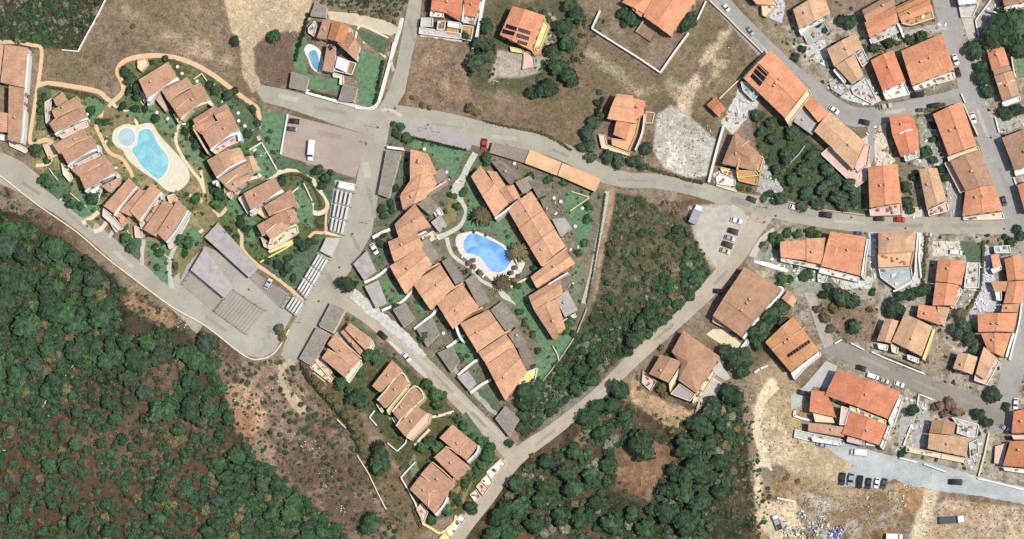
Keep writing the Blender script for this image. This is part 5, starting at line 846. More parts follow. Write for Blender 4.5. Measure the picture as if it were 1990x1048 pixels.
HO('tall orange roof house at the right edge above the forecourt', 'the right-edge orange house', [(('g1', .5), 5.6, 1.2, 'o', [(1952, 504), (1984, 494), (1992, 544), (1958, 546)]), ('g1', 5.2, 1.0, 'o', [(1960, 548), (1992, 546), (1986, 590), (1950, 590)]), ('f', 4.6, 0, 'y', [(1926, 547), (1962, 547), (1962, 566), (1932, 566)]), ('m0', 4.8, .6, 'p', [(1925, 496), (1940, 492), (1946, 517), (1930, 521)]), ('m0', 4.6, .6, 'p', [(1948, 592), (1982, 590), (1978, 607), (1946, 607)])],
    ex=[('terrace', 3.0, 'm', [(1932, 480), (1962, 478), (1964, 492), (1934, 492)], 1, 'w', 5), ('terrace', 2.8, 'w', [(1934, 568), (1946, 568), (1946, 584), (1938, 584)], 1, 'w', 1), ('terrace', 2.8, 'w', [(1926, 524), (1946, 518), (1946, 524), (1930, 532)], 1, 'w')])
HO('huge red-roofed complex around a pink light-well by the dirt clearing', 'the huge red-roofed complex', [(('g0', .5), 6.4, 1.8, 'r', [(1603, 768), (1627, 717), (1750, 762), (1725, 814)]), ('g0', 5.4, 1.0, 'r', [(1577, 758), (1606, 762), (1626, 812), (1573, 800)]), ('g1', 5.8, 1.4, 'r', [(1653, 798), (1724, 826), (1709, 865), (1636, 843)]), ('m0', 4.6, .8, 'm', [(1640, 849), (1570, 838), (1572, 822), (1645, 831)])], wall='w',
    ex=[('terrace', 5.0, 'p', [(1632, 826), (1636, 790), (1652, 796), (1642, 826)], 1, 'w'), ('terrace', 5.4, 'c', [(1652, 790), (1722, 818), (1720, 824), (1652, 797)], 1, 'c', 6), ('terrace', 3.2, 'w', [(1727, 818), (1750, 768), (1754, 778), (1738, 826), (1732, 830)], 1, 'w', 4), ('terrace', 3.0, 'w', [(1711, 868), (1727, 828), (1731, 832), (1716, 874)], 1, 'w', 3), ('terrace', 4.0, 'm', [(1648, 850), (1680, 858), (1678, 866), (1646, 858)], 1, 'p'), ('terrace', .8, 'm', [(1546, 836), (1574, 842), (1640, 856), (1640, 864), (1575, 858), (1544, 850)], 1, 'w', 5), ('terrace', 5.0, 'c', [(1580, 803), (1618, 812), (1622, 822), (1584, 820)], 0), ('terrace', 3.0, 'w', [(1578, 850), (1632, 860), (1634, 866), (1580, 858)], 1, 'w', 2)], chim=3)
HO('two-tone brown roof house with white courtyard above the pale concrete road', 'the two-tone brown house', [(('g1', .5), 5.4, 1.1, 'b', [(1812, 815), (1858, 821), (1853, 846), (1806, 841)]), (('g0', .5), 5.4, 1.0, 't', [(1806, 842), (1884, 850), (1878, 888), (1803, 872)])], wall='c', ex=[('terrace', 2.2, 'm', [(1850, 812), (1902, 826), (1898, 850), (1886, 850), (1860, 842), (1862, 826)], 1, 'w', 9), ('terrace', .9, 'c', [(1762, 868), (1806, 878), (1878, 892), (1876, 900), (1762, 878)], 1, 'c', 5), ('terrace', 1.0, 'b', [(1884, 862), (1900, 854), (1902, 880), (1886, 890)], 1, 'w', 3)])
HO('red roof house with pink parapet at the right edge, lower right', 'the red pink-parapet house', [(('g1', .5), 5.8, 1.3, 'r', [(1970, 800), (2024, 790), (2024, 842), (1966, 842)])], ex=[('terrace', 5.6, 'p', [(1966, 846), (2024, 846), (2024, 854), (1970, 854)], 0)])
HO('orange-brown roof house with blue-white terrace at the right edge, lowest in town', 'the lowest right-edge house', [(('g1', .5), 5.6, 1.3, 'k', [(1963, 858), (2030, 857), (2030, 912), (1949, 905)])], ex=[('terrace', 2.4, 'w', [(1950, 909), (2030, 918), (2030, 926), (1952, 914)], 1, 'w', 3), ('terrace', 2.0, 'p', [(1934, 868), (1958, 860), (1948, 904), (1932, 900)], 0)])
HO('wide brown gabled house with white balcony edge beside the diagonal road', 'the wide brown gabled house', [(('g1', .68), 6.0, 1.6, 'b', [(1385, 614), (1447, 519), (1519, 561), (1440, 655)])], wall='p', ex=[('line', 3.8, 4, 'w', [(1444, 658), (1480, 612), (1521, 566), (1512, 558)], 'balcony'), ('terrace', 2.0, 'p', [(1386, 617), (1422, 636), (1420, 644), (1386, 626)], 1, 'c'), ('terrace', .8, 'w', [(1466, 506), (1494, 510), (1532, 524), (1530, 530), (1500, 522), (1464, 510)], 0), ('terrace', 1.0, 'w', [(1440, 676), (1452, 660), (1456, 666), (1444, 684)], 1)], chim=3)
HO('small salmon flat-pitched outbuilding right of the wide brown gabled house', None, [('g0', 3.6, .7, 'p', [(1519, 580), (1532, 564), (1548, 582), (1540, 597)])], chim=0)
HO('golden-roofed house with a single dark solar strip above the dirt clearing', 'the single-strip solar house', [(('g1', .42), 5.6, 1.4, 'y', [(1487, 665), (1542, 615), (1592, 681), (1536, 723)][0:4])], wall='c', ex=[('solar', [(1528, 690), (1572, 660), (1576, 666), (1532, 696)], 8, 1), ('line', 6.6, 1.8, 'o', [(1500, 680), (1530, 660), (1565, 636)]), ('terrace', 2.6, 'w', [(1538, 726), (1593, 684), (1596, 690), (1566, 714), (1544, 738)], 1, 'w')], chim=2)
HO('brown star-hipped villa with lavender terrace beside the diagonal road', 'the star-hipped villa', [('p', 5.8, 2.0, 'b', [(1305, 684), (1328, 642), (1399, 693), (1354, 765), (1318, 739), (1324, 706)]), ('g0', 5.2, 1.1, 'b', [(1261, 727), (1284, 689), (1325, 703), (1299, 744)])], wall='c', ex=[('terrace', 3.2, 'l', [(1304, 766), (1321, 747), (1351, 767), (1341, 780)], 1, 'c'), ('terrace', 4.6, 'c', [(1300, 746), (1324, 708), (1327, 712), (1306, 752), (1302, 762)], 0), ('terrace', 2.4, 'c', [(1350, 770), (1386, 722), (1391, 726), (1358, 778), (1346, 784)], 1, 'c', 5), ('terrace', .8, 'p', [(1250, 722), (1260, 730), (1276, 742), (1264, 760), (1248, 744)], 1, 'p', 2), ('terrace', .5, 'g', [(1358, 782), (1384, 730), (1408, 744), (1392, 766), (1352, 802)], 1, 's', 2)])
HO('orange roof shed cluster left of the huge red complex', None, [('f', 3.6, 0, 'k', [(1574, 772), (1586, 762), (1590, 784), (1576, 800)])], chim=0, win=False) if False else None
# ------------------------------------------------------------------ vegetation
def ico(sub=2):
    bm = bmesh.new(); bmesh.ops.create_icosphere(bm, subdivisions=sub, radius=1.0); v = np.array([x.co[:] for x in bm.verts]); f = [[x.index for x in p.verts] for p in bm.faces]; bm.free(); return v, f
IV, IF = ico(2)
def crown_arrays(seed, cards=230, flat=.75, leaf=.12, core=.8):
    """unit crown: a few lumpy lobes as an inner mass, leaf clumps spread through the outer shell"""
    r = np.random.default_rng(seed); V = []; F = []; nb = r.integers(5, 9); lobes = []
    for i in range(nb):
        a = r.random()*6.283; d = (0 if i == 0 else .3+.3*r.random()); s = (.62 if i == 0 else .3+.26*r.random()); lobes.append((np.array([d*math.cos(a), d*math.sin(a), flat*(.1+.45*r.random()*(1-d)) if i else .1]), s))
    for c, s in lobes:
        n = IV*(1+.16*np.sin(IV@r.normal(size=3)*3.1+r.random()*6)[:, None]+.1*r.normal(size=(len(IV), 1))); b = len(V)
        pts = c+n*s*core*np.array([1, 1, flat]); V += pts.tolist(); F += [[i+b for i in q] for q in IF]
    for k in range(cards):
        c, s = lobes[r.integers(nb)]; n = r.normal(size=3); n[2] = abs(n[2])*.9-.15; n /= np.linalg.norm(n); p = c+n*s*(.82+.28*r.random())*np.array([1, 1, flat])
        q = n+r.normal(size=3)*.55; q /= np.linalg.norm(q); u = np.cross(q, [0, 0, 1.0]+r.normal(size=3)*.2); u /= (np.linalg.norm(u)+1e-6); w_ = np.cross(q, u); l = leaf*(.6+.9*r.random()); b = len(V)
        V += [(p-u*l-w_*l*.6).tolist(), (p+u*l*.9-w_*l*.8).tolist(), (p+u*l*1.1+w_*l*.7).tolist(), (p-u*l*.8+w_*l).tolist()]; F.append([b, b+1, b+2, b+3])
    return V, F
VAR = [crown_arrays(100+i) for i in range(9)]; SMALL = [crown_arrays(200+i, 60, .7, .2, .75) for i in range(7)]
CM = {}
def crown_mesh(i, k):
    if (i, k) not in CM: CM[(i, k)] = mk('crown', *VAR[i], LEAF[k], recalc=False)
    return CM[(i, k)]
def trunk_mesh():
    mb = MB(); mb.cyl((0, 0, 0), .09, .62, 8, r2=.06)
    for a in range(4):
        c, s = math.cos(a*1.57+.4), math.sin(a*1.57+.4); b = len(mb.v); mb.cyl((0, 0, .5), .045, .4, 6, r2=.02)
        for i in range(b+6, b+12): x, y, z = mb.v[i]; mb.v[i] = (x+c*.3, y+s*.3, z)
    return mb.mesh('trunk', [TRUNK])
TRK = trunk_mesh(); TREES = []
SIZEW = [(1.0, 'tiny'), (1.7, 'small'), (2.6, 'medium'), (3.8, 'large'), (99, 'very large')]
KW = dict(d='dark evergreen', g='bright green', b='blue-green', o='dry olive', r='russet', m='dark green')
def tree(px, py, rpx, k='d', h=None, kind=None, group=None, lab=None, sq=1.0):
    r = rpx*MPP; h = h if h is not None else (r*1.35+.5 if r > 1.3 else r*1.2); o = P(px, py, h*.6); o.z = 0
    shrub = r < 1.95; root = empty('shrub' if shrub else 'tree', o, random.uniform(0, 6.28))
    c = link('foliage' if shrub else 'crown', crown_mesh(random.randrange(9), k), root); ch = h*.78 if not shrub else h; sq = random.uniform(.84, 1.2); c.scale = (r*1.15*sq, r*1.15/sq, ch*.62); c.location = (0, 0, h-ch*.62*.9 if not shrub else h*.25)
    t = link('trunk', TRK, root); t.scale = (r*.9, r*.9, h*.95)
    TREES.append((root, px, py, r, k, shrub, group, lab)); return root
def name_trees():
    """labels that say which plant: its look and what it stands beside"""
    cells = {}
    for (root, px, py, r, k, shrub, group, lab) in TREES:
        if lab: tag(root, lab, 'shrub' if shrub else 'tree', group); continue
        best = min(LANDMARKS, key=lambda L: math.hypot(L[0]-px, L[1]-py)); dx, dy = px-best[0], py-best[1]
        d = ('right of' if dx > 0 else 'left of') if abs(dx) > abs(dy)*1.2 else ('below' if dy > 0 else 'above')
        sz = next(w_ for lim, w_ in SIZEW if r < lim); cells.setdefault((sz, k, shrub, d, best[2]), []).append((math.hypot(dx, dy), root, group))
    OR = ['nearest to it', 'second nearest', 'third nearest', 'fourth nearest', 'fifth nearest', 'sixth nearest', 'seventh nearest', 'eighth nearest', 'ninth nearest', 'tenth nearest']
    for (sz, k, shrub, d, lm), L in cells.items():
        L.sort(key=lambda t: t[0])
        for i, (_, root, group) in enumerate(L):
            w_ = 'shrub' if shrub else 'tree'; s = f'{sz} {KW[k]} {w_} {d} {lm}'
            if len(L) > 1: s += ', '+(OR[i].replace(' to it', '') if i < len(OR) else f'{i+1}th nearest')
            tag(root, s, w_, group or 'garden trees and shrubs')
def T(s, k='d', **kw):
    for it in s.split(): x, y, r = it.split(','); tree(float(x), float(y), float(r), k, **kw)
# street and garden trees, traced one by one: x,y,radius in photo pixels
T('532,70,13 676,551,18 1095,52,18 1335,45,19 1110,150,20 1075,100,16 925,120,22 935,85,18 945,50,16 905,70,10 1060,170,20 1040,180,14 1085,130,18 1100,80,18 1120,30,16 1105,8,16')
T('1895,95,21 1912,128,14 1908,150,15 1920,180,14 1950,60,34 1980,50,36 1985,85,26 1960,20,12 1975,214,14 1950,216,13 1962,225,12')
T('1640,577,21 1660,582,16 1735,600,19 1748,605,12 1664,634,15 1655,628,10 1768,572,12 1790,566,14 1800,560,12 1750,575,11 1610,560,10 1600,572,9 1695,568,8')
T('1775,798,14 1905,805,13 1918,822,11 1928,766,16 1925,776,12 1500,610,22 1480,640,22 1520,600,18 1470,665,14 1520,625,14 1430,700,20 1415,685,16 1440,690,16 1440,722,16 1425,770,22 1410,778,12 1445,705,12')
T('1380,800,18 1360,830,22 1340,870,24 1345,910,26 1320,920,20 1380,860,20 1400,830,16 1300,950,18 1330,960,24 1370,930,20 1360,980,24 1300,1000,22 1270,990,14 1340,1020,26 1400,900,18 1400,960,18 1245,870,26 1235,845,14 1390,785,16', 'd')
T('1145,810,18 1160,790,16 1205,760,20 1190,790,18 1170,840,16 1215,810,14 1000,940,20 1060,900,18 1120,880,16 1100,920,20 1060,950,16 1010,985,22 1050,970,18 980,1000,22 990,1030,20 1120,950,22 1150,920,18 1180,900,16 1130,1010,24 1090,1000,20 1190,1020,22 1160,980,16 1230,1000,16 1040,1020,18 960,1040,18 1255,1030,20', 'm')
T('1740,350,11 1765,362,12 1762,392,13 1768,408,10 1775,345,9 1800,295,12 1812,310,10 1830,330,9 1838,345,10', 'd')
T('1500,270,14 1530,300,15 1560,330,16 1500,240,12 1470,225,12 1540,260,14 1580,300,14 1610,330,14 1600,365,16 1570,375,15 1630,385,16 1650,360,14 1540,350,14 1640,400,12 1590,400,13 1520,385,12 1560,400,12 1660,390,10 1620,350,13 1510,330,10 1480,255,10', 'b')
T('1140,260,14 1155,240,13 1150,285,14 1170,225,11 1135,285,12 1180,305,13 1205,312,13 1230,315,12 1255,290,13 1245,312,12 1150,305,11 1160,200,7 1165,180,6 1250,325,9', 'b')
T('940,460,1 735,905,22 740,880,20 725,1020,22 690,770,16 700,785,14 915,985,14 770,600,11 825,655,12 893,695,11 880,705,9 1030,765,22 1020,785,16 1045,750,16 1000,745,8 1130,720,14 1150,740,16 1155,700,16 1120,760,12 1070,800,10 990,860,9', 'd')
T('660,745,12 680,760,10 665,725,10 730,700,10 715,690,12 830,745,12 845,765,12 850,785,11 860,770,9 700,725,9 900,830,11 890,815,9 920,850,9 850,870,12 835,860,12 820,870,10 870,990,12 840,1010,10 880,965,10 950,890,14 940,905,12 935,860,12 955,870,10 925,915,8 905,940,9 890,975,9', 'g')
T('265,170,14 245,140,12 255,155,13 270,190,10 238,205,9 295,120,7 320,115,8 420,175,10 445,185,12 455,178,9 408,165,9 262,210,9 250,175,9 282,210,8 300,230,9 490,210,9 480,260,9 500,240,8 360,255,9 385,280,10 395,300,8 375,270,8', 'd')
T('205,235,8 178,215,9 192,235,7 85,190,9 78,200,8 82,215,9 70,290,12 78,350,9 95,355,12 85,345,9 140,395,11 130,385,9 155,400,9 180,385,12 190,375,9 92,310,8 70,300,9 245,462,12 255,480,11 240,440,9 350,465,11 365,470,12 360,490,8 310,490,9 300,480,8 305,520,8 340,515,7 420,395,11 430,380,12 380,385,11 415,370,9 440,355,6', 'g')
T('440,450,12 455,465,10 470,430,10 480,445,8 435,470,9 420,445,8 550,352,10 620,330,11 635,345,11 625,360,9 645,335,8 540,512,11 560,520,10 580,470,11 590,480,12 600,470,9 560,500,9 520,505,8 610,470,7 570,540,8 550,530,8 600,350,6 520,270,6 530,295,5 525,255,5', 'd')
T('900,372,9 890,400,9 880,380,9 780,245,9 793,268,12 770,262,9 765,242,7 945,310,11 1030,340,8 1065,348,9 1070,345,7 1095,355,7 1143,400,9 1140,425,9 1135,470,9 1125,490,8 1100,640,10 1110,625,11 1115,650,9 1040,520,8 1010,605,8 1020,625,8 1035,650,8 1045,680,7 1005,555,9', 'g')
T('740,405,9 745,420,8 760,398,8 745,455,8 738,470,8 760,410,7 768,365,8 790,350,7', 'd')
T('458,80,11 1210,25,12 1225,35,12 1235,45,10 1215,45,9 1290,15,9 1545,110,9 1560,95,9 1625,90,8 1655,45,14 1640,40,12 1605,60,9 1590,45,8 1790,70,11 1770,80,8 1730,85,10 1700,92,10 1760,75,8 1680,95,9 1720,82,9 1815,270,9 1812,245,8', 'd')
T('1500,460,9 1530,452,10 1550,455,9 1515,462,8 1508,478,8 1520,475,9 1578,450,10 1590,455,8 1480,475,6 1520,540,11 1535,545,9 1515,555,10 1570,530,9 1560,540,9 1575,520,8 1545,515,6', 'g')
T('1440,365,6 1435,362,5 1455,368,6 1425,360,5 1495,375,9 1505,390,8 1485,385,7 1530,505,7', 'g')
T('1262,612,17 1246,628,16 1268,628,12 1228,660,17 1220,682,11 1244,646,14', 'd')
T('1245,755,6 1240,735,5 1285,755,10 1275,745,8 1290,765,8 1300,690,8 1285,675,7', 'o')
T('1850,640,10 1865,650,12 1875,635,12 1885,660,14 1870,625,10 1895,680,10 1840,615,8 1875,690,9 1890,645,8 1855,580,7', 'b')
T('1620,600,9 1605,620,10 1615,640,9 1600,605,7 1690,600,7', 'o'); T('1590,600,9 1600,612,7 1830,790,10 1845,785,12 1860,800,10 1815,790,8 1835,805,8 1870,800,7', 'r')
T('1975,445,9 1985,460,11 1965,470,10 1955,462,8 1745,930,1 1750,882,7 1760,875,7 1955,790,9 1900,840,8 1885,880,7 1960,870,6 1930,895,5', 'd')
T('258,52,6 1810,920,1 915,212,10 924,218,9 820,205,6 835,208,6 800,190,5 1530,928,6 1550,935,5 1800,700,6 1320,10,10', 'o')
T('602,720,9 610,735,9 595,712,8 620,745,9 590,705,8', 'r'); T('625,755,9 640,770,9 655,790,8 668,805,8 680,820,8 692,845,9 700,860,8 615,740,8', 'o')
T('545,640,11 548,655,8 1810,212,7 1830,205,8 1820,215,7 1800,215,6', 'o')
# scrub on the vacant middle plot, countable bushes
rr = random.Random(5)
def inside(px, py, poly):
    c = False; n = len(poly)
    for i in range(n):
        (ax, ay), (bx, by) = poly[i], poly[(i+1) % n]
        if (ay > py) != (by > py) and px < (bx-ax)*(py-ay)/(by-ay)+ax: c = not c
    return c
def scatter(poly, n, r0, r1, mind, avoid=(), seen=None):
    xs = [p[0] for p in poly]; ys = [p[1] for p in poly]; out = [] if seen is None else seen; k = 0; tries = 0; res = []
    while k < n and tries < n*30:
        tries += 1; x, y = rr.uniform(min(xs), max(xs)), rr.uniform(min(ys), max(ys)); r = r0+(r1-r0)*rr.random()**1.7
        if not inside(x, y, poly) or any(inside(x, y, a) for a in avoid) or any(q[0] < x < q[2] and q[1] < y < q[3] and inside(x, y, q[4]) for q in PAVED): continue
        if any((x-a)**2+(y-b)**2 < (mind*(r+c))**2 for a, b, c in out): continue
        out.append((x, y, r)); res.append((x, y, r)); k += 1
    return res
FOREST = [(-30, 405), (60, 430), (120, 468), (195, 520), (240, 580), (235, 640), (320, 640), (380, 660), (420, 720), (455, 800), (490, 880), (560, 940), (640, 1010), (690, 1075), (-30, 1075)]
CLEAR = [[(245, 720), (345, 700), (350, 735), (300, 790)], [(130, 900), (210, 880), (230, 960), (160, 980)], [(15, 575), (45, 590), (50, 700), (20, 680)], [(235, 560), (330, 600), (310, 650), (240, 660)]]
DENSE = [(-20, 415), (60, 435), (120, 475), (190, 525), (230, 580), (225, 650), (400, 665), (425, 735), (450, 820), (360, 800), (300, 800), (230, 700), (140, 730), (90, 830), (-20, 800)]
BAND = [(470, 850), (500, 890), (570, 945), (640, 1010), (700, 1080), (360, 1080), (420, 980), (440, 900)]
big = scatter(DENSE, 150, 8, 27, .56, CLEAR); big += scatter(BAND, 60, 9, 19, .6, CLEAR, list(big)); big += scatter(FOREST, 110, 8, 19, .8, CLEAR, list(big))
big.sort(key=lambda t: -t[2]); rest = big[90:]; big = big[:90]; CW = dict(m='mid green', d='dark green', b='bluish green', g='bright green')
for x, y, r in big:
    k = rr.choice('mmdmbgd'); q = [n_ for lim, n_ in ((110, 'far left'), (230, 'left'), (350, 'middle'), (470, 'right'), (999, 'far right')) if x < lim][0]; p_ = [n_ for lim, n_ in ((530, 'top'), (640, 'upper'), (760, 'mid-height'), (890, 'lower'), (2000, 'bottom')) if y < lim][0]
    tree(x, y, r, k, h=r*MPP*.95+.6, group='trees of the lower left wood', lab=f'{"broad" if r > 17 else "smaller"} {CW[k]} tree in the {p_} {q} of the woodland')
PLOT = [(1200, 378), (1330, 400), (1345, 445), (1385, 530), (1340, 590), (1200, 700), (1100, 780), (1030, 840), (1010, 800), (1100, 700), (1160, 590), (1180, 470)]
mid = scatter(PLOT, 55, 6, 9.6, .75, [[(1230, 380), (1340, 395), (1330, 430), (1250, 420)]])
for x, y, r in mid:
    k = rr.choice('bmgom'); tree(x, y, r, k, group='bushes of the vacant plot', lab=f'{dict(b="greyish", m="dark green", g="bright green", o="dry olive")[k]} bush among weeds in the {"upper" if y < 480 else "middle" if y < 600 else "lower"} part of the vacant plot')
name_trees()
# maquis: one mass of undergrowth nobody could count
def undergrowth(name, label, spots, kinds, leafk):
    V = []; F = []; b = 0; MI = []
    for x, y, r in spots:
        v, f = (TUFT if r < 1.9 else SMALL if r < 8 else VAR)[rr.randrange(6)]; a = np.array(v); R = r*MPP; ang = rr.random()*6.28; c, s = math.cos(ang), math.sin(ang); h = R*rr.uniform(.6, 1.0); o = P(x, y, h*.4)
        q = np.stack([a[:, 0]*c-a[:, 1]*s, a[:, 0]*s+a[:, 1]*c, a[:, 2]], 1)*[R*1.1, R*1.1, h]+[o.x, o.y, h*.25]; V.append(q); F += [[i+b for i in z] for z in f]; b += len(a); MI += [rr.randrange(len(leafk))]*len(f)
    me = bpy.data.meshes.new(name); me.from_pydata(np.concatenate(V).tolist(), [], F)
    for k in leafk: me.materials.append(LEAF[k])
    me.polygons.foreach_set('material_index', MI); tag(link(name, me), label, 'undergrowth', kind='stuff')
IV, IF = ico(1); TUFT = [crown_arrays(300+i, 9, .6, .34, .55) for i in range(6)]; SMALL = [crown_arrays(200+i, 46, .7, .2, .72) for i in range(7)]
fl = rest+scatter(DENSE, 900, 4, 10, .42, CLEAR[:1])+scatter(BAND, 300, 4, 10, .42)+scatter(FOREST, 1050, 2.5, 8, .5, CLEAR[1:3])+scatter([(-20, 740), (140, 720), (250, 690), (360, 780), (440, 850), (420, 980), (350, 1070), (-20, 1070)], 620, 3, 11, .5)+scatter([(390, 930), (560, 960), (700, 1060), (400, 1060)], 120, 4, 12, .5)
fl += scatter([(0, 365), (200, 520), (330, 605), (470, 705), (560, 700), (600, 760), (690, 850), (740, 960), (780, 1048), (690, 1048), (480, 870), (400, 700), (240, 600), (0, 400)], 520, 1.8, 7, .9)
undergrowth('undergrowth', 'low maquis undergrowth filling the lower left wood', fl, 0, 'mdmmobmg')
f2 = scatter([(1300, 500), (1350, 480), (1385, 535), (1340, 590), (1220, 690), (1100, 785), (1020, 850), (1005, 810), (1080, 710), (1150, 640), (1240, 600)], 330, 4, 11, .45)+scatter([(1195, 375), (1235, 385), (1240, 440), (1340, 450), (1380, 530), (1300, 560), (1180, 600), (1170, 500)], 40, 3, 8, .8)+scatter(PLOT, 480, 2, 6, .6)+scatter([(1290, 1048), (1270, 960), (1330, 860), (1390, 790), (1440, 770), (1440, 900), (1380, 1000), (1380, 1060)], 200, 5, 12, .45)+scatter([(940, 1048), (1000, 920), (1120, 850), (1200, 760), (1240, 800), (1180, 960), (1250, 1060)], 200, 5, 12, .5)+scatter([(1010, 890), (1080, 840), (1170, 775), (1250, 790), (1300, 805), (1380, 790), (1450, 780), (1462, 900), (1470, 1075), (880, 1075), (940, 1000)], 620, 2, 7, .65, [[(1185, 875), (1255, 855), (1300, 880), (1260, 960), (1200, 935)]])
undergrowth('undergrowth', 'low scrub on the vacant plot and in the wood below the diagonal road', f2, 0, 'mbomgdbhm')
f3 = scatter([(0, 0), (205, 0), (150, 92), (85, 85), (0, 76)], 330, 2, 9, .5)+scatter([(925, 0), (1180, 40), (1130, 120), (1090, 180), (1020, 190), (1060, 60), (970, 10)], 150, 3, 7, .7)+scatter([(905, 60), (945, 30), (965, 70), (960, 150), (910, 150)], 60, 3, 7, .7)
f3 += scatter([(1460, 215), (1530, 245), (1600, 295), (1675, 385), (1670, 405), (1500, 385), (1480, 310)], 180, 2, 6, .8)+scatter([(620, 0), (790, 0), (770, 45), (640, 10)], 60, 3, 8, .8)
f3 += scatter([(580, 705), (625, 745), (700, 810), (720, 880), (800, 1000), (820, 1048), (760, 1030), (690, 870)], 130, 1.5, 5, .9)+scatter([(1400, 790), (1462, 800), (1482, 900), (1500, 980), (1480, 1048), (1400, 1048), (1420, 900)], 160, 2, 6, .7)
f3 += scatter([(75, 170), (230, 185), (330, 105), (500, 220), (560, 330), (640, 360), (600, 540), (480, 500), (330, 550), (60, 320)], 620, 1.8, 5.5, .75, [[(218, 240), (300, 235), (370, 330), (360, 375), (300, 355), (230, 300)]])
f3 += scatter([(740, 240), (900, 295), (1170, 370), (1140, 590), (1020, 780), (880, 700), (680, 560), (740, 390)], 560, 1.8, 5.5, .75, [[(885, 445), (985, 470), (1020, 510), (960, 550), (885, 490)]])
f3 += scatter([(1460, 0), (1990, 0), (1990, 940), (1600, 850), (1640, 700), (1480, 470), (1680, 430), (1640, 250)], 500, 1.5, 5, 1.0)+scatter([(660, 600), (760, 680), (960, 880), (860, 1010), (800, 960), (740, 850), (620, 710)], 200, 2, 5, .8)
undergrowth('undergrowth', 'scattered dry and green scrub around the gardens and fields', f3, 0, 'omgdbh')
FIELDS = [[(206, 0), (430, -20), (450, 60), (500, 175), (430, 150), (350, 108), (250, 110), (225, 170), (80, 158), (85, 95), (150, 98)], [(815, 70), (920, 100), (930, 228), (790, 205)], [(1135, 60), (1290, 150), (1300, 190), (1180, 180), (1130, 250), (1110, 290), (940, 240), (1080, 190)], [(1290, 140), (1380, 0), (1480, 95), (1440, 170), (1370, 220), (1330, 210)], [(494, 95), (575, 60), (590, 110), (568, 165), (512, 165)], [(0, 360), (200, 512), (330, 602), (470, 702), (560, 700), (690, 830), (760, 980), (790, 1048), (690, 1048), (560, 930), (430, 740), (240, 565)], [(1440, 750), (1540, 750), (1600, 860), (1480, 905)], [(1490, 920), (1740, 945), (1780, 1048), (1490, 1048)], [(1800, 960), (1990, 990), (1990, 1048), (1790, 1048)], [(1230, 770), (1440, 760), (1460, 900), (1180, 960)], [(1480, 560), (1700, 590), (1700, 680), (1500, 640)], [(1250, 210), (1400, 270), (1380, 350), (1270, 320)], [(0, 0), (205, 0), (150, 95), (0, 76)], [(1820, 680), (1850, 690), (1840, 750), (1800, 720)]]
ft = []
for q, n_ in zip(FIELDS, (520, 170, 330, 230, 150, 700, 130, 420, 200, 260, 200, 90, 160, 30)): ft += scatter(q, n_, .9, 1.85, .9)
undergrowth('dry_grass', 'dry grass tufts and weeds dotting the fields and bare ground', ft, 0, 'orhohrm')
# palms
def palm_mesh():
    mb = MB()
    for k in range(22):
        a = k*2.399; e = .25+.5*((k*7) % 5)/5; pv = None
        for j in range(6):
            t = j/5; x = t*1.0; z = e*t-.75*t*t; w_ = .1*math.sin(math.pi*min(1, t*.9+.08))+.015; c, s = math.cos(a), math.sin(a)
            l = (c*x-s*w_, s*x+c*w_, z-.03); m = (c*x, s*x, z+.02); r = (c*x+s*w_, s*x-c*w_, z-.03)
            if pv: b = len(mb.v); mb.add([pv[0], pv[1], pv[2], l, m, r], [[0, 1, 4, 3], [1, 2, 5, 4]])
            pv = (l, m, r)
    return mb.mesh('fronds', [LEAF['o']])
PALM = palm_mesh(); mbp = MB(); mbp.cyl((0, 0, 0), .22, 1, 9, r2=.15); PTR = mbp.mesh('trunk', [TRUNK])
for x, y, r, lb in [(936, 419, 19, 'palm tree with radiating fronds on the lawn above the blue pool'), (1006, 490, 19, 'palm tree overhanging the right end of the blue pool'), (977, 548, 16, 'palm tree below the blue pool by the star-shaped path'), (1868, 608, 11, 'palm tree in the garden below the long salmon house'), (1750, 255, 1, '')]:
    if not lb: continue
    o = P(x, y, 4.2); o.z = 0; q = tag(empty('palm_tree', o, x), lb, 'palm tree'); c = link('fronds', PALM, q); c.location = (0, 0, 4.2); c.scale = (r*MPP*1.15,)*3; t = link('trunk', PTR, q); t.scale = (1, 1, 4.2)
# ------------------------------------------------------------------ vehicles
PAINT = dict(k=plain('black car paint', (46, 38, 38), .25), w=plain('white car paint', (244, 244, 244), .3), s=plain('silver car paint', (186, 188, 194), .3, .3), r=plain('red car paint', (190, 58, 46), .3), n=plain('dark brown car paint', (70, 48, 40), .3),
             g=plain('dark grey car paint', (88, 84, 88), .3), e=plain('beige car paint', (200, 184, 156), .35), u=plain('blue car paint', (92, 88, 132), .3), o=plain('olive car paint', (74, 66, 42), .35))
TYRE = plain('tyre rubber', (30, 30, 32), .9); LAMP = plain('headlight glass', (230, 230, 224), .2)
def loft(mb, secs, m=0):
    """secs: list of rings of points (same count) joined into a closed skin"""
    b = len(mb.v); n = len(secs[0]); V = [p for s in secs for p in s]; F = [list(range(n))[::-1], [(len(secs)-1)*n+i for i in range(n)]]
    for k in range(len(secs)-1):
        for i in range(n): F.append([k*n+i, k*n+(i+1) % n, (k+1)*n+(i+1) % n, (k+1)*n+i])
    mb.add(V, F, m)
def ring(x, w_, z0, z1, c=.12): return [(x, -w_, z0), (x, w_, z0), (x, w_, z1-c), (x, w_-c, z1), (x, -w_+c, z1), (x, -w_, z1-c)]
CARM = {}
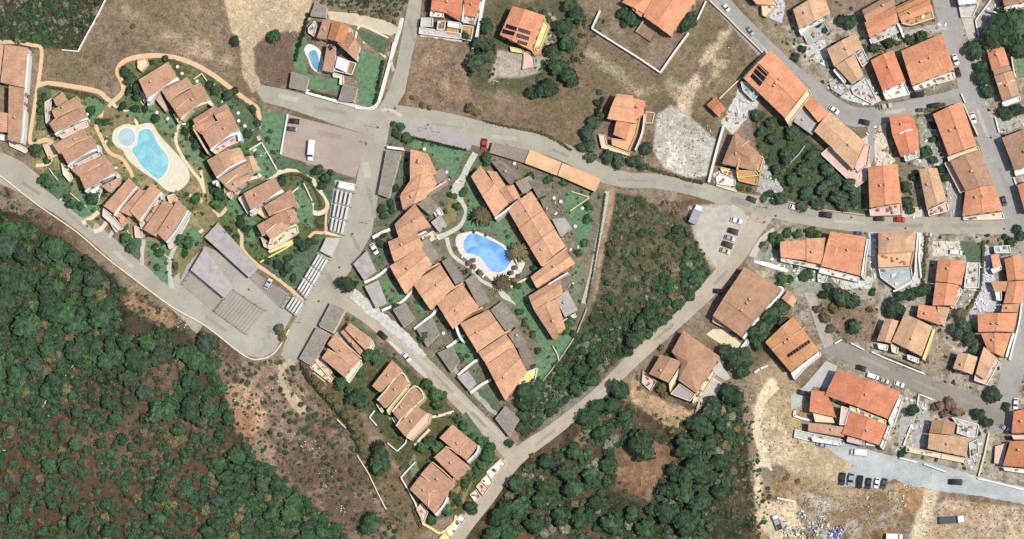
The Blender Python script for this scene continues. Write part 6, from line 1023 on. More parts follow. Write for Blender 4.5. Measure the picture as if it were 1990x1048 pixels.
def car_meshes(style, col):
    key = (style, col)
    if key in CARM: return CARM[key]
    out = {}
    if style == 'car':
        mb = MB(); loft(mb, [ring(-2.1, .7, .35, .78), ring(-2.0, .84, .25, .92), ring(-1.3, .88, .2, .98), ring(.8, .88, .2, .95), ring(1.75, .85, .25, .82), ring(2.1, .68, .35, .66)]); out['body'] = mb.mesh('body', [PAINT[col]], True)
        mb = MB(); loft(mb, [ring(-1.75, .74, .9, .97, .03), ring(-1.1, .7, .9, 1.38, .1), ring(.25, .7, .9, 1.4, .1), ring(1.05, .76, .88, .96, .03)]); out['windows'] = mb.mesh('windows', [GLASS], True)
        mb = MB(); loft(mb, [ring(-1.15, .66, 1.33, 1.42, .05), ring(-.4, .69, 1.36, 1.47, .05), ring(.3, .66, 1.34, 1.43, .05)]); out['roof_panel'] = mb.mesh('roof_panel', [PAINT[col]], True); wb, ww = 1.3, .8; hl = (2.02, .6, .62)
    elif style == 'van':
        mb = MB(); loft(mb, [ring(-2.7, .95, .4, 2.1, .15), ring(-2.65, 1.0, .3, 2.2, .2), ring(1.3, 1.0, .3, 2.2, .2), ring(1.75, .96, .3, 1.5, .2), ring(2.6, .9, .3, 1.05, .2), ring(2.75, .8, .4, .85, .15)]); out['body'] = mb.mesh('body', [PAINT[col]], True)
        mb = MB(); mb.add([(1.36, -.8, 2.12), (1.36, .8, 2.12), (1.82, .84, 1.56), (1.82, -.84, 1.56), (1.3, -.8, 1.9), (1.3, .8, 1.9)], [[0, 3, 2, 1], [0, 1, 5, 4], [1, 2, 5], [0, 4, 3], [4, 5, 2, 3]]); out['windows'] = mb.mesh('windows', [GLASS], True); wb, ww = 1.7, .9; hl = (2.66, .7, .75)
    else:
        mb = MB(); mb.box((-.9, 0, .75), (5.2, 1.0, .2)); mb.box((2.3, 0, 1.35), (1.7, 2.1, 1.6), 0, 0, .94); out['body'] = mb.mesh('body', [PAINT['w']], True)
        mb = MB()
        if style == 'boxtruck': mb.box((-1.0, 0, 1.85), (4.7, 2.2, 2.0)); out['cargo_box'] = mb.mesh('cargo_box', [PAINT['s'], PAINT['w']])
        else:
            mb.box((-1.0, 0, 1.0), (4.6, 2.2, .12));
            for s in (-1, 1): mb.box((-1.0, s*1.06, 1.33), (4.6, .08, .54))
            for s in (-1, 1): mb.box((-1.0+s*2.26, 0, 1.33), (.08, 2.04, .54))
            if style == 'loaded': mb.box((-1.9, 0, 1.3), (2.2, 1.8, .5), 0, 1, .7)
            out['cargo_bed'] = mb.mesh('cargo_bed', [PAINT['g'] if style == 'truck' else PAINT['s'], PAINT['o']])
        mb = MB(); mb.box((2.95, 0, 1.7), (.5, 1.7, .6)); out['windows'] = mb.mesh('windows', [GLASS]); wb, ww = 1.9, .9; hl = (3.1, .7, .8)
    mb = MB(); n = 12; v = [(.32*math.cos(6.283*i/n), s, .32*math.sin(6.283*i/n)) for s in (-.1, .1) for i in range(n)]; mb.add(v, [list(range(n))[::-1], list(range(n, 2*n))]+[[i, (i+1) % n, n+(i+1) % n, n+i] for i in range(n)]); out['wheel'] = mb.mesh('wheel', [TYRE])
    mb = MB(); mb.box((0, 0, 0), (.12, .32, .16)); out['headlight'] = mb.mesh('headlight', [LAMP]); CARM[key] = (out, wb, ww, hl); return CARM[key]
def car(x, y, dx, dy, col, label, style='car', Lpx=None, group='parked vehicles'):
    ms, wb, ww, hl = car_meshes(style, col); a = P(x, y, .7); b = P(x+dx*10, y+dy*10, .7); ang = math.atan2(b.y-a.y, b.x-a.x); base = {'car': 4.2, 'van': 5.4, 'boxtruck': 6.4, 'truck': 6.4, 'loaded': 6.4}[style]
    r = empty('car' if style == 'car' else 'van' if style == 'van' else 'truck', (a.x, a.y, .12), ang); sc = (Lpx*MPP/base) if Lpx else 1.02; r.scale = (sc, min(sc*1.08, 1.25), min(sc, 1.15)); tag(r, label, 'car' if style == 'car' else 'van' if style == 'van' else 'truck', group)
    for k, m in ms.items():
        if k == 'wheel':
            for sx in (-1, 1):
                for sy in (-1, 1): link('wheel', m, r).location = (sx*wb, sy*ww, .32)
        elif k == 'headlight':
            for sy in (-1, 1): link('headlight', m, r).location = (hl[0], sy*hl[1], hl[2])
        else: link(k, m, r)
CARS = [(573, 236, 1, .12, 'k', 'black car in the pinkish car park, upper of two beside its white wall', 'car', 23), (567, 251, 1, .12, 'g', 'dark grey car in the pinkish car park, lower of two beside its white wall', 'car', 20),
 (605, 293, -.1, 1, 'w', 'long white van standing alone in the pinkish car park', 'van', 40), (941, 281, -.1, 1, 'r', 'red car beside the left end of the slatted parking pergola', 'car', 24), (984, 292, .08, -1, 'o', 'dark olive car under the slatted parking pergola', 'car', 22),
 (521, 552, .55, -1, 'w', 'white car in the village car park beside the bare pergola', 'car', 22), (744, 652, 1, .9, 'k', 'black car driving on the slanting road', 'car', 22), (790, 694, .8, 1, 'w', 'white car on the verge of the slanting road', 'car', 20), (727, 484, .6, 1, 'w', 'white car in front of the long terrace near the main road', 'car', 23),
 (1411, 14, .75, 1, 'w', 'white car at the top of the curving street', 'car', 19), (1458, 60, .8, 1, 's', 'silver car on the curving street above the three-strip solar house', 'car', 18), (1621, 214, 1, .75, 'w', 'white car on the street bend beside the orange terrace', 'car', 21), (1681, 238, 1, .25, 'k', 'black car at the bottom of the street bend', 'car', 22), (1721, 207, 1, -.2, 'e', 'beige car in front of the narrow red-roofed house', 'car', 24), (1784, 184, 1, -.12, 'k', 'black car in front of the big red-brown corner house', 'car', 26),
 (1788, 214, 1, -.05, 'g', 'dark grey car half under a bush below the cross street', 'car', 16), (1816, 206, 1, -.15, 'k', 'large black car above the long orange street house', 'car', 26), (1857, 116, .35, 1, 'w', 'white car beside the big corner house wall', 'car', 22), (1862, 141, .35, 1, 'n', 'dark brown car at the street corner behind the white one', 'car', 20), (1891, 229, .25, 1, 'w', 'white car along the long orange street house', 'car', 22), (1902, 158, .25, 1, 'n', 'reddish brown car under the round street trees', 'car', 20),
 (1462, 388, 1, .4, 'n', 'dark brown car in front of the dark brown house', 'car', 21), (1545, 404, 1, .28, 'w', 'white and black pickup on the long street by the garden', 'car', 22), (1606, 418, 1, .12, 'k', 'black car at the kerb below the wooded garden', 'car', 26), (1709, 425, 1, 0, 'n', 'dark brown car before the square orange house', 'car', 21), (1749, 427, 1, .05, 'r', 'red car before the square orange house', 'car', 22), (1669, 454, 1, .05, 'u', 'blue-violet car above the bright orange double house', 'car', 18),
 (1431, 429, 1, .25, 'w', 'white car, topmost of five on the gravel car park', 'car', 22), (1426, 450, 1, .3, 'n', 'dark brown car, second of five on the gravel car park', 'car', 23), (1418, 463, 1, .3, 's', 'silver car, third of five on the gravel car park', 'car', 20), (1415, 476, 1, .35, 'n', 'dark brown car, fourth of five on the gravel car park', 'car', 24), (1409, 488, 1, .35, 'e', 'beige car, lowest of five on the gravel car park', 'car', 20), (1353, 418, .42, -1, 's', 'pale box truck at the edge of the gravel car park', 'boxtruck', 37),
 (1951, 391, .3, 1, 'g', 'dark grey car beside the orange street corner house', 'car', 20), (1858, 491, 1, .1, 'w', 'white van in the yard above the long salmon house', 'van', 22), (1803, 456, 1, .1, 's', 'silver car at the top of the alley by the fan-roofed house', 'car', 16), (1675, 716, 1, .3, 'k', 'black car at the upper edge of the huge red-roofed complex', 'car', 21), (1697, 732, 1, .3, 'w', 'white van at the upper edge of the huge red-roofed complex', 'van', 22), (1718, 740, 1, .35, 'e', 'beige car at the upper edge of the huge red-roofed complex', 'car', 19), (1747, 747, 1, .35, 'w', 'white car at the upper right corner of the huge red-roofed complex', 'car', 20),
 (1974, 785, -.08, 1, 'w', 'white car near the right edge above the red pink-parapet house', 'car', 21), (1953, 832, 1, .6, 's', 'silver car in the corner by the red pink-parapet house', 'car', 18), (1669, 880, -1, -.08, 'w', 'large white van on the pale concrete road', 'van', 31), (1689, 862, -1, -.15, 'w', 'white van against the wall of the huge red-roofed complex', 'van', 23), (1596, 864, -1, -.3, 's', 'silver car at the left end of the pale concrete road', 'car', 20),
 (1637, 931, -.12, 1, 'n', 'dark brown car, first of the six parked in a row', 'car', 25), (1654, 932, -.15, 1, 's', 'silver car, second of the six parked in a row', 'car', 25), (1671, 937, -.15, 1, 'k', 'black car, third of the six parked in a row', 'car', 26), (1688, 940, -.12, 1, 'n', 'dark brown car, fourth of the six parked in a row', 'car', 22), (1704, 939, -.2, 1, 'w', 'white car, fifth of the six parked in a row', 'car', 20), (1718, 940, -.25, 1, 'g', 'dark grey car, last of the six parked in a row', 'car', 21),
 (1858, 937, 1, .04, 'k', 'black car driving on the pale concrete road', 'car', 27), (1851, 1011, 1, -.06, 'g', 'flatbed truck with grey bed and white cab on the tan earth', 'truck', 46), (1511, 1016, -.38, -1, 'w', 'small loaded truck with white cab beside the scrap heap', 'loaded', 30), (1738, 1044, 1, .02, 'w', 'white van cut by the lower edge of the picture', 'van', 30),
 (1397, 566, 1, .05, 'k', 'black car beside the wide brown gabled house', 'car', 21), (1560, 764, 1, .3, 'n', 'dark car shape standing in for a tree shadow on the huge red-roofed complex drive', 'car', 21)]  # last entry: car shape added in place of a tree's cast shadow
for c in CARS: car(*c[:6], style=c[6], Lpx=c[7])
# ------------------------------------------------------------------ pools
def pool(label, deckpts, waterpts, wm, extra=None, deckm=None):
    z = 0.16
    if deckpts: 
        d = smooth(deckpts, True, 4); sheet('pool_deck', d, deckm or surf('pool deck', (226, 216, 190), .1, .6))
    o = sum(PP(waterpts), Vector())/len(waterpts); r = tag(empty('swimming_pool', o), label, 'swimming pool')
    for wp, m in [(waterpts, wm)]+(extra or []):
        q = smooth(wp, True, 5); pts = [p-o for p in PP(q, .2)]; n = len(pts); c = sum(pts, Vector())/n
        v = [(p.x, p.y, .17) for p in pts]; fs = [f for f in tessellate_polygon([[Vector(a) for a in v]])]; fs = [(a, b, d) if (Vector(v[b])-Vector(v[a])).cross(Vector(v[d])-Vector(v[a])).z > 0 else (a, d, b) for a, b, d in fs]
        link('water', mk('water', v, fs, m, recalc=False), r)
        mb = MB()
        for i in range(n):
            a, b = pts[i], pts[(i+1) % n]; a2 = c+(a-c)*(1+.5/max(.5, (a-c).length)); b2 = c+(b-c)*(1+.5/max(.5, (b-c).length)); mb.add([(a.x, a.y, .12), (b.x, b.y, .12), (b2.x, b2.y, .12), (a2.x, a2.y, .12), (a.x, a.y, .28), (b.x, b.y, .28), (b2.x, b2.y, .28), (a2.x, a2.y, .28)], [[4, 5, 6, 7], [0, 1, 5, 4], [2, 3, 7, 6]])
        link('pool_coping', mb.mesh('pool_coping', [WHITE], True), r)
pool('bean-shaped turquoise pool with a round paddling pool and cream deck', [(218, 272), (223, 252), (246, 241), (263, 244), (293, 239), (305, 255), (318, 272), (340, 295), (355, 312), (367, 332), (367, 352), (347, 371), (325, 371), (303, 352), (273, 332), (250, 312), (238, 292), (226, 285)],
    [(270, 257), (288, 251), (298, 260), (305, 277), (318, 293), (327, 309), (325, 329), (311, 347), (298, 343), (275, 322), (263, 304), (256, 290), (266, 280)], water('turquoise pool water', (160, 216, 222), (124, 192, 204)), [([(246+17*math.cos(a*.785), 267+18*math.sin(a*.785)) for a in range(8)], water('shallow pool water', (190, 212, 214), (176, 200, 204)))])
pool('bright blue kidney-shaped pool between the two long terraces', [(885, 470), (890, 457), (905, 452), (925, 450), (955, 462), (984, 480), (994, 500), (1010, 504), (1020, 511), (1014, 526), (1000, 545), (986, 536), (974, 536), (960, 547), (947, 538), (930, 522), (908, 505), (893, 491)],
    [(906, 461), (913, 455), (923, 454), (937, 459), (954, 467), (971, 476), (981, 484), (988, 496), (990, 509), (985, 521), (973, 529), (960, 529), (949, 521), (941, 510), (933, 501), (920, 495), (907, 491), (901, 483), (901, 470)], water('blue pool water', (148, 200, 246), (104, 160, 232)), None, surf('pale pink deck', (230, 218, 210), .1, .6))
pool('small teardrop pool with white surround beside the villa', [(591, 96), (600, 86), (612, 90), (622, 98), (628, 115), (630, 128), (626, 142), (614, 140), (604, 130), (598, 114)], [(600, 104), (606, 98), (614, 99), (618, 108), (620, 120), (621, 132), (616, 137), (608, 130), (602, 116)], water('pool water teal', (138, 186, 202), (118, 168, 190)), None, surf('white pool deck', (226, 232, 228), .1, .6))
mbu = MB(); mbu.cyl((0, 0, 2.0), 1.25, .6, 12, r2=.08); CAN = mbu.mesh('canopy', [surf('thatch', (116, 98, 74), .2, 1.5)]); mbu = MB(); mbu.cyl((0, 0, 0), .05, 2.3, 8); POLE = mbu.mesh('pole', [TIMBER])
for i, (x, y, lb) in enumerate([(920, 506, 'brown thatched parasol, upper one of the group left of the blue pool deck'), (912, 512, 'brown thatched parasol at the leftmost spot of the pool deck edge'), (912, 526, 'brown thatched parasol by the hedge line below the blue pool deck'), (921, 518, 'brown thatched parasol in the middle of the group left of the blue pool'), (933, 529, 'brown thatched parasol at the lower end of the group left of the blue pool'), (1002, 520, 'brown thatched parasol, topmost of the four right of the blue pool'), (994, 530, 'brown thatched parasol nearest the water right of the blue pool'), (999, 544, 'brown thatched parasol, lowest of the four right of the blue pool'), (1010, 536, 'brown thatched parasol farthest from the blue pool on its right')]):
    o = P(x, y, 2.2); o.z = .1; r = tag(empty('parasol', o), lb, 'parasol', 'parasols around the blue pool'); link('canopy', CAN, r).scale = (.8, .8, 1); link('pole', POLE, r)
# ------------------------------------------------------------------ walls, fences, hedges
def hedge(label, pts, wd, h, k='d', group=None):
    o = P(*pts[0]); V = []; F = []; q = smooth(pts, step=3) if len(pts) > 2 else pts; b = 0; r = random.Random(int(pts[0][0]))
    for i in range(len(q)-1):
        a, c = P(*q[i], h*.5), P(*q[i+1], h*.5); l = (c-a).length; n = max(1, int(l/(wd*MPP*.55)))
        for j in range(n):
            p = a.lerp(c, (j+r.random()*.6)/n); v, f = SMALL[r.randrange(7)]; s = wd*MPP*.62*r.uniform(.8, 1.15); ang = r.random()*6.28; ca, sa = math.cos(ang), math.sin(ang); arr = np.array(v)
            V.append(np.stack([(arr[:, 0]*ca-arr[:, 1]*sa)*s+p.x-o.x, (arr[:, 0]*sa+arr[:, 1]*ca)*s+p.y-o.y, arr[:, 2]*h*.8+h*.3], 1)); F += [[t+b for t in z] for z in f]; b += len(arr)
    me = bpy.data.meshes.new('hedge'); me.from_pydata(np.concatenate(V).tolist(), [], F); me.materials.append(LEAF[k]); return tag(link('hedge', me, None, o), label, 'hedge', group)
for lb, pts, h, wd, m, s in [
 ('long white boundary wall of the field at the upper left', [(207, -6), (185, 38), (168, 68), (151, 100), (120, 97)], 1.4, .35, WHITE, 0),
 ('white wall of the walled plot left of the sprawling orange house', [(1166, 20), (1150, 55), (1200, 87), (1240, 112), (1283, 141), (1310, 102), (1338, 64)], 2.0, .5, WHITE, 0),
 ('short white wall beside the top of the curving street', [(1372, 2), (1355, 38)], 1.6, .4, WHITE, 0), ('long cream wall following the curving street down to the three-strip solar house', [(1380, 2), (1418, 38), (1434, 55), (1460, 80), (1482, 102)], 1.3, .4, CREAM, 0),
 ('cream wall from the street to the corner of the three-strip solar house', [(1490, 98), (1466, 125), (1443, 152)], 1.5, .4, CREAM, 0), ('pale wall between dry field and small orange outbuilding', [(1440, 152), (1418, 172), (1398, 192)], 1.2, .35, CREAM, 0),
 ('tall white wall right of the pale gravel plot', [(1406, 245), (1393, 290), (1377, 354)], 2.2, .7, WHITE, 0), ('thin pale kerb wall running all along the lower left road', [(-10, 336), (7, 347), (74, 399), (149, 451), (203, 498), (260, 542), (335, 597), (400, 634), (474, 691), (507, 698), (536, 683), (562, 640)], .7, .4, CREAM, 1),
 ('white wall on the left side of the pinkish car park', [(559, 222), (552, 262), (545, 300)], 1.2, .5, WHITE, 0), ('cream wall between the two grey-brown carports', [(671, 602), (648, 647), (622, 634)], 2.2, .4, CREAM, 0),
 ('white zigzag garden wall below the second yellow villa', [(728, 798), (718, 811), (732, 827)], 1.2, .35, WHITE, 0), ('white U-shaped garden wall below the fourth yellow villa', [(753, 861), (772, 877), (788, 861), (792, 846)], 1.2, .35, WHITE, 0), ('thin white path wall on the dry slope', [(694, 885), (716, 920), (736, 962), (750, 990)], .8, .3, CREAM, 0), ('pale wall foot path line higher on the dry slope', [(655, 815), (672, 832)], .8, .3, CREAM, 0),
 ('white corner wall left of the stacked villas', [(807, 898), (779, 928), (794, 954), (806, 976), (822, 1018)], 1.4, .4, WHITE, 0), ('cream curved garden wall below the lowest stacked villa', [(822, 1018), (840, 1028), (856, 1036), (880, 1020), (886, 1002)], 1.0, .8, YELLOW, 1),
 ('short white wall at the drive end above the tan corner villa', [(1622, 668), (1636, 660)], 1.2, .4, WHITE, 0), ('short white wall above the dark street', [(1654, 667), (1679, 680)], 1.4, .4, WHITE, 0), ('long white wall between the tan corner villa garden and the dark street', [(1694, 684), (1720, 696), (1745, 706), (1797, 727)], 1.4, .45, WHITE, 0),
 ('white wall edging the pale concrete road', [(1748, 890), (1782, 899)], 1.2, .4, WHITE, 0), ('long white wall below the two-tone brown house', [(1796, 902), (1838, 917)], 1.4, .5, WHITE, 0), ('white kerb wall near the lower right edge', [(1900, 930), (1935, 938), (1990, 952)], .9, .5, WHITE, 0),
 ('pale garden divider in the west village, upper', [(95, 327), (104, 340), (112, 350)], 1.0, .25, CREAM, 0), ('pale garden divider in the west village, middle', [(136, 375), (152, 389), (168, 403)], 1.0, .25, CREAM, 0), ('pale garden divider by the two white driveways', [(302, 480), (330, 504)], 1.0, .3, CREAM, 0), ('pale garden divider below the south row', [(246, 448), (258, 462)], 1.0, .25, CREAM, 0),
 ('white garden divider left of the path loop houses', [(252, 160), (272, 195), (284, 212)], 1.0, .3, CREAM, 0), ('cream garden divider right of the double loop house', [(376, 154), (392, 143), (404, 160)], 1.0, .3, CREAM, 0), ('short cream divider by the hedge corner', [(404, 174), (418, 164)], 1.0, .3, CREAM, 0), ('white L-shaped divider on the lawn beside the pinkish car park', [(484, 292), (508, 277), (524, 304), (538, 330)], 1.1, .35, WHITE, 0), ('white divider below the oval path', [(568, 374), (580, 364)], 1.0, .3, WHITE, 0), ('white divider inside the oval path', [(590, 356), (598, 372), (606, 390)], 1.0, .3, WHITE, 0), ('cream diagonal wall below the lawn of the bottom east row house', [(505, 510), (530, 496), (556, 482), (578, 466)], 1.2, .45, YELLOW, 0),
 ('white wall from the first garage to the long terrace', [(708, 549), (728, 540), (745, 528), (757, 516)], 1.6, .9, WHITE, 1), ('white curved wall beside the third garage', [(742, 604), (757, 597), (777, 589), (792, 576), (800, 562), (803, 550)], 1.6, .9, WHITE, 1), ('white curved wall beside the fourth garage', [(805, 640), (822, 626), (838, 614), (850, 600)], 1.6, .9, WHITE, 1), ('white curved wall beside the fifth garage', [(868, 676), (885, 664), (900, 652)], 1.6, .9, WHITE, 1), ('white curved wall beside the sixth garage', [(890, 730), (905, 716), (920, 704), (930, 699)], 1.6, .9, WHITE, 1), ('white wall beside the last garage', [(914, 764), (935, 748), (954, 738)], 1.6, .9, WHITE, 1), ('short white wall by the main road above the first garage', [(724, 462), (742, 452), (758, 446)], 1.4, 1.1, WHITE, 0),
 ('white wall above the long grey-brown carport', [(752, 286), (784, 290)], 2.6, .9, WHITE, 0), ('thin boundary wall at the lower right of the central village', [(1140, 600), (1120, 650), (1084, 704), (1050, 746), (1030, 776)], 1.2, .25, STONE, 0), ('green-edged divider right of the right-hand terrace', [(1108, 410), (1128, 396), (1146, 384), (1110, 372)], 1.0, .25, CREAM, 0), ('white divider by the lower right lawns of the central village', [(1074, 672), (1084, 690), (1086, 704)], 1.0, .3, CREAM, 0), ('pale wall above the small lawn below the blue pool', [(992, 558), (1010, 548), (1026, 540)], 1.0, .7, CREAM, 0),
 ('white wall fragment beside the brown patch, left', [(1466, 724), (1476, 717)], 1.2, .5, WHITE, 0), ('white wall fragment beside the brown patch, right', [(1478, 716), (1492, 711)], 1.2, .5, WHITE, 0), ('stepped white wall at the left corner of the huge red-roofed complex', [(1545, 798), (1543, 808), (1560, 814), (1578, 818)], 1.2, .8, WHITE, 0), ('white front wall of the small-pool villa along the street', [(594, 180), (625, 189), (656, 198)], 1.4, .8, WHITE, 0),
 ('white retaining wall curving round the street corner of the small-pool villa', [(690, 210), (715, 211), (732, 202), (738, 185), (745, 160), (756, 120), (765, 82)], 1.2, .5, WHITE, 1), ('cream garden wall in front of the dark brown house', [(1392, 360), (1410, 366), (1432, 372)], 1.2, .5, CREAM, 0), ('pale wall below the wooded garden', [(1500, 386), (1530, 392), (1600, 408), (1680, 418)], 1.2, .35, STONE, 0), ('thin wall crossing the wooded garden', [(1564, 284), (1552, 300), (1536, 316)], 1.2, .3, STONE, 0), ('pale wall beside the alley right of the fan-roofed house', [(1788, 452), (1786, 500), (1790, 540)], 1.4, .5, WHITE, 0), ('white courtyard wall in the lower right town', [(1780, 806), (1786, 766), (1812, 777)], 1.2, .35, WHITE, 0), ('white wall left of the two-tone brown house', [(1772, 824), (1756, 866)], 1.3, .5, WHITE, 0), ('long cream wall right of the two-tone brown house', [(1922, 842), (1914, 880), (1902, 926)], 1.4, .5, CREAM, 0), ('white corner wall by the top right street', [(1926, 0), (1896, 40), (1902, 72)], 1.3, .4, WHITE, 0), ('white street wall right of the vertical street', [(1934, 228), (1942, 258)], 1.2, .4, WHITE, 0), ('white street wall lower down the vertical street', [(1970, 345), (1976, 362)], 1.2, .4, WHITE, 0), ('white wall along the right-edge houses', [(1988, 560), (1982, 620), (1972, 660), (1962, 700)], 1.6, .5, WHITE, 1), ('white top of the street corner garden', [(1868, 182), (1876, 200)], 1.2, .4, WHITE, 0), ('white wall piece on the dirt above the cars', [(1510, 968), (1545, 975)], .8, .5, WHITE, 0), ('white stub wall in the lower left wood', [(148, 703), (118, 742)], .8, .3, STONE, 0), ('white stub wall in the wood clearing', [(90, 778), (83, 792)], .8, .4, STONE, 0)]:
    garden_wall(lb, pts, h, wd, m, bool(s))
for lb, pts, wd, h, k in [('dark clipped hedge along the top edge of the central village', [(787, 264), (830, 274), (870, 284), (906, 292)], 6, 1.3, 'd'), ('hedge on the left side of the small-pool villa', [(600, 25), (590, 60), (580, 90), (572, 125)], 9, 1.8, 'd'), ('hedge on the right side of the small-pool villa', [(745, 118), (738, 150), (732, 185), (726, 202)], 7, 1.6, 'd'), ('hedge below the lawn pavilion of the small-pool villa', [(602, 177), (630, 184), (656, 190)], 6, 1.2, 'g'),
 ('dry hedge bordering the brown field above the main street', [(940, 235), (975, 243), (1010, 250), (1050, 258), (1085, 275), (1110, 292)], 6, 1.2, 'o'), ('green hedge row left of the salmon house by the gravel plot', [(1172, 190), (1160, 215), (1148, 240), (1142, 270)], 9, 1.8, 'd'), ('dry shrub row along the street below the pale gravel plot', [(1262, 328), (1300, 338), (1340, 350), (1368, 356)], 8, 1.2, 'o'), ('long hedge on the alley right of the fan-roofed house', [(1802, 455), (1798, 500), (1794, 545), (1792, 575)], 9, 1.6, 'o'), ('curving hedge between long salmon house yard and blue-grey forecourt', [(1912, 470), (1909, 520), (1906, 555), (1892, 585), (1874, 612)], 7, 1.6, 'o'), ('hedge strip right of the strip of vacant dirt', [(1176, 376), (1170, 420), (1160, 480), (1150, 540), (1140, 590)], 4, 1.0, 'o'), ('dark hedge at the left rim of the dry villa slope', [(584, 708), (596, 735), (620, 762), (648, 795), (672, 822), (690, 850), (700, 880)], 6, 1.4, 'd'), ('hedge below the long white wall by the dark street', [(1704, 688), (1740, 700), (1790, 722)], 4, 1.0, 'o'), ('hedge under the red double house', [(930, 95), (925, 115), (912, 150)], 10, 2.0, 'd'), ('hedge between street and upper block houses', [(1692, 98), (1720, 90), (1750, 82), (1780, 72), (1808, 62)], 10, 1.6, 'o'), ('hedge left of the dry yard at the far left village end', [(78, 176), (80, 200), (76, 230), (72, 255)], 8, 1.3, 'o'), ('yellowish hedge inside the outer terracotta path', [(430, 168), (455, 186), (480, 204), (496, 226), (500, 250)], 7, 1.2, 'o'), ('yellowish hedge below the outer terracotta path', [(90, 168), (130, 176), (180, 186), (205, 200)], 6, 1.2, 'o'), ('olive hedge around the oval path', [(545, 345), (575, 338), (600, 350), (620, 385), (625, 400)], 5, 1.0, 'o'), ('olive hedge between stacked villas and roadside patios', [(960, 890), (935, 915), (910, 940), (885, 975), (860, 1000)], 9, 1.3, 'o'), ('hedge at the lower end of the dry slope wall', [(800, 980), (808, 1005), (820, 1030)], 7, 1.1, 'o')]:
    hedge(lb, pts, wd, h, k)
# ------------------------------------------------------------------ small things
mt_ = MB(); mt_.cyl((0, 0, .68), .7, .06, 12); TTOP = mt_.mesh('table_top', [WHITEP]); mt_ = MB(); mt_.cyl((0, 0, 0), .06, .68, 8); TLEG = mt_.mesh('leg', [WHITEP])
def near(x, y): b = min(LANDMARKS, key=lambda L: math.hypot(L[0]-x, L[1]-y)); return b[2], (('right of' if x > b[0] else 'left of') if abs(x-b[0]) > abs(y-b[1])*1.1 else ('below' if y > b[1] else 'above'))
seen = {}
def uniq(s):
    seen[s] = seen.get(s, 0)+1; return s if seen[s] == 1 else s+['', ', second', ', third', ', fourth', ', fifth', ', sixth', ', seventh'][min(6, seen[s]-1)]
for x, y in [(345, 130), (354, 143), (383, 158), (326, 231), (305, 219), (463, 220), (464, 235), (178, 213), (170, 222), (476, 245), (868, 335), (825, 290), (1000, 318), (1068, 392), (1077, 385), (1090, 392), (1132, 405), (1080, 415), (1118, 440), (935, 563), (1010, 690), (980, 614), (838, 488), (862, 648), (850, 250+400)]:
    lm, d = near(x, y); o = P(x, y, .7); o.z = .05; r = tag(empty('garden_table', o), uniq(f'round white garden table {d} {lm}'), 'table', 'white garden tables'); link('table_top', TTOP, r).scale = (.95, .95, 1); link('leg', TLEG, r)
ml_ = MB(); ml_.cyl((0, 0, 0), .09, 6.0, 8, r2=.06); LP_ = ml_.mesh('pole', [METAL]); ml_ = MB(); ml_.bar((0, 0, 6), (1.3, 0, 6.1), .07, .07); LA_ = ml_.mesh('arm', [METAL]); ml_ = MB(); ml_.box((1.5, 0, 6.05), (.6, .25, .12)); LH_ = ml_.mesh('lamp_head', [METAL])
for x, y, a in [(714, 435, 0), (712, 278, 0), (735, 248, 3), (855, 258, 1.5), (1490, 404, 4), (1486, 434, 1), (1495, 398, 4.5), (694, 365, 3), (640, 506, .5), (584, 628, .5), (830, 250, 5), (1935, 210, 3), (1925, 268, 3), (1760, 716, 5), (1830, 745, 5), (1640, 170, 1), (770, 212, 5), (960, 812, .8)]:
    lm, d = near(x, y); o = P(x, y, 0); o.z = .1; r = tag(empty('street_lamp', o, a), uniq(f'thin grey street lamp at the kerb {d} {lm}'), 'street lamp', 'street lamps'); link('pole', LP_, r); link('arm', LA_, r); link('lamp_head', LH_, r)
# roadside patios under the stacked villas
def patio(label, pts, mat='w', clutter=0, z=.35):
    h = House('patio', label, 'patio', None, [], chim=0) if False else None
    o = P(*pts[0]); r = tag(empty('patio', o), label, 'patio', 'small patios along the diagonal road'); q = [p-o for p in PP(pts, z)]; v, f = prism(q, 0, z); link('floor_slab', mk('floor_slab', v, f, WALLM[mat]), r); mb = MB()
    for i in range(len(q)): mb.bar(q[i]+Vector((0, 0, .8)), q[(i+1) % len(q)]+Vector((0, 0, .8)), .25, .82)
    link('parapet', mb.mesh('parapet', [CREAM]), r)
    if clutter:
        mb = MB(); c = sum(q, Vector())/len(q)
        for i in range(clutter): p = c.lerp(random.choice(q), random.uniform(0, .6)); mb.box((p.x, p.y, z+.4), (random.uniform(.5, 1.4), .6, .8), random.uniform(0, 3), i % 2)
        link('outdoor_furniture', mb.mesh('outdoor_furniture', [ROOF['d'], STONE]), r)
patio('white roadside patio nearest the junction with scattered chairs', [(946, 918), (974, 892), (984, 902), (956, 934)], 'w', 4); patio('white roadside patio second from the junction', [(936, 934), (948, 922), (958, 938), (950, 950)], 'w', 2); patio('pink-edged roadside patio with a grey roof', [(926, 946), (936, 936), (950, 950), (940, 964)], 'p', 2); patio('small cream roadside patio beside the large round tree', [(914, 962), (926, 952), (934, 966), (924, 976)], 'w', 3); patio('long white roadside patio below the large round tree', [(866, 1030), (896, 1000), (906, 1008), (878, 1046)], 'w', 5); patio('yellowish roadside patio at the bottom edge', [(852, 1050), (866, 1034), (878, 1046), (868, 1060)], 'y', 1)
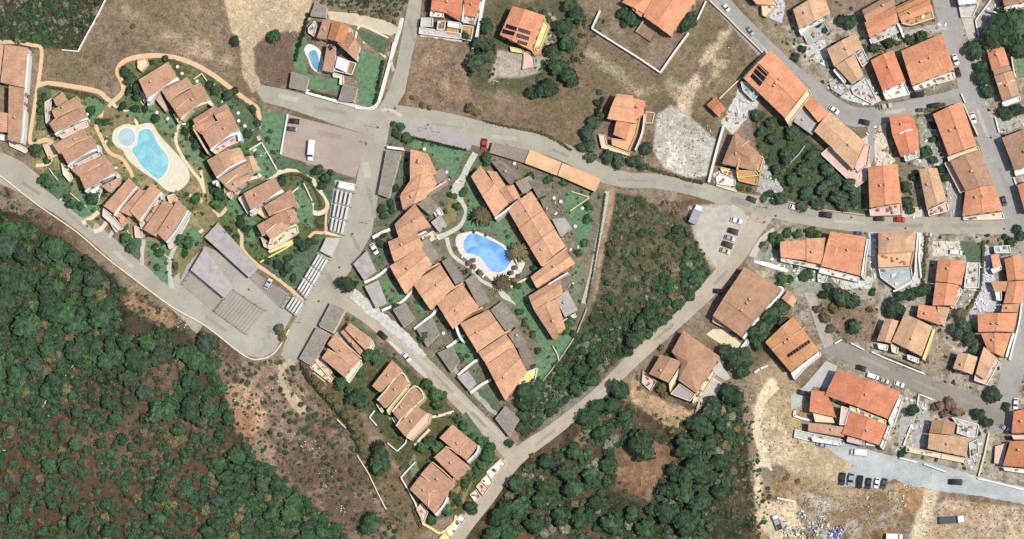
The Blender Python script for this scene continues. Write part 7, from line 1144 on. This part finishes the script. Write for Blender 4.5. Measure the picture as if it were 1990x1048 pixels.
# scrap and rubble
def heap(label, spots, mats, name='scrap_heap', smin=.3, smax=1.3, kind='stuff', rnd=3):
    r = random.Random(rnd); mb = MB(); o = P(*spots[0][:2])
    for x, y, n, rad in spots:
        for i in range(n):
            a = r.random()*6.28; d = rad*math.sqrt(r.random()); p = P(x+d*math.cos(a), y+d*math.sin(a), 0)-o; w1, w2, h = r.uniform(smin, smax), r.uniform(smin, smax)*.7, r.uniform(.1, .7); pk = max(0, 1-d/rad)*1.4 if 'scrap' in name else 0; mb.box((p.x, p.y, h*.5+r.uniform(0, .3)+pk*r.random()), (w1, w2, h), r.random()*3.1, r.randrange(len(mats)), r.uniform(.6, 1))
    tag(link(name, mb.mesh(name, mats), None, o), label, 'scrap heap' if 'scrap' in name else 'rubble', kind=kind)
heap('jumbled white, teal and grey scrap heap at the bottom edge below the six cars', [(1545, 1040, 60, 22), (1580, 1038, 60, 22), (1600, 1015, 30, 14), (1560, 1005, 18, 12), (1530, 1030, 20, 10)], [WHITEP, BLUEC, plain('teal tarpaulin', (110, 170, 176), .6), ROOF['d'], CREAM])
heap('blue and violet stacked crates in the scrap yard', [(1622, 1040, 70, 12), (1632, 1030, 30, 8)], [plain('blue crates', (86, 82, 140), .5), plain('violet crates', (130, 120, 176), .5), WHITEP], rnd=5)
heap('pale rubble and broken stones along the yard and dirt track', [(1765, 950, 20, 14), (1740, 960, 14, 12), (1755, 975, 16, 12), (1640, 1028, 14, 10), (1600, 990, 20, 16), (1690, 990, 14, 12), (1690, 968, 8, 6), (1570, 980, 12, 8), (1515, 975, 6, 6)], [STONE, WHITE, CREAM, WALLM['n']], 'rubble', .2, .8, rnd=6)
heap('pale boulders and litter on the dry slope below the kerb wall', [(350, 625, 22, 16), (230, 615, 10, 10), (495, 790, 22, 22), (460, 770, 16, 20), (600, 870, 16, 22), (640, 930, 14, 22), (100, 800, 4, 12), (180, 880, 7, 30), (10, 880, 5, 8), (565, 850, 10, 20), (660, 990, 10, 16), (530, 760, 14, 22)], [STONE, WHITE, CREAM, WALLM['n']], 'rubble', .2, .7, rnd=8)
heap('pale stones on the gravel plot and dry fields', [(1330, 280, 40, 45), (1300, 240, 14, 20), (1375, 255, 10, 12), (965, 160, 14, 8), (570, 55, 12, 16), (515, 160, 8, 8), (1400, 100, 10, 30), (1445, 765, 6, 20), (1560, 855, 6, 20)], [STONE, WHITE, CREAM], 'rubble', .15, .6, rnd=9)

def clutter(label, polys, n, rnd):
    r = random.Random(rnd); mb = MB(); o = P(1700, 300)
    for pts in polys:
        xs = [p[0] for p in pts]; ys = [p[1] for p in pts]; area = (max(xs)-min(xs))*(max(ys)-min(ys))
        for i in range(int(area*n)):
            x, y = r.uniform(min(xs), max(xs)), r.uniform(min(ys), max(ys))
            if not inside(x, y, pts): continue
            p = P(x, y)-o; mb.box((p.x, p.y, .38), (r.uniform(.3, 1.7), r.uniform(.3, .9), r.uniform(.25, .7)), r.random()*3.1, r.choice((0, 0, 0, 1, 2, 3)), r.uniform(.6, 1))
    tag(link('yard_clutter', mb.mesh('yard_clutter', [WHITEP, ROOF['d'], BLUEC, ROOF['k']]), None, o), label, 'yard clutter', kind='stuff')
clutter('white and grey odds and ends in the paved yards of the east town', [p for _, p in YARDS[:27]], .011, 3)
clutter('small odds and ends around the village houses', [[(90, 190), (180, 190), (240, 340), (180, 400), (90, 300)], [(260, 130), (470, 200), (560, 380), (500, 470), (400, 300)], [(860, 300), (900, 350), (840, 470), (800, 440)], [(1000, 320), (1140, 400), (1110, 620), (1000, 420)]], .0012, 4)

mm_ = MB(); mm_.cyl((0, 0, 0), .42, .03, 14); MH = mm_.mesh('manhole_cover', [plain('cast iron', (84, 78, 72), .7)])
for x, y in [(685, 455), (712, 280), (660, 520), (735, 248), (832, 243), (1490, 404), (1486, 432), (1508, 420), (1466, 375), (170, 440), (104, 416), (484, 563), (768, 211), (1926, 268), (1935, 277), (1738, 745), (1952, 445), (1760, 444), (1655, 423), (620, 586)]:
    lm, d = near(x, y); o = P(x, y); o.z = .3; tag(link('manhole_cover', MH, None, o), uniq(f'dark round manhole cover in the road {d} {lm}'), 'manhole cover', 'manhole covers'); 

ml_ = MB(); ml_.box((0, 0, .3), (1.3, .6, .07)); LS_ = ml_.mesh('seat', [WHITEP]); ml_ = MB(); ml_.bar((-.65, 0, .33), (-1.15, 0, .62), .6, .06); LB_ = ml_.mesh('backrest', [WHITEP]); ml_ = MB(); ml_.box((0, 0, .13), (.06, .06, .26)); LL_ = ml_.mesh('leg', [WHITEP])
for x, y, a in [(897, 486, .6), (902, 498, .5), (926, 523, .9), (941, 535, .9), (1004, 511, 2.2), (1010, 526, 2.4), (990, 541, 1.8), (893, 470, .2)]:
    o = P(x, y, .3); o.z = .2; r = tag(empty('sun_lounger', o, a), uniq('white sun lounger on the pale deck of the blue pool'), 'sun lounger', 'sun loungers around the blue pool'); link('seat', LS_, r); link('backrest', LB_, r)
    for sx in (-.55, .55):
        for sy in (-.25, .25): link('leg', LL_, r).location = (sx, sy, 0)
